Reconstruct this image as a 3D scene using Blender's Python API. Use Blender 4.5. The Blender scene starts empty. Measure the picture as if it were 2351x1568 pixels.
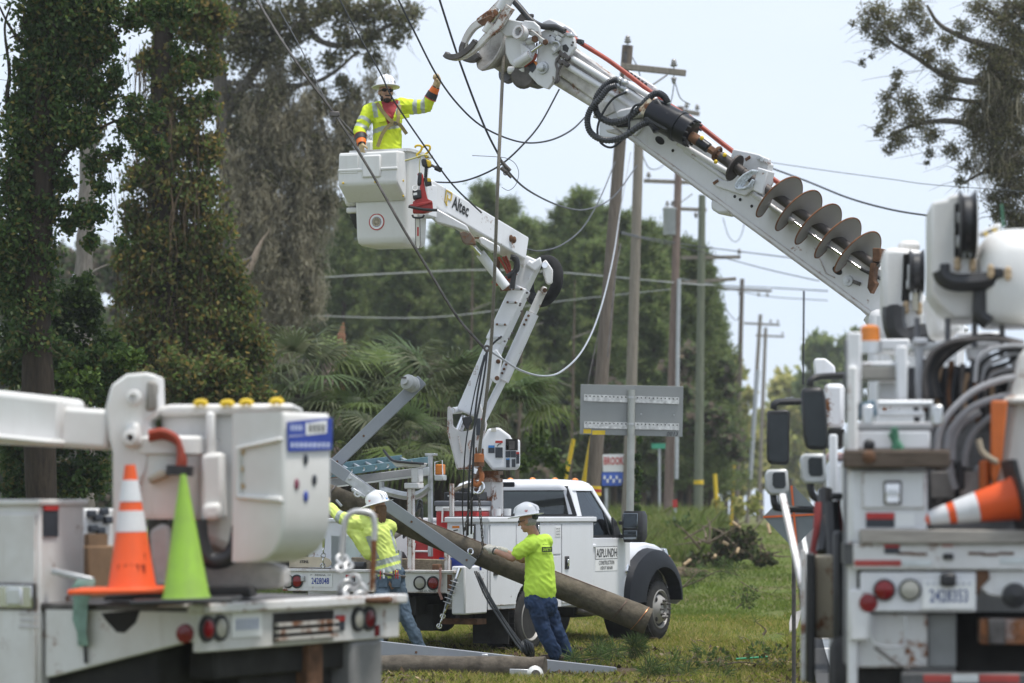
import bpy, math, random
import numpy as np
from mathutils import Vector, Matrix, Quaternion, noise as mnoise
rnd = random.Random(7)
npr = np.random.default_rng(11)
SC = bpy.context.scene
COL = SC.collection

# ------------------------------------------------------------------ camera, sky, sun, exposure
FPX, CX, HZ, CAMH = 6600.0,1175.5,1175.0,1.75
cam = bpy.data.cameras.new('camera')
camo = bpy.data.objects.new('camera', cam); COL.objects.link(camo)
camo.location = (0,0, CAMH); camo.rotation_euler = (math.pi / 2,0,0)
cam.sensor_width = 36.0; cam.lens = 36.0 * FPX / 2351.0
cam.shift_y = (HZ - 784.0) / 2351.0
cam.clip_start = 0.5; cam.clip_end = 6000
cam.dof.use_dof = True; cam.dof.focus_distance = 34.0; cam.dof.aperture_fstop = 1.75
SC.camera = camo
SUN_EL, SUN_AZ = math.radians(73), math.radians(112)     # azimuth from +Y towards +X
world = bpy.data.worlds.new('World'); SC.world = world; world.use_nodes = True
wn = world.node_tree
sky = wn.nodes.new('ShaderNodeTexSky'); sky.sky_type = 'NISHITA'; sky.sun_disc = False
sky.sun_elevation = SUN_EL; sky.sun_rotation = SUN_AZ
sky.air_density = 1.0; sky.dust_density = 1.0; sky.ozone_density = 1.5
bg = wn.nodes['Background']; bg.inputs['Strength'].default_value = 0.13
# a thin bright overcast drawn over the clear sky
tcw = wn.nodes.new('ShaderNodeTexCoord'); nz = wn.nodes.new('ShaderNodeTexNoise'); nz.inputs['Scale'].default_value = 2.2; nz.inputs['Detail'].default_value = 5
mpw = wn.nodes.new('ShaderNodeMapping'); mpw.inputs['Scale'].default_value = (1,1,3.5)
wn.links.new(tcw.outputs['Generated'], mpw.inputs[0]); wn.links.new(mpw.outputs[0], nz.inputs['Vector'])
rw = wn.nodes.new('ShaderNodeValToRGB'); rw.color_ramp.elements[0].position = .3; rw.color_ramp.elements[1].position = .72
rw.color_ramp.elements[0].color = (.70,.81,.97,1); rw.color_ramp.elements[1].color = (.82,.885,.99,1)
wn.links.new(nz.outputs['Fac'], rw.inputs[0])
sc9 = wn.nodes.new('ShaderNodeMix'); sc9.data_type = 'RGBA'; sc9.blend_type = 'MULTIPLY'; sc9.inputs[0].default_value = 1.0; sc9.inputs[7].default_value = (6.9,6.9,6.9,1)
wn.links.new(rw.outputs[0], sc9.inputs[6])
mxw = wn.nodes.new('ShaderNodeMix'); mxw.data_type = 'RGBA'; mxw.inputs[0].default_value = .92
wn.links.new(sky.outputs[0], mxw.inputs[6]); wn.links.new(sc9.outputs[2], mxw.inputs[7]); wn.links.new(mxw.outputs[2], bg.inputs['Color'])
sun = bpy.data.lights.new('sun', 'SUN'); sun.energy = 3.1; sun.angle = math.radians(12); sun.color = (1.0,0.96,0.9)
suno = bpy.data.objects.new('sun', sun); COL.objects.link(suno)
sdir = Vector((math.sin(SUN_AZ) * math.cos(SUN_EL), math.cos(SUN_AZ) * math.cos(SUN_EL), math.sin(SUN_EL)))
suno.rotation_euler = sdir.to_track_quat('Z', 'Y').to_euler(); suno.location = (0,30,40)
SC.view_settings.view_transform = 'Standard'; SC.view_settings.look = 'None'
SC.view_settings.gamma = 1.0; SC.view_settings.use_curve_mapping = False
SC.view_settings.exposure = 0.36
SC.cycles.max_bounces = 6; SC.cycles.transparent_max_bounces = 12; SC.cycles.diffuse_bounces = 3
SC.cycles.use_denoising = True

# ------------------------------------------------------------------ helpers
def zz(ox, oy, s): return lambda x, y: ((ox + x * s) / 1.7422,(oy + y * s) / 1.7422)
Z1 = zz(0,1400,.8497); Z2 = zz(1100,1700,.6583); Z3 = zz(1750,1800,.5741); Z4 = zz(3000,1300,.9133)
Z5 = zz(3300,750,.4784); Z6 = zz(1750,0,.4466); Z7 = zz(2600,400,.542); Z8 = zz(1300,250,.5102)
W1 = zz(1700,900,.6696); W2 = zz(0,0,.9566); W3 = zz(2300,950,.7974); W4 = zz(1200,1350,.3826)
W5 = zz(3350,0,.5103); W6 = zz(2300,2050,.435); W7 = zz(2300,100,.3827); W8 = zz(3200,1450,.4464)
DD = lambda x, y: (x, y)
def P(p, Y): return Vector(((p[0] - CX) / FPX * Y, Y, CAMH + (HZ - p[1]) / FPX * Y))
def PL(z, pts, Y): return [P(z(*q[:2]), q[2] if len(q) > 2 else Y) for q in pts]
def px(n, Y): return n / FPX * Y            # a length seen as n picture units at distance Y

class Fr:
    """A turned local frame: r to its right, u along its heading, z up."""
    def __init__(s, O, a, z=0.0):
        a = math.radians(a); s.a = a; s.O = Vector((O[0], O[1], z))
        s.r = Vector((math.cos(a),-math.sin(a),0)); s.u = Vector((math.sin(a), math.cos(a),0)); s.z = Vector((0,0,1))
    def w(s, q): return s.O + s.r * q[0] + s.u * q[1] + s.z * q[2]
    def loc(s, w):
        d = Vector(w) - s.O; return Vector((d.dot(s.r), d.dot(s.u), d.dot(s.z)))
    def on(s, p, axis, val):
        d = Vector(((p[0] - CX) / FPX, 1,(HZ - p[1]) / FPX)); c = Vector((0,0, CAMH))
        n = (s.r, s.u, s.z)[axis]
        return s.loc(c + d * ((val - (c - s.O).dot(n)) / d.dot(n)))
    def side(s, p, v): return s.on(p, 0, v)
    def face(s, p, v): return s.on(p, 1, v)
    def top(s, p, v): return s.on(p, 2, v)
    def at(s, p, Y): return s.loc(P(p, Y))

def root_matrix(o):
    while o.parent: o = o.parent
    return o.matrix_basis.copy()
def props(o, label=None, cat=None, group=None, kind=None):
    if label: o['label'] = label
    if cat: o['category'] = cat
    if group: o['group'] = group
    if kind: o['kind'] = kind
    return o
def thing(name, label, cat, loc=(0,0,0), rz=0.0, group=None):
    o = bpy.data.objects.new(name, None); o.empty_display_size = .1; COL.objects.link(o)
    o.matrix_basis = Matrix.Translation(Vector(loc)) @ Matrix.Rotation(rz, 4, 'Z')
    return props(o, label, cat, group)
def fthing(name, label, cat, fr, group=None): return thing(name, label, cat, fr.O, -fr.a, group)
def put(name, me, parent=None, loc=(0,0,0)):
    o = bpy.data.objects.new(name, me); COL.objects.link(o)
    if parent is not None: o.parent = parent
    else: o.location = loc
    return o
def copy_tree(o, parent=None):
    c = o.copy(); COL.objects.link(c); c.parent = parent
    for ch in list(o.children): copy_tree(ch, c)
    return c
def frame_of(d, up=(0,0,1)):
    d = Vector(d).normalized(); up = Vector(up)
    x = d.cross(up)
    if x.length < 1e-4: x = d.cross(Vector((0,1,0)))
    x.normalize(); return x, d, x.cross(d).normalized()

class MB:
    def __init__(s, fr=None): s.v = []; s.f = []; s.fr = fr; s.mi = []; s.cur = 0
    def add(s, vs, fs):
        b = len(s.v)
        s.v += [s.fr.w(q) for q in vs] if s.fr else [Vector(q) for q in vs]
        s.f += [tuple(b + i for i in f) for f in fs]; s.mi += [s.cur] * len(fs); return s
    def hexa(s, q):
        return s.add(q, [(3,2,1,0),(4,5,6,7),(0,1,5,4),(1,2,6,5),(2,3,7,6),(3,0,4,7)])
    def span(s, a, b):
        (x0, y0, z0),(x1, y1, z1) = a, b
        x0, x1 = min(x0, x1), max(x0, x1); y0, y1 = min(y0, y1), max(y0, y1); z0, z1 = min(z0, z1), max(z0, z1)
        return s.hexa([(x0, y0, z0),(x1, y0, z0),(x1, y1, z0),(x0, y1, z0),(x0, y0, z1),(x1, y0, z1),(x1, y1, z1),(x0, y1, z1)])
    def box(s, c, d): return s.span([c[i] - d[i] / 2 for i in range(3)], [c[i] + d[i] / 2 for i in range(3)])
    def bar(s, p0, p1, w, h, up=(0,0,1), w1=None, h1=None):
        p0, p1 = Vector(p0), Vector(p1); x, d, z = frame_of(p1 - p0, up)
        w1 = w if w1 is None else w1; h1 = h if h1 is None else h1; q = []
        for p, a, b in ((p0, w, h),(p1, w1, h1)):
            q += [p - x * a / 2 - z * b / 2, p + x * a / 2 - z * b / 2, p + x * a / 2 + z * b / 2, p - x * a / 2 + z * b / 2]
        return s.hexa(q)
    def tube(s, pts, r, n=8, caps=True, closed=False):
        pts = [Vector(p) for p in pts]; m = len(pts); vs = []; fs = []; prev = None
        for i, p in enumerate(pts):
            if closed: d = pts[(i + 1) % m] - pts[i - 1]
            else: d = pts[min(i + 1, m - 1)] - pts[max(i - 1,0)]
            if d.length < 1e-9: d = Vector((0,0,1))
            d.normalize()
            if prev is None: x, _, z = frame_of(d)
            else:
                x = prev - d * prev.dot(d)
                if x.length < 1e-5: x = frame_of(d)[0]
                x.normalize(); z = x.cross(d)
            prev = x; rr = r[i] if hasattr(r, '__len__') else r
            for k in range(n):
                t = 2 * math.pi * k / n; vs.append(p + x * (rr * math.cos(t)) + z * (rr * math.sin(t)))
        for i in range(m if closed else m - 1):
            for k in range(n):
                a = i * n + k; b = i * n + (k + 1) % n; j = (i + 1) % m
                fs.append((a, b, j * n + (k + 1) % n, j * n + k))
        if caps and not closed: fs += [tuple(range(n - 1,-1,-1)), tuple((m - 1) * n + k for k in range(n))]
        return s.add(vs, fs)
    def cyl(s, p0, p1, r0, r1=None, n=16): return s.tube([p0, p1], [r0, r0 if r1 is None else r1], n)
    def lathe(s, p0, ax, prof, n=24, close=False, arc=None):
        p0 = Vector(p0); x, d, z = frame_of(ax); vs = []; fs = []; m = len(prof)
        for t, r in prof:
            for k in range(n):
                a = 2 * math.pi * k / n; vs.append(p0 + d * t + x * (r * math.cos(a)) + z * (r * math.sin(a)))
        for i in range(m if close else m - 1):
            j = (i + 1) % m
            for k in range(n): fs.append((i * n + k, i * n + (k + 1) % n, j * n + (k + 1) % n, j * n + k))
        if not close: fs += [tuple(range(n - 1,-1,-1)), tuple((m - 1) * n + k for k in range(n))]
        return s.add(vs, fs)
    def torus(s, c, ax, R, r, n=20, m=8): return s.lathe(c, ax, [(r * math.sin(2 * math.pi * k / m), R + r * math.cos(2 * math.pi * k / m)) for k in range(m)], n, True)
    def prism(s, poly, vec):
        poly = [Vector(p) for p in poly]; vec = Vector(vec); n = len(poly)
        return s.add(poly + [p + vec for p in poly], [tuple(range(n - 1,-1,-1)), tuple(range(n, 2 * n))] + [(i, (i + 1) % n, n + (i + 1) % n, n + i) for i in range(n)])
    def ball(s, c, r, n=12, m=8, M=None):
        r = r if hasattr(r, '__len__') else (r, r, r); vs = []; fs = []; c = Vector(c)
        for i in range(m + 1):
            t = math.pi * i / m
            for k in range(n):
                a = 2 * math.pi * k / n; q = Vector((r[0] * math.sin(t) * math.cos(a), r[1] * math.sin(t) * math.sin(a), r[2] * math.cos(t)))
                vs.append(c + (M @ q if M else q))
        for i in range(m):
            for k in range(n): fs.append((i * n + k, (i + 1) * n + k, (i + 1) * n + (k + 1) % n, i * n + (k + 1) % n))
        return s.add(vs, fs)
    def capsule(s, p0, p1, r0, r1, n=12):
        p0, p1 = Vector(p0), Vector(p1); d = (p1 - p0)
        if d.length < 1e-6: return s.ball(p0, r0)
        d.normalize(); pts = []; rs = []
        for k in range(5):
            t = math.pi / 2 * (1 - k / 4); pts.append(p0 - d * r0 * math.sin(t)); rs.append(max(r0 * math.cos(t),1e-4))
        for k in range(5):
            t = math.pi / 2 * k / 4; pts.append(p1 + d * r1 * math.sin(t)); rs.append(max(r1 * math.cos(t),1e-4))
        return s.tube(pts, rs, n)
    def sheet(s, rows):
        n = len(rows[0]); return s.add([q for r in rows for q in r], [(i * n + k, i * n + k + 1,(i + 1) * n + k + 1,(i + 1) * n + k) for i in range(len(rows) - 1) for k in range(n - 1)])
    def rings(s, rows, caps=True):
        n = len(rows[0]); fs = [(i * n + k, i * n + (k + 1) % n, (i + 1) * n + (k + 1) % n, (i + 1) * n + k) for i in range(len(rows) - 1) for k in range(n)]
        if caps: fs += [tuple(range(n - 1,-1,-1)), tuple((len(rows) - 1) * n + k for k in range(n))]
        return s.add([q for r in rows for q in r], fs)
    def mesh(s, name, mats, inv=None, angle=38):
        me = bpy.data.meshes.new(name)
        vs = [inv @ q for q in s.v] if inv is not None else s.v
        me.from_pydata([tuple(q) for q in vs], [], s.f)
        for m_ in (mats if isinstance(mats, (list, tuple)) else [mats]): me.materials.append(m_)
        if isinstance(mats, (list, tuple)): me.polygons.foreach_set('material_index', s.mi)
        fixnormals(me)
        me.shade_smooth(); me.set_sharp_from_angle(angle=math.radians(angle))
        return me
    def build(s, name, mats, parent=None, bevel=0.0, seg=2, angle=38, loc=None):
        if parent is not None: inv = root_matrix(parent).inverted(); o = put(name, s.mesh(name, mats, inv, angle), parent)
        else:
            loc = Vector(loc) if loc is not None else Vector(s.v[0])
            o = put(name, s.mesh(name, mats, Matrix.Translation(-loc), angle), None, loc)
        if bevel:
            m = o.modifiers.new('bevel', 'BEVEL'); m.width = bevel; m.segments = seg; m.limit_method = 'ANGLE'; m.angle_limit = math.radians(35); m.use_clamp_overlap = True
        return o
import bmesh
def fixnormals(me):
    bm = bmesh.new(); bm.from_mesh(me); bmesh.ops.recalc_face_normals(bm, faces=bm.faces); bm.to_mesh(me); bm.free()

def curve(pts, n=8):
    """Catmull-Rom through pts."""
    pts = [Vector(p) for p in pts]; q = [pts[0] * 2 - pts[1]] + pts + [pts[-1] * 2 - pts[-2]]; out = []
    for i in range(1, len(q) - 2):
        a, b, c, d = q[i - 1:i + 3]
        for k in range(n):
            t = k / n; out.append(.5 * ((2 * b) + (c - a) * t + (2 * a - 5 * b + 4 * c - d) * t * t + (3 * b - a - 3 * c + d) * t ** 3))
    return out + [pts[-1]]

# ------------------------------------------------------------------ materials
MATS = {}
def nt(name):
    m = bpy.data.materials.new(name); m.use_nodes = True; t = m.node_tree
    return m, t, t.nodes['Principled BSDF']
def N(t, typ, **kw):
    n = t.nodes.new(typ)
    for k, v in kw.items():
        if k in n.inputs: n.inputs[k].default_value = v
        else: setattr(n, k, v)
    return n
def rgba(c): return (c[0], c[1], c[2], 1.0)
def noise_tex(t, scale, detail=4, rough=.6, stretch=None, coord='Object'):
    tc = N(t, 'ShaderNodeTexCoord'); src = tc.outputs[coord]
    if stretch:
        mp = N(t, 'ShaderNodeMapping'); mp.inputs['Scale'].default_value = stretch; t.links.new(src, mp.inputs['Vector']); src = mp.outputs[0]
    n = N(t, 'ShaderNodeTexNoise'); n.inputs['Scale'].default_value = scale; n.inputs['Detail'].default_value = detail; n.inputs['Roughness'].default_value = rough
    t.links.new(src, n.inputs['Vector']); return n.outputs['Fac']
def ramp(t, fac, stops):
    r = N(t, 'ShaderNodeValToRGB'); e = r.color_ramp.elements
    while len(e) < len(stops): e.new(.5)
    for el, (p, c) in zip(e, stops): el.position = p; el.color = rgba(c) if hasattr(c, '__len__') else (c, c, c, 1)
    t.links.new(fac, r.inputs[0]); return r.outputs[0]
def mix(t, fac, a, b):
    m = N(t, 'ShaderNodeMix', data_type='RGBA')
    for s_, v in ((0, fac),(6, a),(7, b)):
        if hasattr(v, 'is_linked') or hasattr(v, 'links'): t.links.new(v, m.inputs[s_])
        else: m.inputs[s_].default_value = v if s_ == 0 else rgba(v)
    return m.outputs[2]
def bump(t, b, fac, strength=.3, dist=.01):
    n = N(t, 'ShaderNodeBump'); n.inputs['Strength'].default_value = strength; n.inputs['Distance'].default_value = dist
    t.links.new(fac, n.inputs['Height']); t.links.new(n.outputs[0], b.inputs['Normal'])
def plain(name, c, rough=.6, metal=0.0, var=.15, scale=6, bmp=0.0, spec=.5, bscale=60):
    if name in MATS: return MATS[name]
    m, t, b = nt(name)
    f = noise_tex(t, scale, 5)
    t.links.new(ramp(t, f, [(.3, [x * (1 - var) for x in c]),(.7, [min(1, x * (1 + var)) for x in c])]), b.inputs['Base Color'])
    b.inputs['Roughness'].default_value = rough; b.inputs['Metallic'].default_value = metal; b.inputs['Specular IOR Level'].default_value = spec
    if bmp: bump(t, b, noise_tex(t, bscale, 3), bmp, .01)
    MATS[name] = m; return m
def paint(name, c, rough=.35, dirt=.25, rust=.0, dirtc=(.30,.25,.19), scale=1.6, edge=0.0):
    """Used vehicle paint: cloudy grime, streaks running down, rust blooms and worn rusty edges."""
    if name in MATS: return MATS[name]
    m, t, b = nt(name)
    g1 = ramp(t, noise_tex(t, scale, 8,.65), [(.42,0),(.75,1)])
    g2 = ramp(t, noise_tex(t, 3.0,6,.6,(6,6,.5)), [(.5,0),(.8,1)])
    fine = ramp(t, noise_tex(t, 28,6,.7), [(.55,0),(.8,1)])
    a = N(t, 'ShaderNodeMath', operation='MAXIMUM'); t.links.new(g1, a.inputs[0]); t.links.new(g2, a.inputs[1])
    a2 = N(t, 'ShaderNodeMath', operation='MAXIMUM'); t.links.new(a.outputs[0], a2.inputs[0]); t.links.new(fine, a2.inputs[1])
    sc_ = N(t, 'ShaderNodeMath', operation='MULTIPLY'); t.links.new(a2.outputs[0], sc_.inputs[0]); sc_.inputs[1].default_value = dirt
    colr = mix(t, sc_.outputs[0], c, dirtc)
    if rust > 0:
        f1 = noise_tex(t, 5.5,10,.72); f2 = noise_tex(t, 1.1,3,.5)
        mm = N(t, 'ShaderNodeMath', operation='MULTIPLY_ADD'); t.links.new(f2, mm.inputs[0]); mm.inputs[1].default_value = .5; t.links.new(f1, mm.inputs[2])
        src = mm.outputs[0]
        if edge > 0:
            bv = N(t, 'ShaderNodeBevel', samples=4); bv.inputs['Radius'].default_value = .03
            ge = N(t, 'ShaderNodeNewGeometry'); dt = N(t, 'ShaderNodeVectorMath', operation='DOT_PRODUCT')
            t.links.new(bv.outputs[0], dt.inputs[0]); t.links.new(ge.outputs['Normal'], dt.inputs[1])
            e1 = N(t, 'ShaderNodeMath', operation='SUBTRACT'); e1.inputs[0].default_value = 1.0; t.links.new(dt.outputs['Value'], e1.inputs[1])
            e2 = N(t, 'ShaderNodeMath', operation='MULTIPLY_ADD'); t.links.new(e1.outputs[0], e2.inputs[0]); e2.inputs[1].default_value = edge; t.links.new(src, e2.inputs[2]); src = e2.outputs[0]
        th = .98 - rust * .3
        rf = ramp(t, src, [(th - .04,0),(th + .03,1)])
        rc = ramp(t, noise_tex(t, 14,6), [(.3,(.09,.035,.015)),(.7,(.28,.11,.04))])
        colr = mix(t, rf, colr, rc)
        rr = N(t, 'ShaderNodeMapRange'); t.links.new(rf, rr.inputs[0]); rr.inputs[3].default_value = rough; rr.inputs[4].default_value = .85
        t.links.new(rr.outputs[0], b.inputs['Roughness'])
    else:
        b.inputs['Roughness'].default_value = rough
    t.links.new(colr, b.inputs['Base Color'])
    bump(t, b, noise_tex(t, 7,3),.06,.01)
    MATS[name] = m; return m
def leafmat(name, cols, trans=.3, rough=.55):
    if name in MATS: return MATS[name]
    m, t, b = nt(name); g = N(t, 'ShaderNodeNewGeometry')
    n = len(cols); c = ramp(t, g.outputs['Random Per Island'], [((i + .5) / n, cc) for i, cc in enumerate(cols)])
    # slow clump-to-clump change of hue
    oi = N(t, 'ShaderNodeObjectInfo'); hs = N(t, 'ShaderNodeHueSaturation'); mr = N(t, 'ShaderNodeMapRange'); t.links.new(oi.outputs['Random'], mr.inputs[0]); mr.inputs[3].default_value = .75; mr.inputs[4].default_value = 1.25; t.links.new(mr.outputs[0], hs.inputs['Value']); t.links.new(c, hs.inputs['Color']); c = hs.outputs[0]
    c2 = mix(t, ramp(t, noise_tex(t, .9,3), [(.35,0),(.7,.45)]), c, [x * .55 for x in cols[0]])
    t.links.new(c2, b.inputs['Base Color']); b.inputs['Roughness'].default_value = rough; b.inputs['Specular IOR Level'].default_value = .12
    tr = N(t, 'ShaderNodeBsdfTranslucent'); t.links.new(c2, tr.inputs['Color'])
    mx = N(t, 'ShaderNodeMixShader'); mx.inputs[0].default_value = trans
    t.links.new(b.outputs[0], mx.inputs[1]); t.links.new(tr.outputs[0], mx.inputs[2])
    t.links.new(mx.outputs[0], t.nodes['Material Output'].inputs['Surface'])
    MATS[name] = m; return m
def bark(name, c0, c1, scale=5, stretch=(4,4,.6), strength=.9, extra=None):
    if name in MATS: return MATS[name]
    m, t, b = nt(name); f = noise_tex(t, scale, 9,.7, stretch)
    col = ramp(t, f, [(.3, c0),(.7, c1)])
    if extra: col = mix(t, ramp(t, noise_tex(t, 2.0,5), [(.5,0),(.65,1)]), col, extra)
    t.links.new(col, b.inputs['Base Color']); b.inputs['Roughness'].default_value = .9; b.inputs['Specular IOR Level'].default_value = .2
    bump(t, b, f, strength, .03); MATS[name] = m; return m
def glassmat(name, tint=(.30,.34,.32), refl=.12):
    if name in MATS: return MATS[name]
    m, t, b = nt(name); t.nodes.remove(b)
    tr = N(t, 'ShaderNodeBsdfTransparent'); tr.inputs[0].default_value = rgba(tint)
    gl = N(t, 'ShaderNodeBsdfGlossy'); gl.inputs['Roughness'].default_value = .03; gl.inputs[0].default_value = (.9,.95,1,1)
    fr = N(t, 'ShaderNodeFresnel'); fr.inputs[0].default_value = 1.5
    ad = N(t, 'ShaderNodeMath', operation='ADD'); t.links.new(fr.outputs[0], ad.inputs[0]); ad.inputs[1].default_value = refl * .3
    mx = N(t, 'ShaderNodeMixShader'); t.links.new(ad.outputs[0], mx.inputs[0]); t.links.new(tr.outputs[0], mx.inputs[1]); t.links.new(gl.outputs[0], mx.inputs[2])
    t.links.new(mx.outputs[0], t.nodes['Material Output'].inputs['Surface']); MATS[name] = m; return m

WHITE = paint('white_truck_paint', (.71,.72,.745),.28,.10,.12, edge=.5)
WORN = paint('worn_white_paint', (.74,.74,.74),.4,.34,.30, edge=1.2)
FIBRE = paint('white_fibreglass', (.70,.70,.69),.38,.14)
FIBRE2 = paint('dirty_fibreglass', (.70,.69,.67),.45,.32)
CABW = paint('white_cab_paint', (.74,.75,.785),.15,.05)
BLACK = plain('black_plastic', (.02,.02,.022),.45,0,.3)
NAVY = plain('grey_blue_plastic', (.012,.014,.019),.55,0,.15,6,0,.22)
RUBBER = plain('tyre_rubber', (.022,.021,.02),.85,0,.5,8,.3)
DARK = plain('dark_underbody', (.018,.017,.016),.9,0,.5)
STEEL = plain('galvanised_steel', (.48,.49,.5),.42,.7,.2,9)
CHROME = plain('bright_metal', (.75,.75,.76),.14,1,.1)
ALU = plain('aluminium', (.62,.63,.64),.33,.85,.12)
RUSTM = plain('rusty_steel', (.13,.065,.035),.9,.1,.55,9,.4)
DKSTEEL = plain('dark_worn_steel', (.11,.10,.095),.55,.5,.5,7)
RED = plain('red_plastic', (.42,.02,.02),.35,0,.15)
REDHOSE = plain('red_hose', (.32,.05,.025),.5,0,.2)
REDLENS = plain('red_lens', (.19,.006,.008),.15,0,.1)
CLEARLENS = plain('clear_lens', (.38,.37,.32),.15,0,.1)
AMBER = plain('amber_lens', (.65,.20,.02),.2,0,.1)
GREYFB = plain('grey_fibreglass', (.25,.268,.30),.5,0,.07,3,.05)
YEL = plain('yellow_plastic', (.70,.48,.02),.45,0,.1)
PAPER = plain('sticker_white', (.78,.78,.77),.5,0,.04)
INK = plain('black_ink', (.015,.015,.017),.5,0,.1)
BLUEINK = plain('blue_ink', (.03,.06,.32),.5,0,.1)
REDINK = plain('red_ink', (.45,.03,.025),.5,0,.1)
ORANGE = paint('cone_orange', (.76,.095,.012),.55,.3,0,(.34,.07,.02),5)
LIME = paint('lime_plastic', (.27,.47,.045),.6,.55,0,(.17,.23,.07),5)
REFLW = paint('white_collar', (.66,.67,.69),.4,.35,0,(.38,.37,.36),5)
REFLG = plain('silver_reflective', (.44,.46,.45),.4,.2,.1,8)
WOOD = bark('treated_pole_wood', (.055,.045,.03),(.20,.155,.105),6,(9,9,.4),.7)
GREYWOOD = bark('weathered_plank', (.12,.105,.09),(.33,.30,.265),7,(1,9,9),.5)
GLASS = glassmat('tinted_glass'); DGLASS = glassmat('dark_glass', (.22,.25,.25),.2)
MIRGL = plain('mirror_glass', (.25,.28,.30),.06,.9,.1)
ROPE = bark('rope_fibre', (.14,.125,.10),(.36,.33,.28),90, None, .9)
WIREM = plain('aluminium_wire', (.10,.11,.115),.5,.5,.3,30)
BWIRE = plain('black_cable', (.022,.024,.028),.5,0,.2)

def text(s_, p, xd, yd, h, mat_, parent, name='lettering', width=None, bold=0.0, off=.004, shear=0.0):
    """Flat letters centred at p; xd is the reading direction, yd is up."""
    cu = bpy.data.curves.new(name, 'FONT'); cu.body = s_; cu.align_x = 'CENTER'; cu.align_y = 'CENTER'; cu.resolution_u = 2; cu.offset = bold; cu.shear = shear; cu.size = 1
    ob = bpy.data.objects.new(name, cu); me = bpy.data.meshes.new_from_object(ob); bpy.data.objects.remove(ob)
    if not len(me.vertices): return None
    co = np.zeros(len(me.vertices) * 3); me.vertices.foreach_get('co', co); co = co.reshape(-1,3)
    mn, mxx = co.min(0), co.max(0); c = (mn + mxx) / 2; sy = h / max(1e-6, mxx[1] - mn[1]); sx = sy if width is None else width / max(1e-6, mxx[0] - mn[0])
    xd, yd, p = Vector(xd).normalized(), Vector(yd).normalized(), Vector(p); zd = xd.cross(yd).normalized()
    inv = root_matrix(parent).inverted()
    for i, v in enumerate(me.vertices):
        v.co = inv @ (p + xd * (co[i, 0] - c[0]) * sx + yd * (co[i, 1] - c[1]) * sy + zd * off)
    me.materials.clear(); me.materials.append(mat_)
    return put(name, me, parent)
def plate(p, xd, yd, w, h, mat_, parent, name, off=0.0, th=.004, bevel=0.0):
    xd, yd, p = Vector(xd).normalized(), Vector(yd).normalized(), Vector(p); zd = xd.cross(yd).normalized()
    q = [p + xd * (sx * w / 2) + yd * (sy * h / 2) + zd * off for sx, sy in ((-1,-1),(1,-1),(1,1),(-1,1))]
    return MB().prism(q, zd * th).build(name, mat_, parent, bevel)
def remesh(mb, voxel, smooth=4, name='body', inv=None, wrinkle=None):
    me = bpy.data.meshes.new(name); me.from_pydata([tuple(v) for v in mb.v], [], mb.f); fixnormals(me)
    ob = bpy.data.objects.new(name, me); COL.objects.link(ob)
    r = ob.modifiers.new('r', 'REMESH'); r.mode = 'VOXEL'; r.voxel_size = voxel
    if smooth:
        s_ = ob.modifiers.new('s', 'SMOOTH'); s_.iterations = smooth; s_.factor = .5
    dg = bpy.context.evaluated_depsgraph_get(); out = bpy.data.meshes.new_from_object(ob.evaluated_get(dg))
    bpy.data.objects.remove(ob); bpy.data.meshes.remove(me); out.name = name
    if wrinkle:
        out.update(); nr = [v.normal.copy() for v in out.vertices]
        for v, n_ in zip(out.vertices, nr): v.co += n_ * wrinkle(v.co)
    return out
def npmesh(name, verts, faces, mat_, parent=None, loc=(0,0,0), kind=None, smooth=False):
    """Fast build from numpy arrays of equal-sized faces (world coordinates)."""
    me = bpy.data.meshes.new(name); verts = np.asarray(verts, dtype=np.float64); faces = np.asarray(faces, dtype=np.int32)
    if parent is not None:
        inv = np.array(root_matrix(parent).inverted()); verts = verts @ inv[:3, :3].T + inv[:3,3]
    else: verts = verts - np.array(loc)
    k = faces.shape[1]; me.vertices.add(len(verts)); me.vertices.foreach_set('co', verts.astype(np.float32).ravel())
    me.loops.add(faces.size); me.loops.foreach_set('vertex_index', faces.ravel())
    me.polygons.add(len(faces)); me.polygons.foreach_set('loop_start', np.arange(0, faces.size, k, dtype=np.int32))
    me.update(calc_edges=True); me.materials.append(mat_)
    if smooth: me.shade_smooth()
    o = put(name, me, parent, loc)
    if kind: o['kind'] = kind
    return o
def unit(a): return a / np.maximum(1e-9, np.linalg.norm(a, axis=1, keepdims=True))
def leaf_arrays(c, size, elong=1.7, up=None, droop=0.0, flat=0.0, rng=npr):
    """One folded diamond leaf per centre."""
    c = np.asarray(c, float); n = len(c); size = np.broadcast_to(np.asarray(size, float),(n,))[:, None]
    d = unit(rng.normal(size=(n, 3)) + np.array([0,0,-droop])) if up is None else unit(np.asarray(up) + .35 * rng.normal(size=(n, 3)))
    s_ = unit(np.cross(d, rng.normal(size=(n, 3)) * (1 - flat) + np.array([0,0, flat * 2.0]))); nn = np.cross(s_, d)
    L = size * elong / 2; Wd = size / 2
    v = np.stack([c - d * L, c + s_ * Wd + nn * Wd * .25, c + d * L, c - s_ * Wd + nn * Wd * .25], 1).reshape(-1,3)
    f = np.arange(n * 4).reshape(-1,4); return v, f
def leaves(name, c, size, mat_, parent=None, kind=None, loc=(0,0,0), **kw):
    v, f = leaf_arrays(c, size, **kw); return npmesh(name, v, f, mat_, parent, loc, kind)
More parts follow.
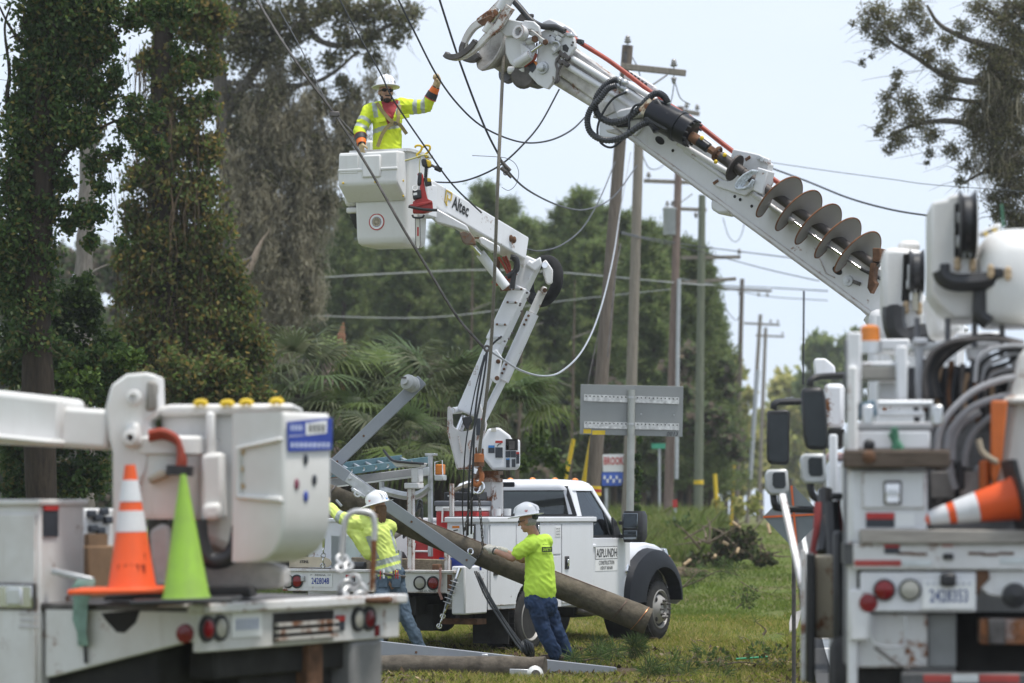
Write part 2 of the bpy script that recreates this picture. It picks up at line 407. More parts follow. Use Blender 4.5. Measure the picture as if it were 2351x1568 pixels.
# ================================================================== THE SETTING
def gheight(x, y):
    if x > 1.6 + (y - 16.7) * .0945: x = 0
    k = min(1, max(0,(y - 46) / 46)); k = k * k * (3 - 2 * k) * 1.15
    return k + .05 * math.sin(x * .9 + y * .21) * math.sin(y * .33 + 1) * min(1, max(0,(y - 24) / 8)) - .02
m, t, b = nt('verge_soil_and_grass')
f1 = noise_tex(t, .35,6,.6); f2 = noise_tex(t, 9,8,.7)
c1 = ramp(t, f2, [(.3,(.06,.08,.02)),(.5,(.11,.145,.035)),(.72,(.19,.20,.07))])
c2 = ramp(t, f2, [(.3,(.07,.055,.03)),(.55,(.15,.13,.065)),(.75,(.24,.21,.11))])
t.links.new(mix(t, ramp(t, f1, [(.44,0),(.58,.9)]), c1, c2), b.inputs['Base Color']); b.inputs['Roughness'].default_value = .95; b.inputs['Specular IOR Level'].default_value = .1
bump(t, b, f2,.8,.06); GROUNDM = m
ys = [-60,0,14] + [18 + .8 * i for i in range(60)] + [68,72,76,80,84,88,92,96,105,120,160,240,400,600]
xs = [-280,-120,-60,-30,-18] + [-12 + .8 * i for i in range(33)] + [18,30,60,120,280]
g = MB().sheet([[(x, y, gheight(x, y)) for x in xs] for y in ys]); props(g.build('ground', GROUNDM, loc=(0,0,0)), kind='structure')
# the road the trucks on the right stand on
m, t, b = nt('asphalt'); f = noise_tex(t, 60,6,.7)
t.links.new(ramp(t, f, [(.3,(.03,.03,.031)),(.7,(.07,.07,.07))]), b.inputs['Base Color']); b.inputs['Roughness'].default_value = .9; bump(t, b, f, .4,.01)
d_ = math.tan(math.radians(5.4))
rdy = [-30 + 5 * i for i in range(14)] + [40 + 3 * i for i in range(20)] + [105,120,180,300,598]
props(MB().sheet([[(1.9 + (y - 16.7) * d_ + w_, y, gheight(0, max(y, 30)) * 1.0 + .085) for w_ in (0,3.4,6.8)] for y in rdy]).build('road', m, loc=(0,0,0)), kind='structure')
props(MB().sheet([[(1.9 + (y - 16.7) * d_ + w_, y, gheight(0, max(y, 30)) + .090) for w_ in (.18,.29)] for y in rdy]).build('road_edge_line', plain('road_paint', (.7,.7,.68),.7), loc=(0,0,0)), kind='structure')

# ------------------------------------------------------------------ grass
GRASSM = leafmat('grass_blade', [(0.172,0.219,0.031),(0.249,0.300,0.045),(0.325,0.356,0.071),(0.478,0.405,0.121),(0.600,0.470,0.214)], 0.45,.6)
def grass_patch(n, y0, y1, xpix0, xpix1, h, w, dry=0.0):
    yy = (y0 ** -1 + (y1 ** -1 - y0 ** -1) * npr.random(n)) ** -1
    xx = (npr.uniform(xpix0, xpix1, n) - CX) / FPX * yy
    zc = np.array([gheight(a, b_) for a, b_ in zip(xx, yy)])
    ok = xx < 1.75 + (yy - 16.7) * .0945; xx, yy, zc = xx[ok], yy[ok], zc[ok]; n = len(xx)
    k = npr.random(n) < .5; xx[k] += .06 * npr.normal(size=k.sum())
    bare = np.sin(xx * 2.3 + 1.1) * np.sin(yy * 1.7 + xx * .6) + .5 * np.sin(xx * 5.1 + yy * 2.2); patch = np.where((yy < 37) & (bare > .45),-.35,0) + .5 + .5 * np.sin(xx * 1.7 + 2 * np.sin(yy * .35)) * np.sin(yy * .8 + xx)
    hh = h * (.4 + .9 * npr.random(n)) * (.55 + .6 * patch); ww = w * (.6 + .8 * npr.random(n))
    a = npr.uniform(0,2 * math.pi, n); ln = npr.normal(size=(n, 2)) * .45
    base = np.stack([xx, yy, zc], 1); sd = np.stack([np.cos(a), np.sin(a), np.zeros(n)], 1) * ww[:, None]
    mid = base + np.stack([ln[:, 0] * hh * .35, ln[:, 1] * hh * .35, hh * .6], 1)
    tip = base + np.stack([ln[:, 0] * hh, ln[:, 1] * hh, hh * .95], 1)
    v = np.stack([base - sd, base + sd, mid + sd * .7, tip, mid - sd * .7], 1).reshape(-1,3)
    return v, np.arange(n * 5).reshape(-1,5)
V1, F1 = grass_patch(130000,27.5,48,520,1990,.10,.004)
V2, F2 = grass_patch(90000,46,125,300,2000,.075,.012)
npmesh('grass', V1, F1, GRASSM, kind='stuff')
npmesh('lawn', V2, F2, leafmat('lawn_blade', [(0.124,0.201,0.029),(0.174,0.259,0.039),(0.224,0.299,0.057),(0.310,0.333,0.098),(0.186,0.253,0.046)], 0.50,.6), kind='stuff')
V, F_ = grass_patch(14000,68,112,1375,1650,.75,.02)
npmesh('tall_weeds', V, F_, leafmat('weed', [(.17,.24,.05),(.22,.29,.07),(.28,.33,.10),(.34,.35,.14)], 0.45), kind='stuff')
# fallen leaves, bark and twig litter over the trampled grass
n = 4200
yy = (1 / 28.0 + (1 / 36.5 - 1 / 28.0) * npr.random(n)) ** -1; xx = (npr.uniform(560,1870, n) - CX) / FPX * yy
cc = np.stack([xx, yy, np.array([gheight(a, b_) for a, b_ in zip(xx, yy)]) + .03 + .03 * npr.random(n)], 1)
leaves('leaf_litter', cc, .02 + .04 * npr.random(n), leafmat('litter', [(.09,.06,.035),(.16,.11,.06),(.08,.11,.03),(.24,.19,.12),(.06,.05,.035)], .1,.8), kind='stuff', elong=2.2, flat=.9)

# ------------------------------------------------------------------ trees
def clumps(view, cl, Y, dens, sub=7, subr=.38, deep=1.0):
    out = []
    for q in cl:
        c = P(view(q[0], q[1]), q[3] if len(q) > 3 else Y); p1 = P(view(q[0] + q[2], q[1]), Y); r = abs(p1.x - P(view(q[0], q[1]), Y).x)
        n = max(6, int(dens * r * r * 3.1))
        sc = npr.normal(size=(sub, 3)); sc = unit(sc) * (npr.random((sub, 1)) ** .5) * r * .85
        k = npr.integers(0, sub, n)
        pts = sc[k] + npr.normal(size=(n, 3)) * r * subr * .55
        pts[:, 1] *= deep
        out.append(np.array(c) + pts)
    return np.concatenate(out)
def twigs(par, pts, n, L, r_, mat_, name='twigs'):
    mb = MB(); k = npr.integers(0, len(pts), n)
    for i in k:
        p = Vector(pts[i]); d = Vector(npr.normal(size=3)); d.normalize(); d.z = d.z * .6 - .15; q = p + d * L * rnd.uniform(.4,1.2); mb.tube([p, (p + q) / 2 + Vector((rnd.uniform(-.1,.1) * L, 0, rnd.uniform(-.05,.15) * L)), q], [r_, r_ * .7, r_ * .35], 4, False)
    o = mb.build(name, mat_, par); o['kind'] = 'stuff'; return o
def trunk_mesh(mb, pts, rs, n=12, wob=.08):
    pts = curve(pts, 6); m_ = len(pts); rr = []
    for i in range(m_):
        t_ = i / (m_ - 1) * (len(rs) - 1); k = min(int(t_), len(rs) - 2); rr.append((rs[k] + (rs[k + 1] - rs[k]) * (t_ - k)) * (1 + wob * math.sin(i * 2.1)))
    return mb.tube(pts, rr, n)
def strands(starts, length, w, sway=.12, seg=4, rng=npr):
    """Hanging ribbons (moss, vines): crossed thin strips."""
    n = len(starts); L = np.broadcast_to(length, (n,)); V_ = []; p = np.asarray(starts, float).copy(); a = rng.uniform(0, math.pi, n)
    sd = np.stack([np.cos(a), np.sin(a),0 * a], 1) * (w * (.5 + rng.random(n)))[:, None]; rows = []
    for k in range(seg + 1):
        tp = 1 - .85 * (k / seg) ** 1.5 if k else .5
        rows.append(np.stack([p - sd * tp, p + sd * tp], 1))
        p = p + np.stack([rng.normal(size=n) * sway * L / seg, rng.normal(size=n) * sway * L / seg, -L / seg], 1)
    v = np.stack(rows, 1).reshape(-1,3); base = np.arange(n)[:, None] * (seg + 1) * 2
    f = np.concatenate([base + np.array([[2 * k, 2 * k + 1,2 * k + 3,2 * k + 2]]) for k in range(seg)], 0)
    return v, f
IVY = leafmat('ivy_leaf', [(0.046,0.090,0.026),(0.071,0.125,0.036),(0.099,0.171,0.047),(0.054,0.099,0.036),(0.153,0.225,0.063),(0.081,0.136,0.046),(0.233,0.198,0.063)], 0.50,.42)
IVY2 = leafmat('vine_leaf', [(0.086,0.136,0.038),(0.115,0.157,0.048),(0.155,0.220,0.058),(0.214,0.240,0.070),(0.145,0.125,0.058),(0.367,0.250,0.068),(0.115,0.103,0.058)], 0.50,.5)
OAKL = leafmat('oak_leaf', [(0.133,0.143,0.069),(0.173,0.181,0.085),(0.224,0.232,0.111),(0.203,0.181,0.121),(0.284,0.264,0.173)], 0.60,.5)
MOSS = leafmat('grey_moss', [(0.376,0.349,0.251),(0.488,0.444,0.332),(0.266,0.243,0.171),(0.599,0.549,0.421)], 0.60,.8)
PINEL = leafmat('pine_needle', [(0.143,0.198,0.076),(0.192,0.257,0.093),(0.239,0.316,0.106),(0.311,0.366,0.142),(0.181,0.198,0.093)], 0.60,.6)  # needle colours lightened to carry distance haze
BUSHL = leafmat('bush_leaf', [(0.030,0.060,0.017),(0.048,0.090,0.024),(0.072,0.120,0.031),(0.102,0.150,0.036),(0.036,0.060,0.022)], 0.40,.45)
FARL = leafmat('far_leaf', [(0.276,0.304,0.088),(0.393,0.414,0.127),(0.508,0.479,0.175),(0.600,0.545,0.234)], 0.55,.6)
VINEB = bark('vine_stem', (.05,.035,.022),(.16,.115,.075),20, None, .4)
DBARK = bark('dark_bark', (.018,.014,.011),(.06,.046,.033))
GBARK = bark('grey_bark', (.13,.115,.10),(.33,.30,.27),6,(5,5,.45),1.0)
OBARK = bark('oak_bark', (.05,.045,.036),(.17,.15,.125),6)
PBARK = bark('pine_bark', (.06,.045,.035),(.19,.145,.11),5)
def tree(name, label, Yg, base, group=None, cat='tree'):
    p = P(base, Yg); return thing(name, label, cat, (p.x, p.y, 0),0, group)

# the two vine-hung trunks and the bare one between them
T1 = tree('vine_covered_tree', 'dark tree at far left, its trunk thickly wrapped in green ivy', 42,(105,1450))
mb = MB(); trunk_mesh(mb, [(T1.location.x, 42,-.1)] + PL(W2, [(150,1250),(165,900),(190,500),(215,150),(225,-150),(240,-420)], 42), [.25,.22,.2,.19,.17,.16,.1], 14); mb.build('trunk', DBARK, T1)
mb = MB()
for q in ([(195,420),(300,330),(420,250),(520,90),(600,30)], [(175,760),(260,650),(380,560),(520,500),(680,560)], [(205,300),(110,200),(40,110),(-10,10)], [(60,560),(30,420),(40,300),(20,120),(45,20)], [(110,60),(95,130),(40,160)]):
    trunk_mesh(mb, PL(W2, q, 42), [.05,.035,.02,.012], 7)
mb.build('branch', DBARK, T1)
CL = [(200,-120,150),(320,-200,140),(120,-230,130),(240,-340,150),(150,980,70),(140,1120,80),(150,1260,90),(140,1400,90),(165,820,60),(185,560,60),(205,380,60),(210,180,70),(200,20,120),(150,130,90),(330,60,130),(430,40,100),(430,180,80),(320,200,100),(180,260,110),(300,330,110),(150,380,100),(420,400,80),(120,560,110),(250,500,110),(350,560,80),(90,700,110),(190,650,80),(70,840,100),(170,880,80),(50,1000,110),(160,1050,75),(50,1170,110),(150,1220,80),
      (400,690,50),(420,780,45),(390,900,60),(330,880,55),(290,940,40),(600,40,70),(560,90,50),(470,320,50),(520,520,60),(600,590,50),(660,620,45),(560,430,45),(640,470,40),(480,640,40),(380,1010,40),(510,1010,30),(100,300,60),(90,450,60),(260,760,50),(230,860,40),(700,40,60),(760,30,50),(740,210,35),(790,290,30),(880,400,30)]
LP1 = clumps(W2, CL, 42,3900,14,.6); leaves('ivy', LP1,.052, IVY, T1, droop=.7, elong=1.7); twigs(T1, LP1,420,.5,.005, VINEB)
st = clumps(W2, [(170,300,90),(150,600,90),(130,900,90),(60,700,70),(420,200,60),(40,420,60),(560,260,60),(470,700,50)], 42,80)
v, f = strands(st, .4 + .8 * npr.random(len(st)),.006,.15,5); npmesh('vine', v, f, VINEB, T1)
T2 = tree('bare_trunk_tree', 'slim grey bare trunk standing just right of the ivy tree', 56,(200,1380))
mb = MB(); trunk_mesh(mb, [(T2.location.x, 56,-.1)] + PL(W2, [(350,1260),(362,900),(372,500),(390,150),(400,-100),(420,-400)], 56), [.2,.17,.16,.15,.13,.12], 14); mb.build('trunk', GBARK, T2)
mb = MB(); trunk_mesh(mb, PL(W2, [(360,1170),(330,1142),(325,1150)], 55.9), [.04,.02], 7); mb.build('branch', GBARK, T2); mb = MB(); trunk_mesh(mb, PL(W2, [(365,1150),(420,1120),(470,1100)], 55.9), [.03,.015], 7); mb.build('branch', GBARK, T2); mb = MB(); trunk_mesh(mb, PL(W2, [(385,250),(440,150),(470,20)], 55.9), [.04,.02], 7); mb.build('branch', GBARK, T2)
leaves('foliage', clumps(W2, [(400,60,70),(440,160,60),(380,320,50),(420,560,40),(360,480,40)], 56,900),.07, OAKL, T2, droop=.5)
T3 = tree('vine_hung_tree', 'broad column of yellowing vines hanging round a dark trunk left of the mossy oak', 52,(370,1400))
mb = MB(); trunk_mesh(mb, [(T3.location.x, 52,-.1)] + PL(W2, [(690,1400),(690,1000),(672,600),(680,200),(700,-150),(720,-420)], 52), [.26,.25,.22,.2,.18,.17,.1], 14); mb.build('trunk', DBARK, T3)
CL3 = [(700,-120,140),(820,-180,120),(620,-230,130),(720,-340,140),(680,120,55),(672,230,55),(668,340,60),(690,480,70),(680,660,70),(690,20,80),(760,120,70),(640,250,70),(780,280,90),(700,400,80),(830,440,80),(640,560,90),(760,580,110),(870,640,90),(610,740,90),(720,780,120),(840,810,110),(560,870,60),(600,960,90),(720,980,130),(870,970,110),(540,1080,70),(660,1130,130),(800,1150,130),(920,1130,90),(960,1230,100),(540,1240,70),(690,1290,140),(850,1310,140),(1000,1370,110),(600,1400,120),(760,1440,140),(930,1460,130),(1070,1470,100),(540,1540,110),(700,1560,130),(860,1580,130),(1020,1580,110),(600,1700,140),(800,1720,140),(980,1700,130),(850,150,80),(880,260,70),(820,40,90),(900,60,80)]
LP3 = clumps(W2, CL3,52,2100,12,.5); leaves('foliage', LP3,.064, IVY2, T3, droop=.9, elong=1.7); twigs(T3, LP3,420,.6,.006, VINEB)
st = clumps(W2, [(600,250,70),(650,500,110),(760,520,120),(850,500,90),(620,800,110),(740,820,130),(860,840,110),(560,1050,90),(700,1150,140),(860,1150,120),(560,1250,80),(760,1350,160),(930,1350,120)], 52,85,12,.4)
v, f = strands(st, .4 + 1.2 * npr.random(len(st)),.010,.16,6); npmesh('vine', v, f, VINEB, T3)
T4 = tree('mossy_oak', 'tall oak draped in grey hanging moss behind the raised bucket', 74,(590,1330))
mb = MB()
for q, r_ in (([(1000,2000),(980,1500),(960,1100),(950,700),(930,450),(900,150),(880,-150)], [.3,.27,.25,.22,.2,.16]),([(930,500),(1000,380),(1100,250),(1180,100),(1240,-40)], [.16,.12,.08,.05]),([(840,320),(950,345),(1100,360),(1290,350),(1400,300),(1500,210)], [.07,.07,.06,.05,.03]),([(950,800),(1010,760),(1090,735),(1200,720),(1330,650)], [.12,.09,.07,.04]),([(940,620),(1000,600),(1040,560),(1150,430),(1300,330)], [.12,.09,.06,.04]),([(1250,-20),(1310,150),(1450,190),(1600,120),(1740,60)], [.1,.08,.06,.03]),([(1310,330),(1340,500),(1380,620)], [.05,.03]),([(980,400),(890,260),(850,80)], [.1,.06,.04])):
    trunk_mesh(mb, PL(W2, q, 74), r_, 9)
mb.build('trunk', OBARK, T4)
mb = MB(); trunk_mesh(mb, PL(W2, [(910,1170),(960,1125),(1055,1085)], 70), [.11,.09,.08], 9); mb.build('broken_branch', OBARK, T4)
mb = MB(); trunk_mesh(mb, PL(W2, [(980,1210),(1040,1130),(1075,1050),(1100,1000),(1135,955)], 70), [.12,.1,.07,.03,.005], 9); mb.build('split_branch', bark('split_wood', (.16,.12,.09),(.42,.34,.27),8,(3,3,1)), T4)
CL4 = [(900,-140,120),(1050,-120,130),(1200,-160,120),(1000,-270,120),(820,-240,100),(1350,-120,90),(1040,640,60),(1130,860,60),(1010,860,60),(1290,960,55),(1180,1060,60),(1060,1120,60),(1120,1280,60),(1260,1240,60),(1330,1100,45),(1180,1420,60),(1040,1380,60),(1300,1400,50),(960,60,110),(1060,120,110),(1150,60,110),(1050,260,90),(1150,200,90),(1240,130,80),(1320,60,90),(1420,40,90),(1520,60,80),(1600,40,80),(1680,90,70),(1450,160,70),(1560,150,70),(980,200,90),(900,100,80),(1010,420,90),(1110,440,80),(1180,380,70),(1280,290,70),(1240,520,60),(1050,580,80),(960,560,60),(1160,620,70),(1350,420,60),(1420,470,60),(1330,600,60),(1480,400,50),(1350,720,70),(1440,620,50),(1560,240,50),(1390,250,60),(1250,740,80),(1120,760,80),(1500,520,40),(1440,350,50),(1650,170,40),(1720,50,50),(1260,860,70),(1380,850,60)]
LP4 = clumps(W2, CL4,74,900,16,.45); leaves('foliage', LP4,.07, OAKL, T4, droop=.3); twigs(T4, LP4,500,.9,.010, OBARK)
st = clumps(W2, [(1050,460,110),(1180,470,110),(1300,420,90),(1000,640,100),(1120,640,120),(1250,640,110),(1360,620,90),(1420,480,70),(1480,430,60),(980,800,90),(1100,820,120),(1230,860,120),(1340,860,80),(1040,980,110),(1160,1000,120),(1290,1010,90),(1100,1160,100),(1220,1180,110),(1310,1200,60),(1100,1330,90),(1210,1350,90),(1550,330,40),(1620,260,30),(1500,560,30),(1550,620,25),(1160,300,80)], 74,120,14,.22)
v, f = strands(st, .2 + .9 * npr.random(len(st)) ** 2,.014,.3,6)
s2 = np.repeat(st, 14,0); s2 = s2 + npr.normal(size=s2.shape) * np.array([.10,.10,.34]) - np.array([0,0,.3]); u2_ = npr.normal(size=s2.shape) * .45 + np.array([0,0,-1]); v2, f2_ = leaf_arrays(s2,.030,7.5, up=u2_)
npmesh('hanging_moss', np.concatenate([v, v2]), np.concatenate([f, f2_ + len(v)]), MOSS, T4)
# snapped trunk
ST = tree('snapped_trunk', 'snapped reddish tree trunk with a jagged split top behind the palms', 62,(765,1360), cat='tree stump')
mb = MB(); trunk_mesh(mb, [(ST.location.x, 62,-.1)] + PL(W4, [(330,700),(320,500),(300,300),(270,170)], 62), [.24,.22,.2,.15,.10], 12); mb.build('trunk', bark('stump_bark', (.10,.075,.06),(.26,.20,.165),7,(4,4,.5)), ST)
mb = MB(); trunk_mesh(mb, PL(W4, [(415,560),(420,350),(425,150),(430,0),(455,-160)], 62), [.13,.14,.13,.1,.02], 9); mb.build('splinter', bark('raw_wood', (.16,.07,.04),(.33,.18,.11),8,(5,5,.4)), ST)
mb = MB(); trunk_mesh(mb, PL(W4, [(290,260),(230,150),(205,90)], 62), [.13,.08,.01], 8); mb.build('splinter', DBARK, ST)

# bushes along the wood edge
def bush(label, view, cl, Y, dens, size, mat_, group='bushes along the wood edge', stems=False):
    p = P(view(cl[0][0], cl[0][1]), Y); o = thing('bush', label, 'bush', (p.x, Y, 0),0, group)
    pts = clumps(view, cl, Y, dens); leaves('foliage', pts, size, mat_, o, elong=1.6)
    if stems:
        mb = MB()
        for k in range(6):
            q = Vector(pts[npr.integers(0, len(pts))]); mb.tube(curve([(p.x + .1 * k - .3, Y, -.05),((p.x + q.x) / 2 + .1, Y, q.z * .5), q], 4), [.02] * 9,5)
        mb.build('stem', VINEB, o)
    return o
bush('leafy bush under the ivy tree at far left', W2, [(300,1300,130),(420,1420,110),(160,1400,130),(250,1500,130),(60,1350,120),(330,1180,70),(380,1270,70)], 44,2200,.06, BUSHL)
bush('dark bush behind the left truck boom', Z1, [(100,540,150),(250,600,130),(420,640,120),(60,650,120),(300,460,120),(450,520,90),(150,440,120),(540,120,160),(420,60,120),(300,80,140),(150,60,140),(30,90,120)], 43,2000,.06, IVY)
bush('bright small-leaved bush beside the tall bracket on the left truck', Z1, [(380,190,90),(440,130,70),(620,30,80),(330,110,60)], 41,1700,.06, leafmat('bright_bush', [(.05,.09,.02),(.08,.13,.025),(.11,.16,.03),(.06,.10,.025)], .3,.45))
bush('vine thicket behind the left truck bucket', Z1, [(850,120,150),(1000,130,150),(1150,160,130),(800,260,140),(950,300,160),(1100,330,150),(1250,250,100),(700,200,100),(600,350,140),(620,600,160)], 50,1000,.075, IVY2)
bush('low bush right of the palms by the bucket truck cab', DD, [(1230,1010,30),(1260,1050,30),(1200,1060,28),(1240,980,22),(1290,1080,22)], 60,600,.09, leafmat('bright_bush', [(.05,.09,.02)], .3))
bush('weedy bush around the sign post', DD, [(1464,1050,10),(1468,1100,12),(1462,1140,14),(1470,1010,8),(1460,1170,14),(1466,1080,12)], 52,2200,.06, BUSHL)
bush('round green bush in front of the dark pole bases', DD, [(1580,1215,26),(1620,1225,24),(1550,1205,18)], 75,380,.12, BUSHL)
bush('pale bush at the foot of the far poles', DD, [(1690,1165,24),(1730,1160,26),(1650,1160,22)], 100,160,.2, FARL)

# palms
def frond_mesh(k):
    r = np.random.default_rng(50 + k); V_ = []; F__ = []
    def rib(a, b_, c, d, w):
        pts = [np.array(q, float) for q in (a, b_, c, d)]; ws = [w * .35, w, w * .8, w * .08]; base = len(V_)
        dirv = pts[1] - pts[0]; sd = np.cross(dirv, [0,0,1]); sd = sd / max(1e-6, np.linalg.norm(sd))
        for p_, w_ in zip(pts, ws): V_.extend([p_ - sd * w_ + [0,0, w_ * .5], p_ + sd * w_ + [0,0, w_ * .5]])
        for i in range(3): F__.append([base + 2 * i, base + 2 * i + 1, base + 2 * i + 3, base + 2 * i + 2])
    rib((0,0,0),(.3,0,.16),(.62,0,.26),(.98,0,.2),.014)
    n = 26
    for i in range(n):
        a = math.radians(-118 + 236 * i / (n - 1)); L = (.62 + .3 * math.cos(a * .75)) * r.uniform(.85,1.1); d = np.array([math.cos(a), math.sin(a),.0]); o = np.array([.86,0,.2])
        dr = r.uniform(.15,.45) + .25 * k
        rib(o, o + d * L * .35 + [0,0,.06], o + d * L * .72 + [0,0,-.12 * dr], o + d * L * (.98 - .1 * dr) + [0,0,-.75 * dr * L], .021)
    me = bpy.data.meshes.new('frond'); me.from_pydata([tuple(q) for q in V_], [], F__); me.materials.append(PALMS[k % len(PALMS)]); return me
PALMS = [leafmat('palm_frond', [(0.095,0.145,0.057),(0.127,0.184,0.076),(0.164,0.221,0.101)], 0.40,.4), leafmat('palm_frond_dull', [(0.081,0.103,0.046),(0.115,0.138,0.069),(0.161,0.172,0.098)], .35,.45), leafmat('palm_frond_bright', [(.11,.16,.04),(.15,.20,.06),(.19,.23,.09)], .4,.4)]
FRM = [frond_mesh(0), frond_mesh(1), frond_mesh(2)]
def palm(label, p, Y, n, size, seed, wind=.0):
    r = random.Random(seed); c = P(p, Y); o = thing('fan_palm', label, 'palm', (c.x, Y, 0),0, 'fan palms behind the bucket truck')
    MB().tube(curve([(c.x, Y, -.1),(c.x + .05, Y, c.z * .5),(c.x, Y, c.z)], 5), [.16] * 10 + [.12], 10).build('trunk', DBARK, o)
    for i in range(n):
        fo = put('frond', FRM[r.choice((0,1,1,2))], o); fo.location = (r.uniform(-.08,.08), r.uniform(-.1,.1), c.z + r.uniform(-.1,.05))
        el = r.uniform(-.35,.95); az = i * 2.39996 + r.uniform(-.3,.3); s_ = size * r.uniform(.75,1.15)
        fo.rotation_euler = (r.uniform(-.4,.4),-el + wind * math.cos(az), az); fo.scale = (s_, s_, s_)
palm('large windblown fan palm right above the left truck bucket', (690,905),56,20,1.15,1)
palm('fan palm between the snapped trunk and the raised crossarm', (800,985),55,18,.95,2)
palm('fan palm under the raised end of the crossarm', (905,935),57,18,.95,3)
palm('fan palm just left of the pickup boom turret', (1010,945),56,20,1.0,4)
palm('drooping pale fan palm behind the ladder rack', (930,1040),53,16,.85,5)
palm('fan palm right of the pickup boom turret', (1150,950),58,20,.95,6)
palm('low fan palm beside the control box of the pickup', (1040,1060),54,14,.8,7)
palm('fan palm half hidden behind the left truck bucket', (800,1080),54,14,.9,8)
palm('far fan palm right of the snapped trunk', (850,880),66,14,.9,9)

# pines and the far wood
def pine_mesh(seed):
    r = np.random.default_rng(seed); cs = []; ups = []; mb = MB(); mb.tube([(0,0,0),(.003,0,.4),(0,.003,.75),(0,0,1)], [.011,.009,.006,.001], 8)
    for i in range(74):
        h = .22 + .77 * (i / 73) ** .9; rad = .155 * (1.02 - h) ** .62 * r.uniform(.55,1.2) + .014; a = r.uniform(0,6.28)
        for k in range(3):
            a += 2.1 + r.uniform(-.5,.5); L = rad * r.uniform(.6,1.1); tip = np.array([math.cos(a) * L, math.sin(a) * L, h + .25 * L + r.uniform(-.01,.01)])
            if i % 4 == 0: mb.tube([(0,0, h), tuple(tip)], [.0022,.0008], 4)
            for t_ in (.45,.75,1.0):
                c = np.array([0,0, h]) * (1 - t_) + tip * t_; n_ = int(22 * (.6 + .6 * t_)); d = unit(r.normal(size=(n_, 3)) + np.array([math.cos(a) * .8, math.sin(a) * .8,.55]))
                cs.append(c + d * .012 * r.random((n_, 1)) + r.normal(size=(n_, 3)) * .008); ups.append(d)
    c = np.concatenate(cs); v, f = leaf_arrays(c, .0042 * (.7 + .7 * r.random(len(c))),5.5, up=np.concatenate(ups), rng=r)
    me = bpy.data.meshes.new('crown'); me.from_pydata([tuple(q) for q in v], [], [tuple(q) for q in f]); me.materials.append(PINEL)
    return me, mb.mesh('trunk', PBARK)
PM = [pine_mesh(s_) for s_ in (3,5,8,12,17)]
pines = [(655,560,120),(720,500,132),(790,470,118),(850,540,135),(905,505,122),(965,575,128),(1020,520,140),(1075,470,118),(1112,428,124),(1160,462,138),(1205,505,120),(1250,520,134),(1292,478,126),(1336,440,117),(1385,480,130),(1430,492,121),(1478,512,112),(1520,528,125),(1562,552,116),(1598,560,108),(1622,610,118)]
PLAB = ['far left pine at the edge of the wood above the snapped trunk', 'pine showing left of the raised bucket', 'pine right behind the raised bucket', 'pine below the upper boom near the bucket', 'pine behind the hanging chainsaw end of the boom', 'low pine behind the middle of the upper boom', 'pine left of the tall peak above the boom elbow', 'pine on the left shoulder of the tall peak above the boom elbow', 'tallest pine, rising above the boom elbow', 'pine on the right shoulder of the tall peak', 'pine between the boom elbow and the second peak', 'low pine in the dip between the two tree peaks', 'pine on the left shoulder of the second peak', 'pine forming the second peak left of the leaning pole', 'pine directly behind the dark leaning pole', 'pine between the leaning pole and the tan pole', 'pine directly behind the tan pole', 'pine between the tan pole and the reddish pole', 'pine directly behind the reddish pole', 'pine behind the greenish pole at the end of the wood', 'last low pine at the right end of the wood']
LOWP = [(628,610,126),(750,545,128),(822,560,124),(882,575,131),(940,560,120),(1000,575,129),(1052,545,127),(1136,535,116),(1182,560,113),(1228,575,128),(1272,560,119),(1312,545,132),(1362,560,114),(1410,565,129),(1455,575,117),(1500,590,112),(1542,600,130),(1582,620,114),(1612,655,122),(1634,700,116)]
for i, (x_, yt, Y) in enumerate(LOWP):
    p = P((x_, yt), Y); o = thing('young_pine', ['lower pine at the far left end of the row', 'lower pine left of the raised bucket', 'lower pine just behind the raised bucket bottom', 'lower pine beneath the bucket end of the upper boom', 'lower pine behind the red saw', 'lower pine under the lettered part of the upper boom', 'lower pine left of the boom elbow', 'lower pine right behind the boom elbow', 'lower pine just right of the boom elbow', 'lower pine between elbow and the dip in the tree line', 'lower pine in the dip of the tree line', 'lower pine left of the second peak', 'lower pine under the second peak', 'lower pine left of the dark leaning pole', 'lower pine behind the leaning pole', 'lower pine right of the tan pole', 'lower pine left of the reddish pole', 'lower pine right of the reddish pole', 'lower pine behind the greenish pole', 'last lower pine at the right end of the wood'][i], 'tree', (p.x, Y, 0),0, 'lower pines of the wood'); o.rotation_euler = (0,0, i * 2.1); o.scale = (p.z * 1.1, p.z * 1.1, p.z); put('crown', PM[(i * 2) % 5][0], o); put('trunk', PM[(i * 2) % 5][1], o)
for i, (x_, yt, Y) in enumerate(pines):
    p = P((x_, yt), Y); o = thing('pine_tree', PLAB[i], 'tree', (p.x, Y, 0),0, 'pines of the wood behind'); o.rotation_euler = (0,0, i * 1.3); o.scale = (p.z * .92, p.z * .92, p.z)
    put('crown', PM[(i * 3 + i // 4) % 5][0], o); put('trunk', PM[(i * 3 + i // 4) % 5][1], o)
for i, (x_, yt, Y, lab) in enumerate([(1086,560,100, 'pale bare trunk in the wood behind the boom elbow'),(1200,620,98, 'thin bare trunk in the wood right of the boom elbow'),(1320,640,99, 'bare grey trunk just left of the dark leaning pole')]):
    p = P((x_, yt), Y); o = thing('bare_tree', lab, 'tree', (p.x - .3, Y, 1.0),0, 'bare trunks in the wood'); mb = MB(); trunk_mesh(mb, [(p.x - .3, Y, .9),(p.x - .1, Y, p.z * .5), tuple(p)], [.09,.06,.02], 8,.2); mb.build('trunk', PBARK, o)
    for k in range(3): mb = MB(); z_ = p.z * (.45 + .17 * k); mb.tube([(p.x - .1, Y, z_),(p.x - .1 + (-1) ** k * .8, Y - .1, z_ + .3)], [.03,.01], 5); mb.build('branch', GBARK, o)
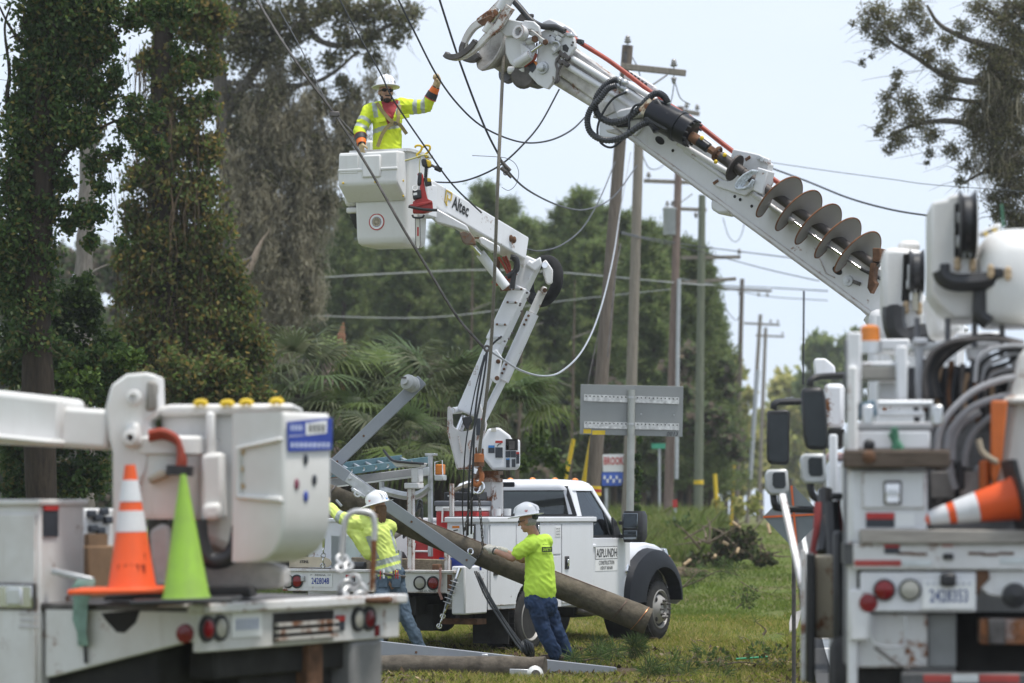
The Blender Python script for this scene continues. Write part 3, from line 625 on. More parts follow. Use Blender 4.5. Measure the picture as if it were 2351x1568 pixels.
# understory mass behind
cl = []
for x_ in range(-40,1680,46):
    for y_ in range(850,1190,56):
        if x_ > 1370 and y_ > 1060: continue
        cl.append((x_ + rnd.uniform(-20,20), y_ + rnd.uniform(-20,20), rnd.uniform(26,46), rnd.uniform(98,124)))
for x_ in range(-40,660,60):
    for y_ in range(600,800,60): cl.append((x_, y_ + rnd.uniform(-20,20),50, rnd.uniform(110,130)))
pts = clumps(DD, cl, 110,300,7,.42); pts = pts[pts[:, 2] > 0]
leaves('far_wood', pts, .15 + .17 * npr.random(len(pts)), leafmat('wood_leaf', [(0.138,0.183,0.089),(0.192,0.258,0.115),(0.277,0.343,0.148),(0.192,0.158,0.133),(0.331,0.258,0.207)], 0.50,.7), kind='stuff', elong=1.5)
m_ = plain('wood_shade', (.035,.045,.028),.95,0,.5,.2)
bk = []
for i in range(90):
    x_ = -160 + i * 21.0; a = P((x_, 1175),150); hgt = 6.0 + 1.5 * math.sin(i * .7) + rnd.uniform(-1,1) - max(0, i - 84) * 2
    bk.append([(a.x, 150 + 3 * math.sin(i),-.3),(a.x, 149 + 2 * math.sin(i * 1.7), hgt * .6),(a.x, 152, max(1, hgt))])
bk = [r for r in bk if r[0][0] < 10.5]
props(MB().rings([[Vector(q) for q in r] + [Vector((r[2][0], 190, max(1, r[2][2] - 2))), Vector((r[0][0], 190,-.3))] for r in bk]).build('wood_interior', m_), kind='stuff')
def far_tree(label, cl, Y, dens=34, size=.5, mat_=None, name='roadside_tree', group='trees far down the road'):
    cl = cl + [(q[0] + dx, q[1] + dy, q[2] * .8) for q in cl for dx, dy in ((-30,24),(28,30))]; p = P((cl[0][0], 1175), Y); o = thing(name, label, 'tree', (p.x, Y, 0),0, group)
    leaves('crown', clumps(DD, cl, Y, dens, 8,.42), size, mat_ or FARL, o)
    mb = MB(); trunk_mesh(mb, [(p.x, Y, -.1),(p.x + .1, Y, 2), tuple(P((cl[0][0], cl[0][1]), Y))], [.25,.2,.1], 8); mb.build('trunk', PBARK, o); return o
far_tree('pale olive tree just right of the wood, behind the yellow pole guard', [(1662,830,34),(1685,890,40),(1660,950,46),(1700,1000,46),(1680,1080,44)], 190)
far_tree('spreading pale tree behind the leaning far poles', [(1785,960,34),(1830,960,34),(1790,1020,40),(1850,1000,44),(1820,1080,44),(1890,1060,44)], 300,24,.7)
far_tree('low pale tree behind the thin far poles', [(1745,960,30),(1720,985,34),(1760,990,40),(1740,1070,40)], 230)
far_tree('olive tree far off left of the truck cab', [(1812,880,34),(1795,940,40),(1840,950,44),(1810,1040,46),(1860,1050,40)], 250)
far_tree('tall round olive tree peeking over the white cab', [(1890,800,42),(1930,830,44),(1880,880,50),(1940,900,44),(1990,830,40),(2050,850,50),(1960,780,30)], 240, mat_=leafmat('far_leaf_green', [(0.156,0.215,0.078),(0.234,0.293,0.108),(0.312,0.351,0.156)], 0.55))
# tree whose boughs hang into the top right
T5 = tree('overhanging_tree', 'feathery olive tree whose boughs fill the top right', 62,(2440,1360))
mb = MB()
for q, r_ in (([(1900,2700),(1800,1900),(1650,1000),(1550,300),(1500,-200)], [.35,.3,.25,.18,.12]),([(1600,700),(1300,640),(1050,640),(820,580),(600,440),(420,330),(300,200)], [.12,.09,.07,.05,.035,.02]),([(1580,500),(1250,380),(1000,300),(800,190),(700,40)], [.1,.07,.05,.03]),([(1700,1200),(1300,1050),(900,950),(600,980),(380,1080)], [.12,.08,.05,.02]),([(1500,300),(1300,150),(1100,30)], [.08,.05,.03]),([(1650,1000),(1350,820),(1100,800),(800,760)], [.1,.06,.03]),([(1700,1250),(1400,1300),(1150,1350),(980,1440)], [.09,.05,.02])):
    trunk_mesh(mb, PL(W5, q, 62), r_, 8)
mb.build('trunk', OBARK, T5)
CL5 = [(300,90,110),(430,180,120),(580,80,110),(690,210,90),(230,210,80),(330,300,90),(540,320,90),(700,440,100),(850,560,100),(470,600,60),(450,680,50),(560,790,110),(390,880,90),(340,1010,70),(640,950,120),(490,1080,100),(400,1180,50),(800,800,110),(850,320,80),(980,220,80),(1130,80,110),(1080,400,110),(1280,180,140),(1250,480,170),(1200,780,170),(1380,680,160),(1050,900,120),(1150,1120,170),(1350,1050,170),(1000,1300,70),(960,1420,50),(720,1200,50),(700,1280,30),(1300,1350,160),(190,490,35),(270,440,25),(380,760,60),(1400,300,130),(880,680,90),(740,1060,90),(900,1180,80),(120,180,30),(1450,1500,150),(1250,1560,120),(1400,900,150),(1480,100,120),(1300,550,150),(1420,450,140),(1300,900,150),(1250,1250,130),(1420,1250,140),(1180,650,110),(1120,1000,110),(1400,60,120),(1350,1660,140),(1450,1760,130),(1260,1690,70),(1400,1850,120)]
LP5 = clumps(W5, CL5,62,2400,30,.5); leaves('foliage', LP5,.034, leafmat('olive_leaf', [(0.125,0.131,0.062),(0.163,0.169,0.081),(0.213,0.206,0.106),(0.200,0.169,0.112),(0.263,0.237,0.150)], 0.60,.5), T5, elong=2.4); twigs(T5, LP5,900,.7,.007, OBARK)
st = clumps(W5, [(1250,600,200),(1200,900,200),(1350,800,200),(1350,1200,200),(1150,1200,150),(1300,350,150)], 62,160,12,.3)
v, f = strands(st, .2 + .7 * npr.random(len(st)),.012,.4,4); npmesh('hanging_moss', v, f, MOSS, T5)
# ================================================================== POWER POLES, WIRES, SIGNS
PW = {'brown': bark('pole_brown', (.10,.08,.065),(.25,.21,.175),6,(8,8,.3),.5), 'grey': bark('pole_grey', (.17,.15,.125),(.34,.30,.25),6,(8,8,.3),.5),
      'green': bark('pole_green', (.11,.125,.09),(.22,.235,.17),6,(8,8,.3),.5), 'red': bark('pole_red', (.13,.09,.075),(.30,.23,.195),6,(8,8,.3),.5)}
PORC = plain('porcelain', (.30,.29,.28),.3,0,.2)
GREYTANK = plain('grey_tank', (.42,.44,.46),.5,.1,.08)
def insulator(mb, p, ax=(0,0,1), s_=1.0):
    mb.lathe(p, ax, [(0,.012 * s_),(.06 * s_, .012 * s_),(.06 * s_, .05 * s_),(.09 * s_, .075 * s_),(.105 * s_, .04 * s_),(.13 * s_, .062 * s_),(.15 * s_, .035 * s_),(.17 * s_, .05 * s_),(.2 * s_, .03 * s_),(.21 * s_, .0)], 10)
def pole(label, base, top, Y, r0, r1, kind):
    b_, t_ = P(base, Y), P(top, Y); k = (gheight(b_.x, Y) - .3 - t_.z) / (b_.z - t_.z); b2 = t_ + (b_ - t_) * k
    o = thing('utility_pole', label, 'utility pole', (b2.x, Y, 0),0, 'power poles along the road')
    n = 14; MB().tube([b2 + (t_ - b2) * i / n for i in range(n + 1)], [r0 + (r1 - r0) * i / n + rnd.uniform(-.004,.004) for i in range(n + 1)], 14).build('shaft', PW[kind], o)
    o['_'] = 0; del o['_']; return o, b2, t_
def xarm(o, a, b_, Y, sec=.10, ins=(), mat_='grey', up=1):
    a, b_ = P(a, Y), P(b_, Y); MB().bar(a, b_, sec, sec * 1.15).build('crossarm', PW[mat_], o, .008)
    for f_ in ins:
        mb = MB(); p = a + (b_ - a) * f_; insulator(mb, p + Vector((0,0, up * sec * .5)),(0,0, up),1.15); mb.build('insulator', PORC, o)
def brace(o, a, b_, Y): MB().bar(P(a, Y), P(b_, Y),.03,.03).build('brace', PW['grey'], o)
Y1 = 60
p1, B1, TT1 = pole('tall dark leaning pole with a box near its top, behind the digger boom', (1362,1115),(1441,105), Y1,.165,.115, 'brown')
MB().bar(P((1425,152), Y1 - .16), P((1575,168), Y1 - .16),.11,.125).build('crossarm', PW['grey'], p1,.01)
for q in ((1441,106),(1547,160)):
    mb = MB(); insulator(mb, P(q, Y1 - .16),(0,0,1),1.1); mb.build('insulator', PORC, p1)
mb = MB(); insulator(mb, P((1547,172), Y1 - .16),(0,0,-1),.9); mb.build('insulator', PORC, p1)
brace(p1,(1532,172),(1450,228), Y1 - .2)
mb = MB(); mb.box(P((1436,135), Y1 - .13),(.07,.05,.3)); mb.build('bracket', DKSTEEL, p1,.01)
mb = MB(); mb.box(P((1397,295), Y1 - .28),(.38,.2,.42)); mb.build('equipment_box', GREYTANK, p1,.02)
for zz_, c_ in ((1120, YEL),(1127, RED),(1134, YEL)):
    mb = MB(); c = P((1362, zz_), Y1); mb.lathe(c - Vector((0,0,.03)),(0.07,0,1), [(0,.168),(.07,.168)], 16); mb.build('band', c_, p1)
p2, B2, TT2 = pole('straight tan pole whose foot stands behind the road sign', (1450,880),(1468,285),72,.16,.115, 'grey')
p3, B3, TT3 = pole('reddish pole with a grey conduit and a transformer on its far side', (1534,1177),(1562,245),88,.15,.11, 'red')
xarm(p3,(1500,243),(1606,262),88,.11,(.95,.72), 'grey')
xarm(p3,(1478,415),(1590,419),88,.1,(.1,), 'grey')
MB().tube(PL(DD, [(1553,1100),(1556,800),(1559,640)], 87.8),.06,8).build('conduit', GREYTANK, p3)
p4, B4, TT4 = pole('greenish pole carrying a wide low crossarm', (1603,1180),(1612,448),96,.16,.12, 'green')
xarm(p4,(1525,478),(1622,482),96,.1,(.25,.75), 'grey', -1)
mb = MB(); c = P((1538,540),88); mb.lathe(c, (0,0,1), [(0,.2),(.02,.21),(.75,.21),(.78,.23),(.82,.23),(.86,.1)], 18); mb.build('transformer', GREYTANK, p3)
mb = MB(); insulator(mb, c + Vector((-.08,0,.85)),(0,0,1),1.0); insulator(mb, c + Vector((.08,0,.85)),(0,0,1),1.0); mb.build('bushing', PORC, p3)
brace(p3,(1556,470),(1590,445),87.8)
xarm(p4,(1564,592),(1700,590),96.4,.1,(.98,), 'grey'); xarm(p4,(1560,650),(1690,640),96.4,.1,(), 'grey')
MB().lathe(P((1604,1112),96),(0,0,1), [(0,.17),(.14,.17)], 14).build('band', YEL, p4)
p5, _, _ = pole('thin grey pole close behind the greenish pole', (1636,1160),(1632,585),120,.14,.1, 'grey')
MB().tube(PL(DD, [(1640,1120),(1634,900),(1630,800)], 119.8),.09,8).build('conduit', GREYTANK, p5)
p6, _, _ = pole('far pole with four insulators hanging from its crossarm', (1690,1170),(1704,640),132,.14,.1, 'brown')
xarm(p6,(1645,662),(1772,668),132,.1,(.06,.42,.76,.92), 'grey', -1)
p7, _, _ = pole('far leaning pole right of the four-insulator pole', (1718,1160),(1746,722),155,.13,.1, 'grey')
xarm(p7,(1708,742),(1790,746),155,.1,(.95,.75), 'grey'); MB().tube(PL(DD, [(1722,1100),(1736,900),(1740,850)], 154.8),.12,8).build('conduit', GREYTANK, p7)
p8, _, _ = pole('farthest pole, right of the leaning one', (1742,1160),(1758,752),168,.13,.1, 'grey')
xarm(p8,(1735,770),(1800,773),168,.1,(.95,), 'grey')

def wire(label, pts, r, m_=None, name='overhead_wire', group='loose and strung wires', n=8, cat='wire'):
    q = [P(p_[:2], p_[2]) for p_ in pts]; o = MB().tube(curve(q, n), r, 6).build(name, m_ or WIREM, loc=q[0]); return props(o, label, cat, group)
wire('thick conductor sweeping from top left past the front of the raised bucket', [(575,-25,33.2),(640,82,33.1),(705,178,33),(768,262,33),(850,392,33),(920,515,33),(985,622,33.1),(1050,728,33.2),(1112,800,33.3)], .016, DKSTEEL)
wire('short conductor running from the clamp at top left to behind the bucket rim', [(762,255,34.4),(790,285,34.6),(812,308,35)], .016, DKSTEEL)
wire('thin tree-side wire left of the thick conductor at the top', [(640,20,36),(690,110,35),(740,215,34.2),(765,258,34)], .007, BWIRE)
wire('dark wire crossing just in front of the raised lineman down to the upper boom', [(770,-20,33),(822,78,33),(872,165,33),(905,232,33),(985,350,33.2),(1040,425,33.6),(1105,488,34.4)], .011, BWIRE)
wire('slack wire held in the lineman glove, sagging away to the right', [(905,-20,33.3),(950,70,33.4),(1000,168,33.6),(1050,238,33.8),(1110,292,34),(1190,325,34.4),(1255,324,35),(1310,300,35.6),(1350,262,36.2)], .011, BWIRE)
wire('dark wire falling from the top centre through the twisted splice and sagging towards the poles', [(1003,-20,33.8),(1055,140,34),(1110,285,34.2),(1146,358,34.3),(1160,385,34.6),(1210,435,36),(1290,474,40),(1350,480,46),(1410,450,52),(1462,380,58)], .013, BWIRE)
wire('wire rising from the power tool side of the bucket up to the digger boom', [(992,418,35),(1050,418,34.8),(1100,404,34.7),(1150,378,34.6),(1195,338,34.6),(1240,285,34.8),(1284,205,35)], .011, BWIRE)
wire('thin curled tie wire beside the winch line', [(1084,357,34),(1140,360,34),(1165,364,34),(1183,376,34),(1191,398,34),(1184,424,34),(1168,437,34),(1152,430,34)], .004, BWIRE)
wire('bright silver wire looping from the winch line up past the leaning pole', [(1117,800,33.4),(1150,822,33.8),(1195,850,34.5),(1245,863,35.5),(1290,852,37),(1340,800,40),(1378,712,45),(1408,590,52),(1425,480,58),(1448,350,60)], .013, plain('silver_wire', (.5,.52,.54),.35,.7,.15))
wire('barbed dark wire dipping right from the boom elbow', [(1200,570,36.5),(1240,576,38),(1290,562,41),(1340,520,46),(1380,450,52),(1412,372,58)], .012, BWIRE)
wire('upper thin line from the digger boom towards the top right trees', [(1750,370,60),(1900,392,58),(2050,412,56),(2140,424,55),(2360,440,52)], .008, WIREM)
wire('heavy bundled line from behind the auger to the white fairings', [(1755,380,58),(1850,415,55),(1950,455,52),(2050,482,50),(2145,497,48)], .018, BWIRE)
wire('line from the leaning pole out past the greenish pole', [(1425,532,60),(1480,545,75),(1600,565,95),(1720,580,88),(1850,596,80)], .018, BWIRE)
wire('second line below it fading under the digger boom', [(1425,536,60),(1540,562,90),(1640,586,95),(1760,618,90),(1880,645,86)], .016, BWIRE)
wire('far pale cable strung level in front of the wood', [(690,640,90),(900,628,90),(1100,620,90),(1290,626,90),(1560,650,88),(1640,655,96)], .022, plain('far_cable', (.35,.36,.36),.6))
wire('lower far cable in front of the wood', [(700,725,92),(1000,728,92),(1300,690,92),(1560,662,88)], .016, plain('far_cable', (.35,.36,.36),.6))
wire('far cable between the greenish pole and the far poles', [(1560,640,96),(1650,655,110),(1760,660,132),(1900,668,120)], .03, WIREM)
wire('lowest far cable under the digger boom', [(1640,655,120),(1760,680,132),(1900,690,125)], .02, WIREM)
for k, (a_, b_, c_, lab) in enumerate([((1440,190),(1418,262),(1398,300), 'jumper from the leaning pole top to its equipment box'),((1548,190),(1540,235),(1520,290), 'left jumper hanging from the crossarm end'),((1550,190),(1562,225),(1585,240), 'right jumper hanging from the crossarm end'),
                                      ((1444,120),(1462,150),(1470,175), 'jumper at the very top of the leaning pole')]):
    wire(lab, [(*a_, 60),(*b_, 60),(*c_, 60)], .012, WIREM, 'jumper_wire', 'jumper wires on the poles')
wire('looping jumper between the tan pole and the reddish pole', [(1470,345,72),(1490,385,76),(1515,385,82),(1540,360,87)], .014, WIREM, 'jumper_wire', 'jumper wires on the poles')
wire('looping jumper right of the reddish pole', [(1660,500,95),(1672,540,95),(1690,555,95),(1705,530,95),(1712,480,95)], .014, WIREM, 'jumper_wire', 'jumper wires on the poles')
wire('hanging jumper beside the four-insulator pole', [(1660,670,131),(1668,710,131),(1690,735,131),(1700,720,131)], .02, WIREM, 'jumper_wire', 'jumper wires on the poles')
wire('thin guy line at the foot of the tan pole', [(1410,500,62),(1378,740,61.5),(1350,880,61),(1340,1000,61)], .012, DKSTEEL, 'guy_wire')
wire('thin guy line on the right of the leaning pole', [(1425,560,59),(1412,640,58.5),(1395,820,58)], .014, DKSTEEL, 'guy_wire')
# yellow guy guards
for lab, a_, b_, Y, r in [('left yellow guy guard leaning beside the leaning pole foot', (1296,1110),(1317,1008),62,.05),('right yellow guy guard with a grey wire beside the leaning pole foot', (1338,1120),(1360,1000),61,.055),('bright yellow guy guard at the foot of the thin grey pole', (1646,1168),(1641,1088),100,.075),('pale yellow guy guard at the foot of the four-insulator pole', (1680,1165),(1685,1066),118,.075)]:
    A, B = P(a_, Y), P(b_, Y); A2 = A + (A - B) * max(0,(A.z - gheight(A.x, Y)) / max(.01,(B.z - A.z)))
    props(MB().tube([A2, B], r, 10).build('guy_guard', YEL, loc=A2), lab, 'guy guard', 'yellow guy guards')
# road sign seen from behind
SG = Fr(P((1449,1175),43.0).xy, -3); sg = fthing('road_sign', 'blank grey back of a wide road sign on a round steel post', 'road sign', SG)
SIGNM = plain('sign_back', (.25,.26,.255),.45,.5,.06,2)
def sgp(x, y): return SG.w(SG.face((x, y),.06))
c4 = [SG.face(q, .06) for q in ((1333,882),(1569,887),(1567,1003),(1331,997))]
mb = MB(SG); mb.prism(c4,(0,.006,0)); o_ = mb.build('sign_panel', SIGNM, sg)
bv = o_.modifiers.new('round', 'BEVEL'); bv.width = .05; bv.segments = 4; bv.limit_method = 'ANGLE'; bv.angle_limit = 1.2; bv.affect = 'EDGES'; bv.use_clamp_overlap = True
MB(SG).tube([SG.face((1441,1250),0)[:2] + tuple() and (SG.face((1447,900),0)[0] - .03,0,-.2),(SG.face((1450,895),0)[0], 0, SG.face((1450,895),0)[2])], .057,14).build('post', plain('post_steel', (.36,.37,.35),.5,.4,.12), sg)
for ya, yb in ((906,917),(968,977)):
    a_, b_ = SG.face((1341, ya + 7),.04), SG.face((1559, yb + 3),.04)
    mb = MB(SG); mb.bar(a_, b_, .02,.1,(0,0,1)); mb.build('bracket_rail', plain('zinc_rail', (.55,.55,.54),.5,.5,.35,20), sg)
    for i in range(24):
        if 11 <= i <= 12: continue
        p = a_ + (b_ - a_) * ((i + .5) / 24); mb = MB(SG); mb.box((p[0], p[1] - .0125, p[2] + .025),(.018,.006,.018)); mb.build('rail_hole', DARK, sg)
    mb = MB(SG); q = SG.face((1449,(ya + yb) / 2),0); mb.lathe((q[0], 0, q[2] - .02),(0,0,1), [(0,.062),(.03,.062)], 14); mb.build('clamp', STEEL, sg)
for xa, xb, yc in ((1339,1358,990),(1359,1390,993)):
    p = SG.face(((xa + xb) / 2, yc),.055); mb = MB(SG); mb.box(p, (px(xb - xa - 1,43),.003, px(10,43))); mb.build('sticker', YEL, sg)
text('0013', SG.w(SG.face((1544,996),.056)), SG.r, (0,0,1),.06, INK, sg, width=.17, shear=.2)
for q in ((1472,951),(1547,953)):
    mb = MB(SG); mb.lathe(SG.face(q, .06),(0,-1,0), [(0,.014),(.01,.01),(.012,0)], 8); mb.build('bolt', STEEL, sg)
# far signs
def far_sign(name, label, cat, c4_, Y, m_, post=None, th=.03):
    q = [P(c, Y) for c in c4_]; cx = sum((v.x for v in q)) / 4; o = thing(name, label, cat, (cx, Y, 0)); MB().prism(q, (0, th, 0)).build('panel', m_, o)
    if post: MB().tube([P(post[0], Y + .05), P(post[1], Y + .05)], .04,8).build('post', GREYTANK, o)
    return o
bb = far_sign('roadside_board', 'white board with red lettering above a blue panel, behind the pickup cab', 'billboard', [(1384,1043),(1440,1042),(1440,1083),(1384,1083)], 72, PAPER, ((1392,1250),(1392,1120)))
MB().prism([P(q, 72) for q in ((1382,1084),(1440,1084),(1426,1115),(1382,1115))], (0,.03,0)).build('panel', plain('board_blue', (.06,.13,.5),.5), bb)
text('BROOKS', P((1412,1058),71.97),(1,0,0),(0,0,1),.2, REDINK, bb, width=.55, bold=.02)
for i in range(6): MB().box(P((1388 + 7 * i, 1096 + 8 * (i % 2)),71.99),(.05,.02,.09)).build('white_mark', PAPER, bb)
far_sign('street_sign', 'small green street name sign near the reddish pole', 'street sign', [(1496,1018),(1533,1018),(1533,1030),(1496,1030)], 92, plain('sign_green', (.05,.32,.2),.5),((1514,1200),(1514,1030)))
far_sign('small_sign', 'little red sign low in the weeds', 'sign', [(1544,1148),(1555,1146),(1556,1164),(1545,1166)], 82, REDINK, ((1550,1200),(1550,1166)))
# orange-crossed back of a folding road work sign
FS = Fr(P((1815,1240),27.5).xy, 8); fs = fthing('folding_work_sign', 'grey diamond back of a road work sign with orange cross brace', 'work sign', FS)
cen = FS.face((1822,1187),0)
MB(FS).prism([cen + Vector(q) for q in ((-.29,0,0),(0,0,-.30),(.29,0,0),(0,0,.30))], (0,.006,0)).build('sign_panel', plain('sign_fabric', (.17,.19,.20),.6,0,.1,3), fs)
for a_, b_ in (((-.29,-.01,.0),(.29,-.01,.03)),((.03,-.014,-.27),(-.02,-.014,.3))):
    MB(FS).bar(cen + Vector(a_), cen + Vector(b_),.02,.012,(0,1,0)).build('cross_brace', plain('brace_orange', (.6,.12,.03),.5), fs)
MB(FS).tube([cen + Vector((0,.04,-.2)),(cen[0], .06,.0)], .02,8).build('stand', DKSTEEL, fs)
# ================================================================== WHITE PICKUP WITH AERIAL BOOM
X1 = zz(1050,2150,.36155); X2 = zz(1600,1800,.2871); X3 = zz(1250,1780,.2997)
T = Fr((-.791,36.42),27)
BT = fthing('bucket_truck', 'white pickup bucket truck with open utility body and raised boom, middle of the grass', 'truck', T)
def TT(): return MB(T)
XR, XL = .95,-1.12
Zv = Vector((0,0,1))
def wheel(par, fr, c, R, w, out, rimm, convex, nb=10, name='wheel'):
    """c = centre of the outer face (local); out = +1/-1 side it faces."""
    a = Vector((out, 0,0)); c = Vector(c); mb = MB(fr)
    mb.lathe(c - a * w, a, [(0, R * .62),(.01, R * .88),(.03, R * .96),(.055, R),(w - .055, R),(w - .03, R * .97),(w - .012, R * .90),(w, R * .80),(w - .006, R * .66),(w - .03, R * .62)], 40)
    o = mb.build(name, RUBBER, par, angle=50)
    tr = MB(fr)
    for k in range(44):
        t_ = 2 * math.pi * k / 44
        for s_ in (.28,.72):
            p = c - a * (w * s_) + Vector((0, math.cos(t_ + s_), math.sin(t_ + s_))) * (R + .004); tr.bar(p - Vector((w * .16,0,0)), p + Vector((w * .16,0,0)), R * .10,.016,(0, math.cos(t_ + s_), math.sin(t_ + s_)))
    t2 = tr.build('tread', RUBBER, o); t2['kind'] = 'stuff'
    mb = MB(fr)
    if convex: prof = [(-.06, R * .66),(.0, R * .67),(.006, R * .64),(-.02, R * .60),(-.05, R * .56),(-.03, R * .50),(.03, R * .40),(.055, R * .30),(.05, R * .24),(.02, R * .22),(.02, R * .0)]
    else: prof = [(-.06, R * .66),(.0, R * .67),(.006, R * .64),(-.02, R * .60),(-.12, R * .56),(-.13, R * .34),(-.11, R * .30),(-.11, R * .20),(-.06, R * .18),(-.06,0)]
    mb.lathe(c, a, prof, 32); rim = mb.build('rim', rimm, o, angle=30)
    for k in range(nb):
        t_ = 2 * math.pi * k / nb; r_ = R * (.30 if convex else .25); z_ = .05 if convex else -.11
        p = c + a * z_ + Vector((0, math.cos(t_), math.sin(t_))) * r_; MB(fr).lathe(p, a, [(0,.018),(.02,.016),(.022,.01),(.055,.009),(.058,0)], 8).build('stud', DKSTEEL, o)
    for k in range(4 if convex else 5):
        t_ = 2 * math.pi * (k + .5) / (4 if convex else 5); r_ = R * .47; z_ = -.012 if convex else -.128
        p = c + a * (z_ + .012) + Vector((0, math.cos(t_), math.sin(t_))) * r_; MB(fr).ball(p, (.012, R * .085, R * .085),12,6).build('hand_hole', DARK, o)
    if convex: MB(fr).lathe(c + a * .015, a, [(0, R * .2),(.006, R * .2),(.005, R * .15),(-.03, R * .14)], 20).build('hub', DKSTEEL, o)
    return o
RIMG = plain('painted_wheel', (.30,.29,.275),.5,.1,.15,6)
wheel(BT, T, (1.02,4.27,.405),.405,.24,1, RIMG, True)
wheel(BT, T, (1.16,.0,.405),.405,.24,1, RIMG, False)
wheel(BT, T, (-1.36,.0,.405),.405,.24,-1, RIMG, False)
wheel(BT, T, (-1.18,4.27,.405),.405,.24,-1, RIMG, True)
for x in (.86,-1.06): TT().lathe((x - .2,0,.405),(1,0,0), [(0,.25),(.01,.4),(.22,.4),(.23,.25)], 28).build('inner_tyre', RUBBER, BT)
# chassis
for x in (-.5,.32): TT().span((x, -1.6,.5),(x + .08,4.6,.72)).build('chassis_rail', DARK, BT)
TT().cyl((-1.1,0,.41),(.9,0,.41),.07).build('axle', DARK, BT); TT().ball((-.1,0,.41),.18).build('differential', DARK, BT)
TT().cyl((-1.0,4.27,.41),(.8,4.27,.41),.05).build('axle', DARK, BT)
TT().span((-.9,.7,.42),(-.3,1.8,.7)).build('fuel_tank', DARK, BT, .04)
TT().span((.45,1.9,.36),(.85,2.5,.56)).build('step_box', DARK, BT, .03)
TT().cyl((.60,-.9,.46),(.60,3.0,.40),.035).build('exhaust', DKSTEEL, BT)
TT().tube([(.86,1.9,.46),(.98,2.05,.43),(1.0,3.1,.43),(.9,3.25,.46)], .05,10).build('side_step', DKSTEEL, BT)
for x0, x1 in ((.62,1.12),(-1.3,-.8)):
    TT().span((x0,-.55,.12),(x1,-.535,.6)).build('mud_flap', RUBBER, BT)
TT().span((.55,-1.25,.38),(1.05,-1.0,.45)).build('step_plate', RUSTM, BT, .008)
TT().span((.25,-1.35,.3),(.5,-1.2,.62)).build('hitch', DARK, BT, .01)
# deck and rear bumper
TT().span((-1.34,-1.8,1.0),(1.02,1.76,1.03)).build('deck', plain('deck_tread', (.22,.22,.22),.6,.2,.35,5), BT)
TT().span((-1.36,-1.815,.775),(1.03,-1.785,1.035)).build('bumper', WORN, BT, .006)
TT().span((-1.38,-1.84,1.015),(1.05,-1.72,1.05)).build('deck_edge', WORN, BT, .006)
for x, m_ in ((.57, CLEARLENS),(.755, REDLENS),(-1.13 - .02, REDLENS),(-1.28, CLEARLENS)):
    mb = TT(); mb.lathe((x, -1.812,.895),(0,-1,0), [(0,.085),(.016,.085),(.018,.072),(.006,.07)], 24); o = mb.build('tail_light', BLACK, BT)
    TT().lathe((x, -1.812,.895),(0,-1,0), [(0,.069),(.012,.066),(.02,.04),(.022,0)], 24).build('lens', m_, o)
pc = T.w((-.815,-1.818,.915)); NB = -T.u
o = plate(pc, T.r, Zv, .34,.165, PAPER, BT, 'licence_plate', .0,.004); text('2428048', pc + Vector((0,0,-.01)), T.r, Zv, .078, BLUEINK, o, width=.25, off=.008, bold=.012); text('INDIANA', pc + Vector((0,0,.062)), T.r, Zv, .024, INK, o, width=.15, off=.008)
text('APP', pc + Vector((0,0,.062)) - T.r * .13, T.r, Zv, .014, INK, o, off=.008); text('PWR', pc + Vector((0,0,.062)) + T.r * .13, T.r, Zv, .014, INK, o, off=.008)
text('160-41-92746', T.w((.68,-1.82,.80)), T.r, Zv, .03, INK, BT, width=.24)
o = plate(T.w((-.39,-1.818,.94)), T.r, Zv, .13,.09, INK, BT, 'warning_sticker'); plate(T.w((-.39,-1.818,.97)), T.r, Zv, .13,.03, REDINK, o, 'sticker_header', .005,.002)
TT().box((-1.06,-1.83,.93),(.05,.03,.07)).build('latch', STEEL, BT, .008)
TT().tube([(.86,-1.83,1.08),(.87,-1.85,.95),(.85,-1.85,.8),(.88,-1.83,.70)], .016,6).build('tie_rope', plain('pink_rope', (.36,.2,.18),.8), BT)
TT().box((.98,-1.828,.9),(.06,.004,.2)).build('rust_patch', RUSTM, BT)
# right-hand compartment body
def side_poly(y0, y1, zb, zt, ac, ar, n=12):
    q = [(y0, zb),(ac - ar, zb)]
    for k in range(n + 1):
        t_ = math.pi - math.pi * k / n; q.append((ac + ar * math.cos(t_), zb - .02 + .36 * math.sin(t_) * (ar / .5)))
    return q + [(y1, zb),(y1, zt),(y0, zt)]
sp = side_poly(-1.18,1.79,.56,1.62,.06,.52)
TT().prism([(.60, y, z) for y, z in sp], (.565,0,0)).build('service_body', WHITE, BT, .008)
TT().prism([(-1.38, y, z) for y, z in sp], (.55,0,0)).build('service_body', WHITE, BT, .008)
TT().span((.58,-1.22,1.62),(1.20,1.83,1.685)).build('lid', WHITE, BT, .012); TT().span((.60,-1.19,1.686),(1.17,1.80,1.694)).build('lid_mat', plain('lid_grey', (.16,.165,.18),.7), BT)
TT().span((-1.40,-1.2,1.50 + .12),(-.82,1.8,1.67)).build('lid', WHITE, BT, .012)
TT().span((.98,-1.78,.52),(1.165,-1.2,1.10)).build('rear_quarter', WHITE, BT, .02)
HOLE = BLACK
def door(y0, y1, z0, z1, lat=None, nm='compartment_door'):
    o = TT().span((1.166, y0 + .006, z0 + .006),(1.182, y1 - .006, z1 - .006)).build(nm, WHITE, BT, .006)
    if lat:
        y, z = lat; TT().box((1.186, y, z),(.014,.115,.17)).build('latch_frame', DKSTEEL, o, .006); TT().box((1.195, y, z),(.012,.085,.14)).build('latch', BLACK, o, .004); TT().box((1.205, y + .005, z),(.014,.05,.09)).build('paddle', CHROME, o, .006)
    return o
door(-1.15,-.46,.60,1.60,(-1.02,1.06)); door(-.45,.81,1.205,1.60,(.12,1.54)); door(-.45,.81,.955,1.195); door(.83,1.76,.58,1.60,(.96,1.10))
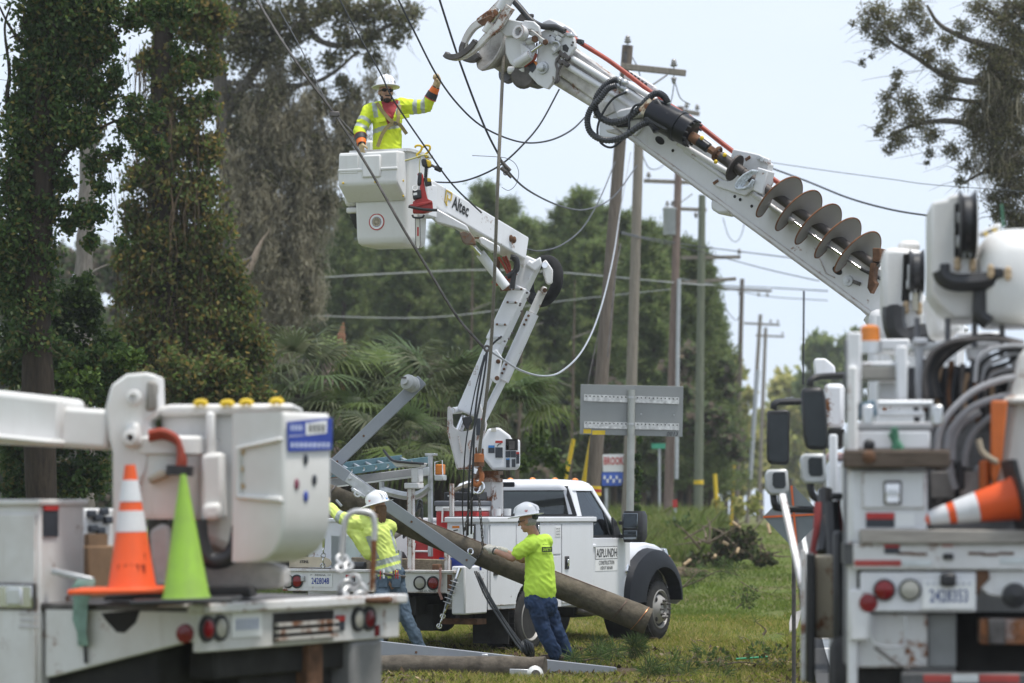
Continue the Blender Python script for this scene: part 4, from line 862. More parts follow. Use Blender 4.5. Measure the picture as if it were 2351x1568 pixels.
p = T.w((1.184,.70,1.50)); o = plate(p, T.u, Zv, .15,.13, PAPER, BT, 'notice_sticker')
for k, s_ in enumerate(('BURN KIT', 'LOCATED', 'INSIDE')): text(s_, p + Zv * (.035 - .035 * k), T.u, Zv, .022, INK, o, width=.11, off=.006)
# rear face of the right-hand body
o = TT().span((.64,-1.20,1.16),(1.12,-1.18,1.59)).build('rear_door', WHITE, BT, .006)
TT().box((.94,-1.205,1.50),(.13,.016,.2)).build('latch_frame', DKSTEEL, o, .006); TT().box((.94,-1.214,1.50),(.09,.014,.15)).build('paddle', CHROME, o, .006)
pp = T.w((.735,-1.202,1.52)); o = plate(pp, T.r, Zv, .10,.12, PAPER, BT, 'warning_sticker'); plate(pp + Zv * .045, T.r, Zv, .10,.03, AMBER, o, 'sticker_header', .005,.002); MB().bar(pp - T.r * .03 - T.u * .008, pp + T.r * .03 - T.u * .008 + Zv * .01,.008,.012).build('pictogram', INK, o)
pb = T.w((.9,-1.204,1.14)); o = plate(T.w((.90,-1.30,1.12)), T.r, Zv, .58,.15, BLUEINK, BT, 'phone_sticker', .1)
text('1-8', T.w((.68,-1.405,1.105)), T.r, Zv, .075, PAPER, o, width=.12, off=.006, bold=.02); text('235', T.w((1.10,-1.405,1.105)), T.r, Zv, .075, PAPER, o, width=.14, off=.006, bold=.02)
# posts on the deck
PED0 = paint('rusty_post', (.70,.69,.68),.5,.35,.45, edge=1.6)
def post(x, y, z0, z1, w=.06, m_=PED0, nm='deck_post'): return TT().span((x - w / 2, y - w / 2, z0),(x + w / 2, y + w / 2, z1)).build(nm, m_, BT, .006)
o = post(.33,-1.6,1.03,2.05,.075); TT().span((.27,-1.67,2.03),(.47,-1.53,2.1)).build('post_cap', WORN, o, .01); TT().span((.36,-1.66,2.1),(.47,-1.54,2.28)).build('post_head', WORN, o, .015)
TT().hexa([(.17,-1.68,2.29),(.50,-1.66,2.29),(.50,-1.54,2.29),(.17,-1.54,2.29),(.10,-1.70,2.36),(.52,-1.68,2.34),(.52,-1.52,2.34),(.10,-1.52,2.36)]).build('cradle', WORN, o, .01)
TT().tube(curve([(-.02,-1.66,2.5),(.12,-1.7,2.38),(.3,-1.72,2.35),(.56,-1.7,2.33)], 5),.016,6).build('cradle_strap', BLACK, o)
TT().box((.30,-1.58,1.035),(.2,.16,.02)).build('base_plate', RUSTM, o)
post(.80,-1.55,1.03,1.4,.06); post(.13,-1.5,1.03,1.28,.03, STEEL, 'stake'); post(.30,-.5,1.03,2.1,.05)
post(.27,-1.0,1.2,2.46,.05, STEEL, 'rack_post'); post(-.42,-1.0,1.7,2.12,.05, STEEL, 'rack_post'); TT().span((.2,-1.02,2.44),(.34,-.94,2.47)).build('rack_hook', STEEL, BT, .005)
TT().bar((-1.25,-1.0,2.09),(.27,-1.0,2.25),.06,.10).build('rack_beam', ALU, BT, .006)
TT().tube(curve([(-.42,-1.0,2.02),(-.1,-1.0,1.95),(.1,-1.0,1.96),(.27,-1.0,2.06)], 5),.05,8).build('rack_gusset', STEEL, BT)
TT().box((.40,-.98,2.27),(.10,.09,.13)).build('marker_light', AMBER, BT, .015); TT().box((.40,-.98,2.17),(.12,.11,.07)).build('marker_base', ALU, BT, .01)
TT().tube([(.36,-1.05,2.2),(.36,-1.05,2.36),(.46,-1.05,2.38),(.47,-1.05,2.2)], .008,6).build('light_guard', CHROME, BT)
# cab
def rrect(x0, x1, y0, y1, z, r, n=4):
    out = []
    for cx_, cy_, a0 in ((x1 - r, y1 - r, 0),(x0 + r, y1 - r, 90),(x0 + r, y0 + r, 180),(x1 - r, y0 + r, 270)):
        for k in range(n + 1): t_ = math.radians(a0 + 90 * k / n); out.append((cx_ + r * math.cos(t_), cy_ + r * math.sin(t_), z))
    return out
def ring_tilt(pts, f_): return [(x, y, z + f_(x, y)) for x, y, z in pts]
cr = lambda x, y: -.022 * ((x - (XL + XR) / 2) / .9) ** 2
mb = TT(); mb.rings([rrect(XL, XR, 1.86,3.38,.50,.04), rrect(XL - .015, XR + .015,1.86,3.38,.66,.05), rrect(XL - .02, XR + .02,1.86,3.38,.95,.05), rrect(XL, XR, 1.86,3.38,1.36,.05), rrect(XL + .03, XR - .03,1.88,3.38,1.44,.06)])
cab = mb.build('cab_body', CABW, BT, angle=50)
def xs_(y): return 0
mb = TT(); rows = []
for y, hw, zt, zb in ((3.385,1.03,1.415,.55),(3.6,1.03,1.41,.72),(4.0,1.02,1.375,.98),(4.5,1.0,1.325,.95),(4.78,.97,1.27,.80),(4.92,.92,1.18,.70),(4.97,.86,1.05,.66)):
    c = (XL + XR) / 2; q = []
    for fx, fz in ((-1,0),(-1.0,.55),(-.985,.80),(-.90,.92),(-.72,.97),(-.4,1.0),(0,1.02),(.4,1.0),(.72,.97),(.90,.92),(.985,.80),(1.0,.55),(1,0)): q.append((c + fx * hw, y, zb + (zt - zb) * fz))
    rows.append(q)
mb.rings(rows); mb.build('hood', CABW, BT, angle=45)
# door with seams, magnetic signs, badge
TT().prism([(XR + .018, y, z) for y, z in ((2.0,.56),(3.30,.56),(3.345,.8),(3.345,1.36),(3.05,1.40),(2.0,1.40))], (.012,0,0)).build('cab_door', CABW, BT, .012)
TT().box((XR + .038,2.17,1.30),(.03,.14,.045)).build('door_handle', CABW, BT, .012)
ds = lambda y, z: T.w((XR + .031, y, z))
o = plate(ds(2.58,1.205), T.u, Zv, .70,.17, INK, BT, 'door_sign', 0,.003); plate(ds(2.58,1.205), T.u, Zv, .68,.155, PAPER, o, 'sign_face', .003,.002)
text('ASPLUNDH', ds(2.58,1.205), T.u, Zv, .115, INK, o, width=.64, off=.008, bold=.012)
o = plate(ds(2.58,1.04), T.u, Zv, .70,.15, PAPER, BT, 'door_sign', 0,.003); text('CONSTRUCTION', ds(2.58,1.075), T.u, Zv, .055, INK, o, width=.48, off=.006, bold=.008); text('USDOT 801600', ds(2.58,1.005), T.u, Zv, .045, INK, o, width=.38, off=.006, bold=.008)
TT().ball((XR + .035,3.27,.94),(.012,.075,.10),14,8).build('badge', CHROME, BT); TT().box((XR + .045,3.27,.945),(.014,.22,.035)).build('badge', CHROME, BT, .005)
# greenhouse: pillars, glass, roof
tr_ = .18
def gp(x, y, z):  # point on the greenhouse, leaning in with height
    k = (z - 1.42) / .62; return (x - math.copysign(tr_, x - (XL + XR) / 2) * k, y, z)
YB0, YB1, YA0, YA1 = 1.885,1.93,2.56,3.16
for x in (XR - .02, XL + .02):
    TT().bar(gp(x, 1.95,1.40), gp(x, 1.99,2.07),.06,.16,(0,1,0)).build('pillar', CABW, BT, .012)
    TT().bar(gp(x, 3.12,1.40), gp(x, 2.56,2.07),.06,.09,(0,1,0)).build('pillar', CABW, BT, .012)
    TT().hexa([gp(x - .01,2.03,1.425), gp(x + .01,2.03,1.425), gp(x + .01,3.06,1.425), gp(x - .01,3.06,1.425), gp(x - .01,2.06,2.045), gp(x + .01,2.06,2.045), gp(x + .01,2.54,2.045), gp(x - .01,2.54,2.045)]).build('side_window', GLASS, BT)
    for a_, b_ in (((2.03,1.425),(3.07,1.425)),((2.05,1.42),(2.07,2.04)),((2.06,2.05),(2.54,2.05)),((2.54,2.05),(3.06,1.43)),((2.78,1.42),(2.78,1.77))):
        p0, p1 = gp(x + .008, *a_), gp(x + .008, *b_); TT().bar(p0, p1,.03,.024,(1,0,0)).build('window_seal', BLACK, BT)
mb = TT(); mb.rings([ring_tilt(rrect(XL + tr_ - .03, XR - tr_ + .03,1.86,2.66, z, .14,6), cr) for z in (2.05,)] + [ring_tilt(rrect(XL + tr_ - .02, XR - tr_ + .02,1.85,2.68,2.09,.16,6), cr), ring_tilt(rrect(XL + tr_ + .01, XR - tr_ - .01,1.89,2.64,2.145,.16,6), cr), ring_tilt(rrect(XL + tr_ + .08, XR - tr_ - .08,1.98,2.54,2.18,.14,6), cr), ring_tilt(rrect(XL + tr_ + .3, XR - tr_ - .3,2.15,2.4,2.19,.08,6), cr)])
mb.build('roof', CABW, BT, angle=60)
# rear wall of the cab round its window
for a_, b_ in (((XL + .02,1.87,1.36),(XR - .02,1.90,1.70)),): TT().span(a_, b_).build('rear_panel', CABW, BT, .01)
TT().hexa([(XL + .14,1.885,1.70),(XR - .12,1.885,1.70),(XR - .12,1.90,1.70),(XL + .14,1.90,1.70),(XL + .24,1.90,2.06),(XR - .24,1.90,2.06),(XR - .24,1.915,2.06),(XL + .24,1.915,2.06)]).build('rear_window', GLASS, BT)
for a_, b_, w_ in (((XL + .12,1.88,1.70),(XR - .1,1.88,1.70),.04),((XL + .20,1.89,2.055),(XR - .2,1.89,2.055),.07),((XL + .11,1.88,1.69),(XL + .25,1.89,2.07),.06),((XR - .09,1.88,1.69),(XR - .23,1.89,2.07),.06)): TT().bar(a_, b_, w_, .02,(0,1,0)).build('window_seal', BLACK, BT, .006)
for s_ in (1,-1):
    c = (XL + XR) / 2; TT().prism([(c + s_ * .925,1.865,1.40),(c + s_ * 1.03,1.865,1.40),(c + s_ * .84,1.88,2.08),(c + s_ * .75,1.88,2.08)], (0,.12,0)).build('corner_panel', CABW, BT, .02)
TT().span((-.43,1.84,2.08),(-.02,1.87,2.145)).build('brake_light', NAVY, BT, .012)
TT().hexa([(XL + .12,3.16,1.42),(XR - .12,3.16,1.42),(XR - .16,3.5,1.42),(XL + .16,3.5,1.42),(XL + .25,2.60,2.05),(XR - .25,2.60,2.05),(XR - .25,2.615,2.05),(XL + .25,2.615,2.05)]).build('windscreen', GLASS, BT)
for i, xx in enumerate((-.75,-.42,-.085,.25,.55)):
    TT().ball((xx, 2.52,2.175 + cr(xx, 0)),(.045,.06,.04),12,8).build('roof_lamp', AMBER, BT)
# seats, headrests, dash, wheel
for xx in (-.55,.4):
    TT().box((xx, 2.2,1.35),(.5,.16,.75)).build('seat_back', BLACK, BT, .06); TT().box((xx, 2.18,1.84),(.28,.12,.22)).build('headrest', BLACK, BT, .05)
TT().span((XL + .08,3.0,1.1),(XR - .08,3.4,1.44)).build('dashboard', BLACK, BT, .05); TT().torus((-.5,2.85,1.42),(0,-.9,.45),.19,.018,24,6).build('steering_wheel', BLACK, BT)
# front flares
def flare(x0, x1):
    n = 16; inner = []; outer = []
    for k in range(n + 1):
        t_ = math.pi - math.pi * k / n
        outer.append((4.02 + .87 * math.cos(t_) * (1 + .06 * (t_ > 2.2)),.52 + .74 * math.sin(t_) ** .85)); inner.append((4.22 + .60 * math.cos(t_),.52 + .47 * math.sin(t_)))
    mb = TT(); rows = []
    for (a_, b_) in zip(outer, inner): rows.append([(x0, a_[0], a_[1]),(x0 + (x1 - x0) * .8, a_[0] + (b_[0] - a_[0]) * .12, a_[1] + (b_[1] - a_[1]) * .12),(x1, a_[0] + (b_[0] - a_[0]) * .45, a_[1] + (b_[1] - a_[1]) * .45),(x1, b_[0], b_[1]),(x0, b_[0], b_[1])])
    mb.rings(rows); return mb.build('wheel_flare', NAVY, BT, angle=50)
flare(XR - .05, XR + .15); flare(XL + .05, XL - .15)
TT().lathe((XR - .08,4.22,.5),(-1,0,0), [(0,.57),(.45,.57),(.45,0)], 28).build('wheel_well', DARK, BT)
TT().lathe((XL + .08,4.22,.5),(1,0,0), [(0,.57),(.45,.57),(.45,0)], 28).build('wheel_well', DARK, BT)
o = TT().hexa([(XR - .16,4.80,1.0),(XR - .02,4.70,1.0),(XR - .03,4.86,1.02),(XR - .16,4.97,1.02),(XR - .14,4.72,1.25),(XR - .02,4.58,1.24),(XR - .04,4.72,1.24),(XR - .14,4.90,1.22)]).build('headlight', plain('lamp_glass', (.4,.42,.45),.1,.6), BT, .015)
TT().box((XR - .015,4.74,1.09),(.02,.07,.1)).build('turn_lamp', AMBER, o, .006)
TT().tube([(XL + .1,4.9,.58),(XL + .0,4.98,.6),(XL + .3,5.1,.62),(XR - .3,5.1,.62),(XR - .02,4.98,.60),(XR + .02,4.84,.56)], .11,8).build('front_bumper', plain('bumper_grey', (.33,.34,.35),.4,.4), BT)
TT().box((XR - .02,5.02,.62),(.05,.12,.14)).build('tow_hook', RUSTM, BT, .01); TT().box((XR - .02,5.0,.74),(.03,.05,.14)).build('tow_hook', RUSTM, BT, .005)
# towing mirrors
for s_, xb in ((1, XR),(-1, XL)):
    o = TT().rings([rrect(xb + s_ * .22 - .13, xb + s_ * .22 + .13,2.98,3.16,1.34,.05), rrect(xb + s_ * .22 - .15, xb + s_ * .22 + .15,2.96,3.2,1.42,.06), rrect(xb + s_ * .22 - .15, xb + s_ * .22 + .15,2.96,3.2,1.70,.06), rrect(xb + s_ * .22 - .13, xb + s_ * .22 + .13,2.98,3.16,1.76,.05)]).build('side_mirror', BLACK, BT, angle=60)
    TT().span((xb + s_ * .22 - .115,2.95,1.53),(xb + s_ * .22 + .10,2.965,1.73)).build('mirror_glass', MIRGL, o, .01); TT().span((xb + s_ * .22 - .11,2.95,1.38),(xb + s_ * .22 + .09,2.965,1.50)).build('mirror_glass', MIRGL, o, .01)
    for z in (1.60,1.42): TT().bar((xb, 3.04, z),(xb + s_ * .12,3.08, z),.05,.05).build('mirror_arm', BLACK, o, .008)
TT().prism([(XR + .0,2.86,1.38),(XR + .0,3.12,1.38),(XR - .04,3.0,1.62),(XR - .05,2.9,1.68)], (.03,0,0)).build('mirror_sail', BLACK, BT, .006)

# ------------------------------------------------------------------ pedestal, turret and boom
TWORN_SHADE = paint('turret_worn_shaded', (.56,.56,.565),.45,.3,.34, edge=1.4)  # turret shadow put into the greyer base colour; rust and grime are wear
TP = plain('turret_grey_white', (.62,.62,.62),.5,0,.06)
PED = paint('rusty_pedestal', (.72,.71,.70),.5,.3,.60, edge=1.5)
o = TT().span((.09,.35,1.03),(.42,.68,2.17)).build('pedestal', PED, BT, .01); TT().ball((.19,.352,1.86),(.12,.012,.2),20,8).build('opening', RUSTM, o)
TT().lathe((.27,.5,2.13),(0,0,1), [(0,.2),(.05,.2),(.052,.17),(.09,.17),(.092,.21),(.14,.21)], 28).build('turntable', paint('rust_ring', (.35,.25,.2),.6,.5,.8), BT)
TY = 36.7
def wp(pts, Y, z=W1): return [P(z(*q), Y) for q in pts]
for y0, th in ((36.28,.14),(36.86,.14)):
    MB().prism(wp([(135,1085),(150,1080),(162,1112),(168,1200),(215,1235),(282,1222),(300,1160),(318,1060),(335,1075),(372,1190),(345,1300),(345,1458),(190,1460),(131,1235)], y0),(0, th, 0)).build('turret_cheek', TWORN_SHADE, BT, .02)
MB().prism(wp([(140,1240),(330,1240),(340,1458),(195,1458)], 36.42),(0,.44,0)).build('turret_body', TWORN_SHADE, BT, .02)
MB().prism(wp([(195,1258),(205,1262),(225,1360),(214,1362)], 36.265),(0,.02,0)).build('turret_rib', WORN, BT, .004); MB().prism(wp([(255,1310),(265,1312),(285,1400),(274,1402)], 36.265),(0,.02,0)).build('turret_rib', WORN, BT, .004)
MB().cyl(P(W1(160,1110),36.3), P(W1(210,1105),36.95),.045).build('pivot_pin', WHITE, BT)
MB().tube(wp([(205,1225),(240,1140)], 36.6),.05,10).build('lift_ram', CHROME, BT)
MB().prism(wp([(220,1150),(275,1140),(285,1170),(250,1222),(228,1190)], 36.24),(0,.06,0)).build('boot', BLACK, BT, .01)
cb = MB().prism(wp([(338,1290),(375,1216),(443,1208),(508,1256),(520,1282),(568,1280),(568,1442),(546,1458),(402,1462),(340,1385)], 36.2),(0,.55,0)).build('control_box', WHITE, BT, .03,3)
def lab(x0, y0, x1, y1, m_, Y=36.19, par=cb, z=W1, nm='sticker'):
    return MB().prism(wp([(x0, y0),(x1, y0),(x1, y1),(x0, y1)], Y, z),(0,.006,0)).build(nm, m_, par)
DKST = plain('dark_sticker', (.03,.035,.045),.4,0,.3,40)
lab(482,1278,555,1345, DARK); lab(500,1290,535,1340, DKSTEEL, 36.185); lab(378,1316,415,1362, DKST); lab(378,1316,415,1330, plain('notice_blue', (.04,.2,.5),.5),36.186)
lab(420,1288,464,1392, PAPER); lab(420,1288,464,1302, REDINK, 36.186); lab(420,1328,464,1390, DKST, 36.186); MB().tube(wp([(430,1322),(442,1308),(456,1306)], 36.185),.006,5).build('pictogram', INK, cb)
for q in ((481,1350,511,1388),(513,1350,543,1388),(545,1355,564,1425),(484,1394,506,1448),(518,1398,540,1446)): lab(*q, DKST)
lab(545,1355,564,1368, REDINK, 36.186); lab(484,1394,506,1402, plain('notice_blue', (.04,.2,.5),.5),36.186); lab(487,1322,504,1346, PAPER); lab(395,1212,425,1234, plain('beige', (.5,.48,.42),.5),36.19)
lab(306,1155,330,1255, DKST, 36.27, BT); lab(334,1155,357,1228, DKST, 36.27, BT); lab(334,1155,357,1163, REDINK, 36.265, BT)
UPV = (-.38,-1,-.1)
def bb(a_, b_, w, h, nm, m_, Y0=36.6, Y1=36.6, z=W1, bev=.02, up=UPV, **k): return MB().bar(P(z(*a_), Y0), P(z(*b_), Y1), w, h, up, **k).build(nm, m_, BT, bev)
bb((255,1130),(425,700),.26,.24, 'lower_boom', WHITE, w1=.2, h1=.2)
sl = bb((418,705),(575,372),.222,.225, 'boom_sleeve', WHITE)
bb((560,400),(652,205),.20,.2, 'boom_head', WHITE)
for q in ((552,383),(518,462),(455,594),(420,674)):
    c = P(W1(*q),36.44); d = Vector((.92,-.28,-.05)).normalized(); o = MB().bar(c - d * .075, c + d * .075,.035,.018,(0,-1,0)).build('bolt_strip', STEEL, sl, .006)
    for s_ in (-1,1): MB().lathe(c + d * .052 * s_, (-.2,-1,0), [(0,.016),(.02,.014),(.022,0)], 8).build('bolt', RUSTM, sl)
for q in ((565,480),(575,515),(568,470),(612,440),(607,405),(500,680),(520,645),(485,725),(474,695)):
    MB().lathe(P(W1(*q),36.42),(.5,-.85,0), [(0,.014),(.02,.012),(.022,0)], 8).build('bolt', DKSTEEL, sl)
MB().prism(wp([(370,900),(385,770),(425,740),(462,790),(440,945),(420,945)], 36.36),(0,.04,0)).build('link_plate', WHITE, BT, .012)
for q in ((437,815),(430,915)): MB().lathe(P(W1(*q),36.36),(0,-1,0), [(0,.03),(.015,.028),(.016,0)], 12).build('pin', RUSTM, BT)
MB().tube(wp([(335,1185),(470,915)], 36.75),.052,14).build('link_rod', WHITE, BT)
MB().tube(wp([(462,930),(643,528)], 36.75),.083,16).build('link_tube', WHITE, BT)
MB().tube(wp([(640,530),(700,400)], 36.75),.055,14).build('link_rod', WORN, BT)
for q in ((618,542),(604,567),(592,594),(484,833),(472,860),(460,885)): MB().lathe(P(W1(*q),36.665),(.1,-1,0), [(0,.018),(.02,.016),(.022,0)], 8).build('bolt', RUSTM, BT)
MB().torus(P(W1(705,335),36.95),(-.72,-.68,.16),.27,.075,40,12).build('hose_wheel', plain('black_cover', (.012,.012,.013),.95,0,.3,20,.3), BT)
MB().prism(wp([(700,222),(722,205),(765,268),(762,348),(738,356),(722,345),(705,290)], 36.5),(0,.05,0)).build('elbow_plate', WORN, BT, .015)
MB().prism(wp([(622,205),(640,220),(690,188),(700,235),(660,280),(600,240)], 36.45),(0,.25,0)).build('elbow_yoke', WHITE, BT, .02)
MB().prism(wp([(690,380),(705,365),(728,372),(728,405),(712,420),(698,410)], 36.6),(0,.1,0)).build('rod_end', WORN, BT, .012)
MB().lathe(P(W1(716,390),36.6),(0,-1,0), [(0,.03),(.02,.028),(.021,0)], 12).build('pin', RUSTM, BT); MB().lathe(P(W1(716,240),36.5),(0,-1,0), [(0,.04),(.015,.038),(.016,0)], 14).build('pin', CHROME, BT)
MB().prism(wp([(540,222),(575,140),(602,190),(590,245),(552,240)], 36.4),(0,.12,0)).build('elbow_lug', WORN, BT, .015)
MB().lathe(P(W1(580,168),36.4),(0,-1,0), [(0,.022),(.02,.02),(.021,0)], 12).build('pin', RUSTM, BT)
MB().prism(wp([(470,350),(500,330),(515,390),(450,392),(445,372)], 36.5),(0,.12,0)).build('ram_foot', RUSTM, BT, .01)
# upper boom
UB0, UB1 = P((968,440),34.7), P((1192,572),36.45)
ub = MB().bar(UB0, UB1,.26,.30).build('upper_boom', WHITE, BT, .02)
dU = (UB1 - UB0).normalized(); nU = Vector((-dU.y, dU.x, 0)); nU = -nU.normalized() if nU.y > 0 else nU.normalized(); vU = nU.cross(dU).normalized(); vU = vU if vU.z > 0 else -vU
MB().prism(wp([(808,1190),(845,1140),(885,1150),(1115,1280),(1135,1330),(1010,1290),(880,1255)], 34.72, Z8),(0,.2,0)).build('boom_fairing', WHITE, ub, .015)
MB().prism(wp([(1205,1375),(1235,1365),(1372,1440),(1372,1490),(1300,1480),(1215,1420)], 35.2, Z8),(0,.2,0)).build('boom_fairing', WHITE, ub, .015)
pA = UB0 + dU * .62 + nU * .132 + vU * .03; text('Altec', pA + dU * .02, dU, vU, .16, INK, ub, width=.36, bold=.025, off=.004)
for a_, b_ in (((-.31,.09),(-.19,.09)),((-.31,.09),(-.31,-.05)),((-.19,.09),(-.19,0)),((-.19,0),(-.27,0)),((-.27,.045),(-.27,-.09)),((-.31,-.05),(-.25,-.09))):
    MB().bar(pA + dU * a_[0] + vU * a_[1] + nU * .003, pA + dU * b_[0] + vU * b_[1] + nU * .003,.018,.006, tuple(nU)).build('emblem_stroke', plain('emblem_gold', (.6,.42,.06),.5), ub)
for q in ((513,80),(532,88)): MB().ball(P(W1(*q),36.05),(.03,.03,.045),10,8).build('boom_hole', RUSTM, ub)
MB().prism(wp([(205,45),(262,30),(300,85),(305,115),(240,112),(222,95)], 35.1),(0,.18,0)).build('ram_bracket', paint('rusty_bracket', (.20,.16,.13),.6,.6,.25,(.09,.05,.03)), BT, .01)
MB().tube(wp([(270,105),(335,178)], 35.35),.032,12).build('tilt_rod', CHROME, BT)
MB().tube(wp([(328,168),(485,372)], 35.4),.06,14).build('tilt_ram', WHITE, BT)
for i, q in enumerate(([(440,190),(480,260),(500,300),(520,360)], [(465,190),(490,240),(520,310),(540,330)], [(480,185),(505,240),(510,300),(525,350)], [(400,345),(440,325),(490,310),(540,270)], [(425,358),(460,340),(505,320),(550,290)])): MB().tube(curve(wp(q, 36.2 + .02 * i),5),.016,7).build('hydraulic_hose', REDHOSE, BT)
for q in ([(510,190),(545,200),(550,260),(520,290),(490,310)], [(520,185),(550,230),(530,300),(520,380)]): MB().tube(curve(wp(q, 36.1),5),.035,8).build('hose_sleeve', BLACK, BT)
MB().prism(wp([(415,190),(450,190),(445,300),(425,300)], 36.35),(0,.08,0)).build('elbow_link', RUSTM, BT, .01)
for q in ((300,840,318,865),(290,870,305,895),(258,930,272,960)): lab(*q, WHITE, 36.4, BT, W1, 'boom_bracket')
# bucket
cr_ = P(Z8(640,1420),34.0); BKa = 20
bf = Fr((0,0), BKa); bo = cr_ - bf.r * .325 + bf.u * .32; BK = Fr((bo.x, bo.y), BKa, bo.z)
def rr3(hx, hy, z, r=.06): return rrect(-hx, hx, -hy, hy, z, r, 4)
mb = MB(BK); mb.rings([rr3(.29,.28,0), rr3(.318,.312,.03), rr3(.328,.322,.1), rr3(.345,.34,.7), rr3(.365,.36,1.08), rr3(.40,.395,1.085), rr3(.40,.395,1.12), rr3(.345,.34,1.12), rr3(.335,.33,1.06), rr3(.30,.295,.12)])
bk = mb.build('bucket', FIBRE, BT, angle=50)
mb = MB(BK); mb.prism([(-.43, y, z) for y, z in ((-.34,1.085),(-.60,1.07),(-.62,.70),(-.60,.67),(-.345,.50),(-.335,.6))], (.76,0,0)); pch = mb.build('tool_pouch', FIBRE, bk, .025,3)
MB(BK).hexa([(-.12,-.64,.76),(.12,-.64,.76),(.12,-.60,.76),(-.12,-.60,.76),(-.11,-.63,1.03),(.12,-.63,1.03),(.12,-.59,1.03),(-.11,-.59,1.03)]).build('pouch_panel', FIBRE, pch, .02)
MB(BK).box((-.05,-.615,.86),(.76,.02,.035)).build('pouch_rib', FIBRE, pch, .01); MB(BK).box((-.29,-.612,.93),(.24,.015,.22)).build('pouch_panel', FIBRE, pch, .012)
for q in ((-.36,.71),(.05,.71)): MB(BK).ball((q[0], -.625, q[1]),(.014,.01,.014),8,6).build('rivet', YEL, pch)
for q in ((-.345,.73),(-.345,.55)): MB(BK).ball((.333, q[0] - .1, q[1]),(.01,.014,.014),8,6).build('rivet', YEL, pch)
MB(BK).span((-.50,-.2,.68),(-.40,.06,.92)).build('side_box', FIBRE, bk, .03); MB(BK).span((-.53,-.22,.48),(-.37,.08,.67)).build('side_box', FIBRE, bk, .05)
MB(BK).span((-.51,-.2,.40),(-.36,.06,.47)).build('side_shelf', FIBRE, bk, .02); MB(BK).hexa([(-.44,-.1,.22),(-.36,-.1,.22),(-.36,.04,.22),(-.44,.04,.22),(-.5,-.14,.40),(-.36,-.14,.40),(-.36,.06,.40),(-.5,.06,.40)]).build('side_pouch', BLACK, bk, .02)
MB(BK).span((-.44,.22,1.0),(-.34,.42,1.32)).build('back_post', FIBRE, bk, .03)
MB(BK).span((.33,.0,.35),(.47,.3,.75)).build('bucket_bracket', WHITE, bk, .02)
ec = (-.055,-.338,.27)
for r_, m_, k in ((.100, REDINK, 0),(.086, PAPER, 1),(.060, BLUEINK, 2),(.055, plain('emblem_tan', (.5,.42,.3),.5),3)): MB(BK).lathe((ec[0], ec[1] + .012 - .002 * k, ec[2]),(0,-1,0), [(0, r_),(.004, r_)], 28).build('emblem', m_, bk)
for k in range(10): t_ = 2 * math.pi * k / 10; MB(BK).bar((ec[0] + .018 * math.cos(t_), ec[1] - .003, ec[2] + .018 * math.sin(t_)),(ec[0] + .045 * math.cos(t_), ec[1] - .003, ec[2] + .045 * math.sin(t_)),.004,.004,(0,-1,0)).build('emblem_ray', INK, bk)
for k in range(22):
    t_ = 2 * math.pi * (k + .5) / 22; MB(BK).box((ec[0] + .073 * math.cos(t_), ec[1] + .0095, ec[2] + .073 * math.sin(t_)),(.007,.004,.012)).build('emblem_mark', BLUEINK, bk)
# ================================================================== DIGGER DERRICK (boom across the top right)
R2 = Fr((4.75,29.8),6)
DT = fthing('digger_derrick_truck', 'digger derrick truck whose long white auger boom reaches across the top of the view', 'truck', R2)
def DR(): return MB(R2)
BA, BB = P((1286,129),32.9), P((2090,717),30.9)
BF = Fr((0,0),0); BF.O = BA; BF.r = (BB - BA).normalized()
BF.u = Vector((0,0,1)).cross(BF.r).normalized(); BF.z = BF.r.cross(BF.u).normalized()
if BF.u.y < 0: BF.u = -BF.u
LB = (BB - BA).length
def bo(z, q, u=-.2): return BF.on(z(*q),1, u)
def bpoly(z, pts, u0, th, nm, m_, par=None, bev=.012, **k):
    mb = MB(BF); mb.prism([bo(z, q, u0) for q in pts], (0, th, 0)); return mb.build(nm, m_, par or DT, bev, **k)
BW = paint('derrick_white', (.66,.665,.68),.35,.26,.16, edge=.5)
BDIRT = paint('derrick_dirty', (.66,.64,.61),.45,.75,.2, dirtc=(.12,.10,.085), scale=3.5, edge=.4)
t0 = bo(Z6,(1500,880))[0]
ob = MB(BF).span((t0,-.2,-.25),(LB + .6,.2,.21)).build('outer_boom', BW, DT, .03)
MB(BF).span((t0 + .1,-.165,-.272),(LB + .5,.165,-.252)).build('boom_underside', BDIRT, ob)
MB(BF).span((t0,-.21,.15),(LB, -.202,.21)).build('boom_rib', BW, ob, .003); MB(BF).span((t0,-.21,-.25),(LB, -.202,-.2)).build('boom_rib', BW, ob, .003)
ib = MB(BF).span((.05,-.14,-.16),(t0 + .3,.14,.17)).build('inner_boom', BDIRT, DT, .02)
for q in ((1995,1260),): pass
for q, rx in (((72,298),.05),((1382,1258),.05)):
    c = bo(Z7, q, -.205); MB(BF).ball(c, (rx * 1.3,.008, rx * .8),14,6).build('boom_hole', DARK, ob)
for q in ((168,373),(750,783),(665,735),(625,712)): MB(BF).ball(bo(Z7, q, -.205),(.018,.006,.018),8,5).build('boom_hole', DARK, ob)
c = bo(Z7,(1465,1335),-.2); MB(BF).lathe(c, (0,-1,0), [(0,.06),(.03,.055),(.031,.02),(.05,.02),(.051,0)], 18).build('boom_pin', STEEL, ob); MB(BF).bar(c + Vector((.06,-.03,.03)), c + Vector((.14,-.03,.05)),.03,.04).build('pin_keeper', DKSTEEL, ob)
MB(BF).tube([bo(Z7,(1215,1090),-.207), bo(Z7,(1300,1280),-.207), bo(Z7,(1365,1310),-.207)], .008,5).build('weld_line', BW, ob)
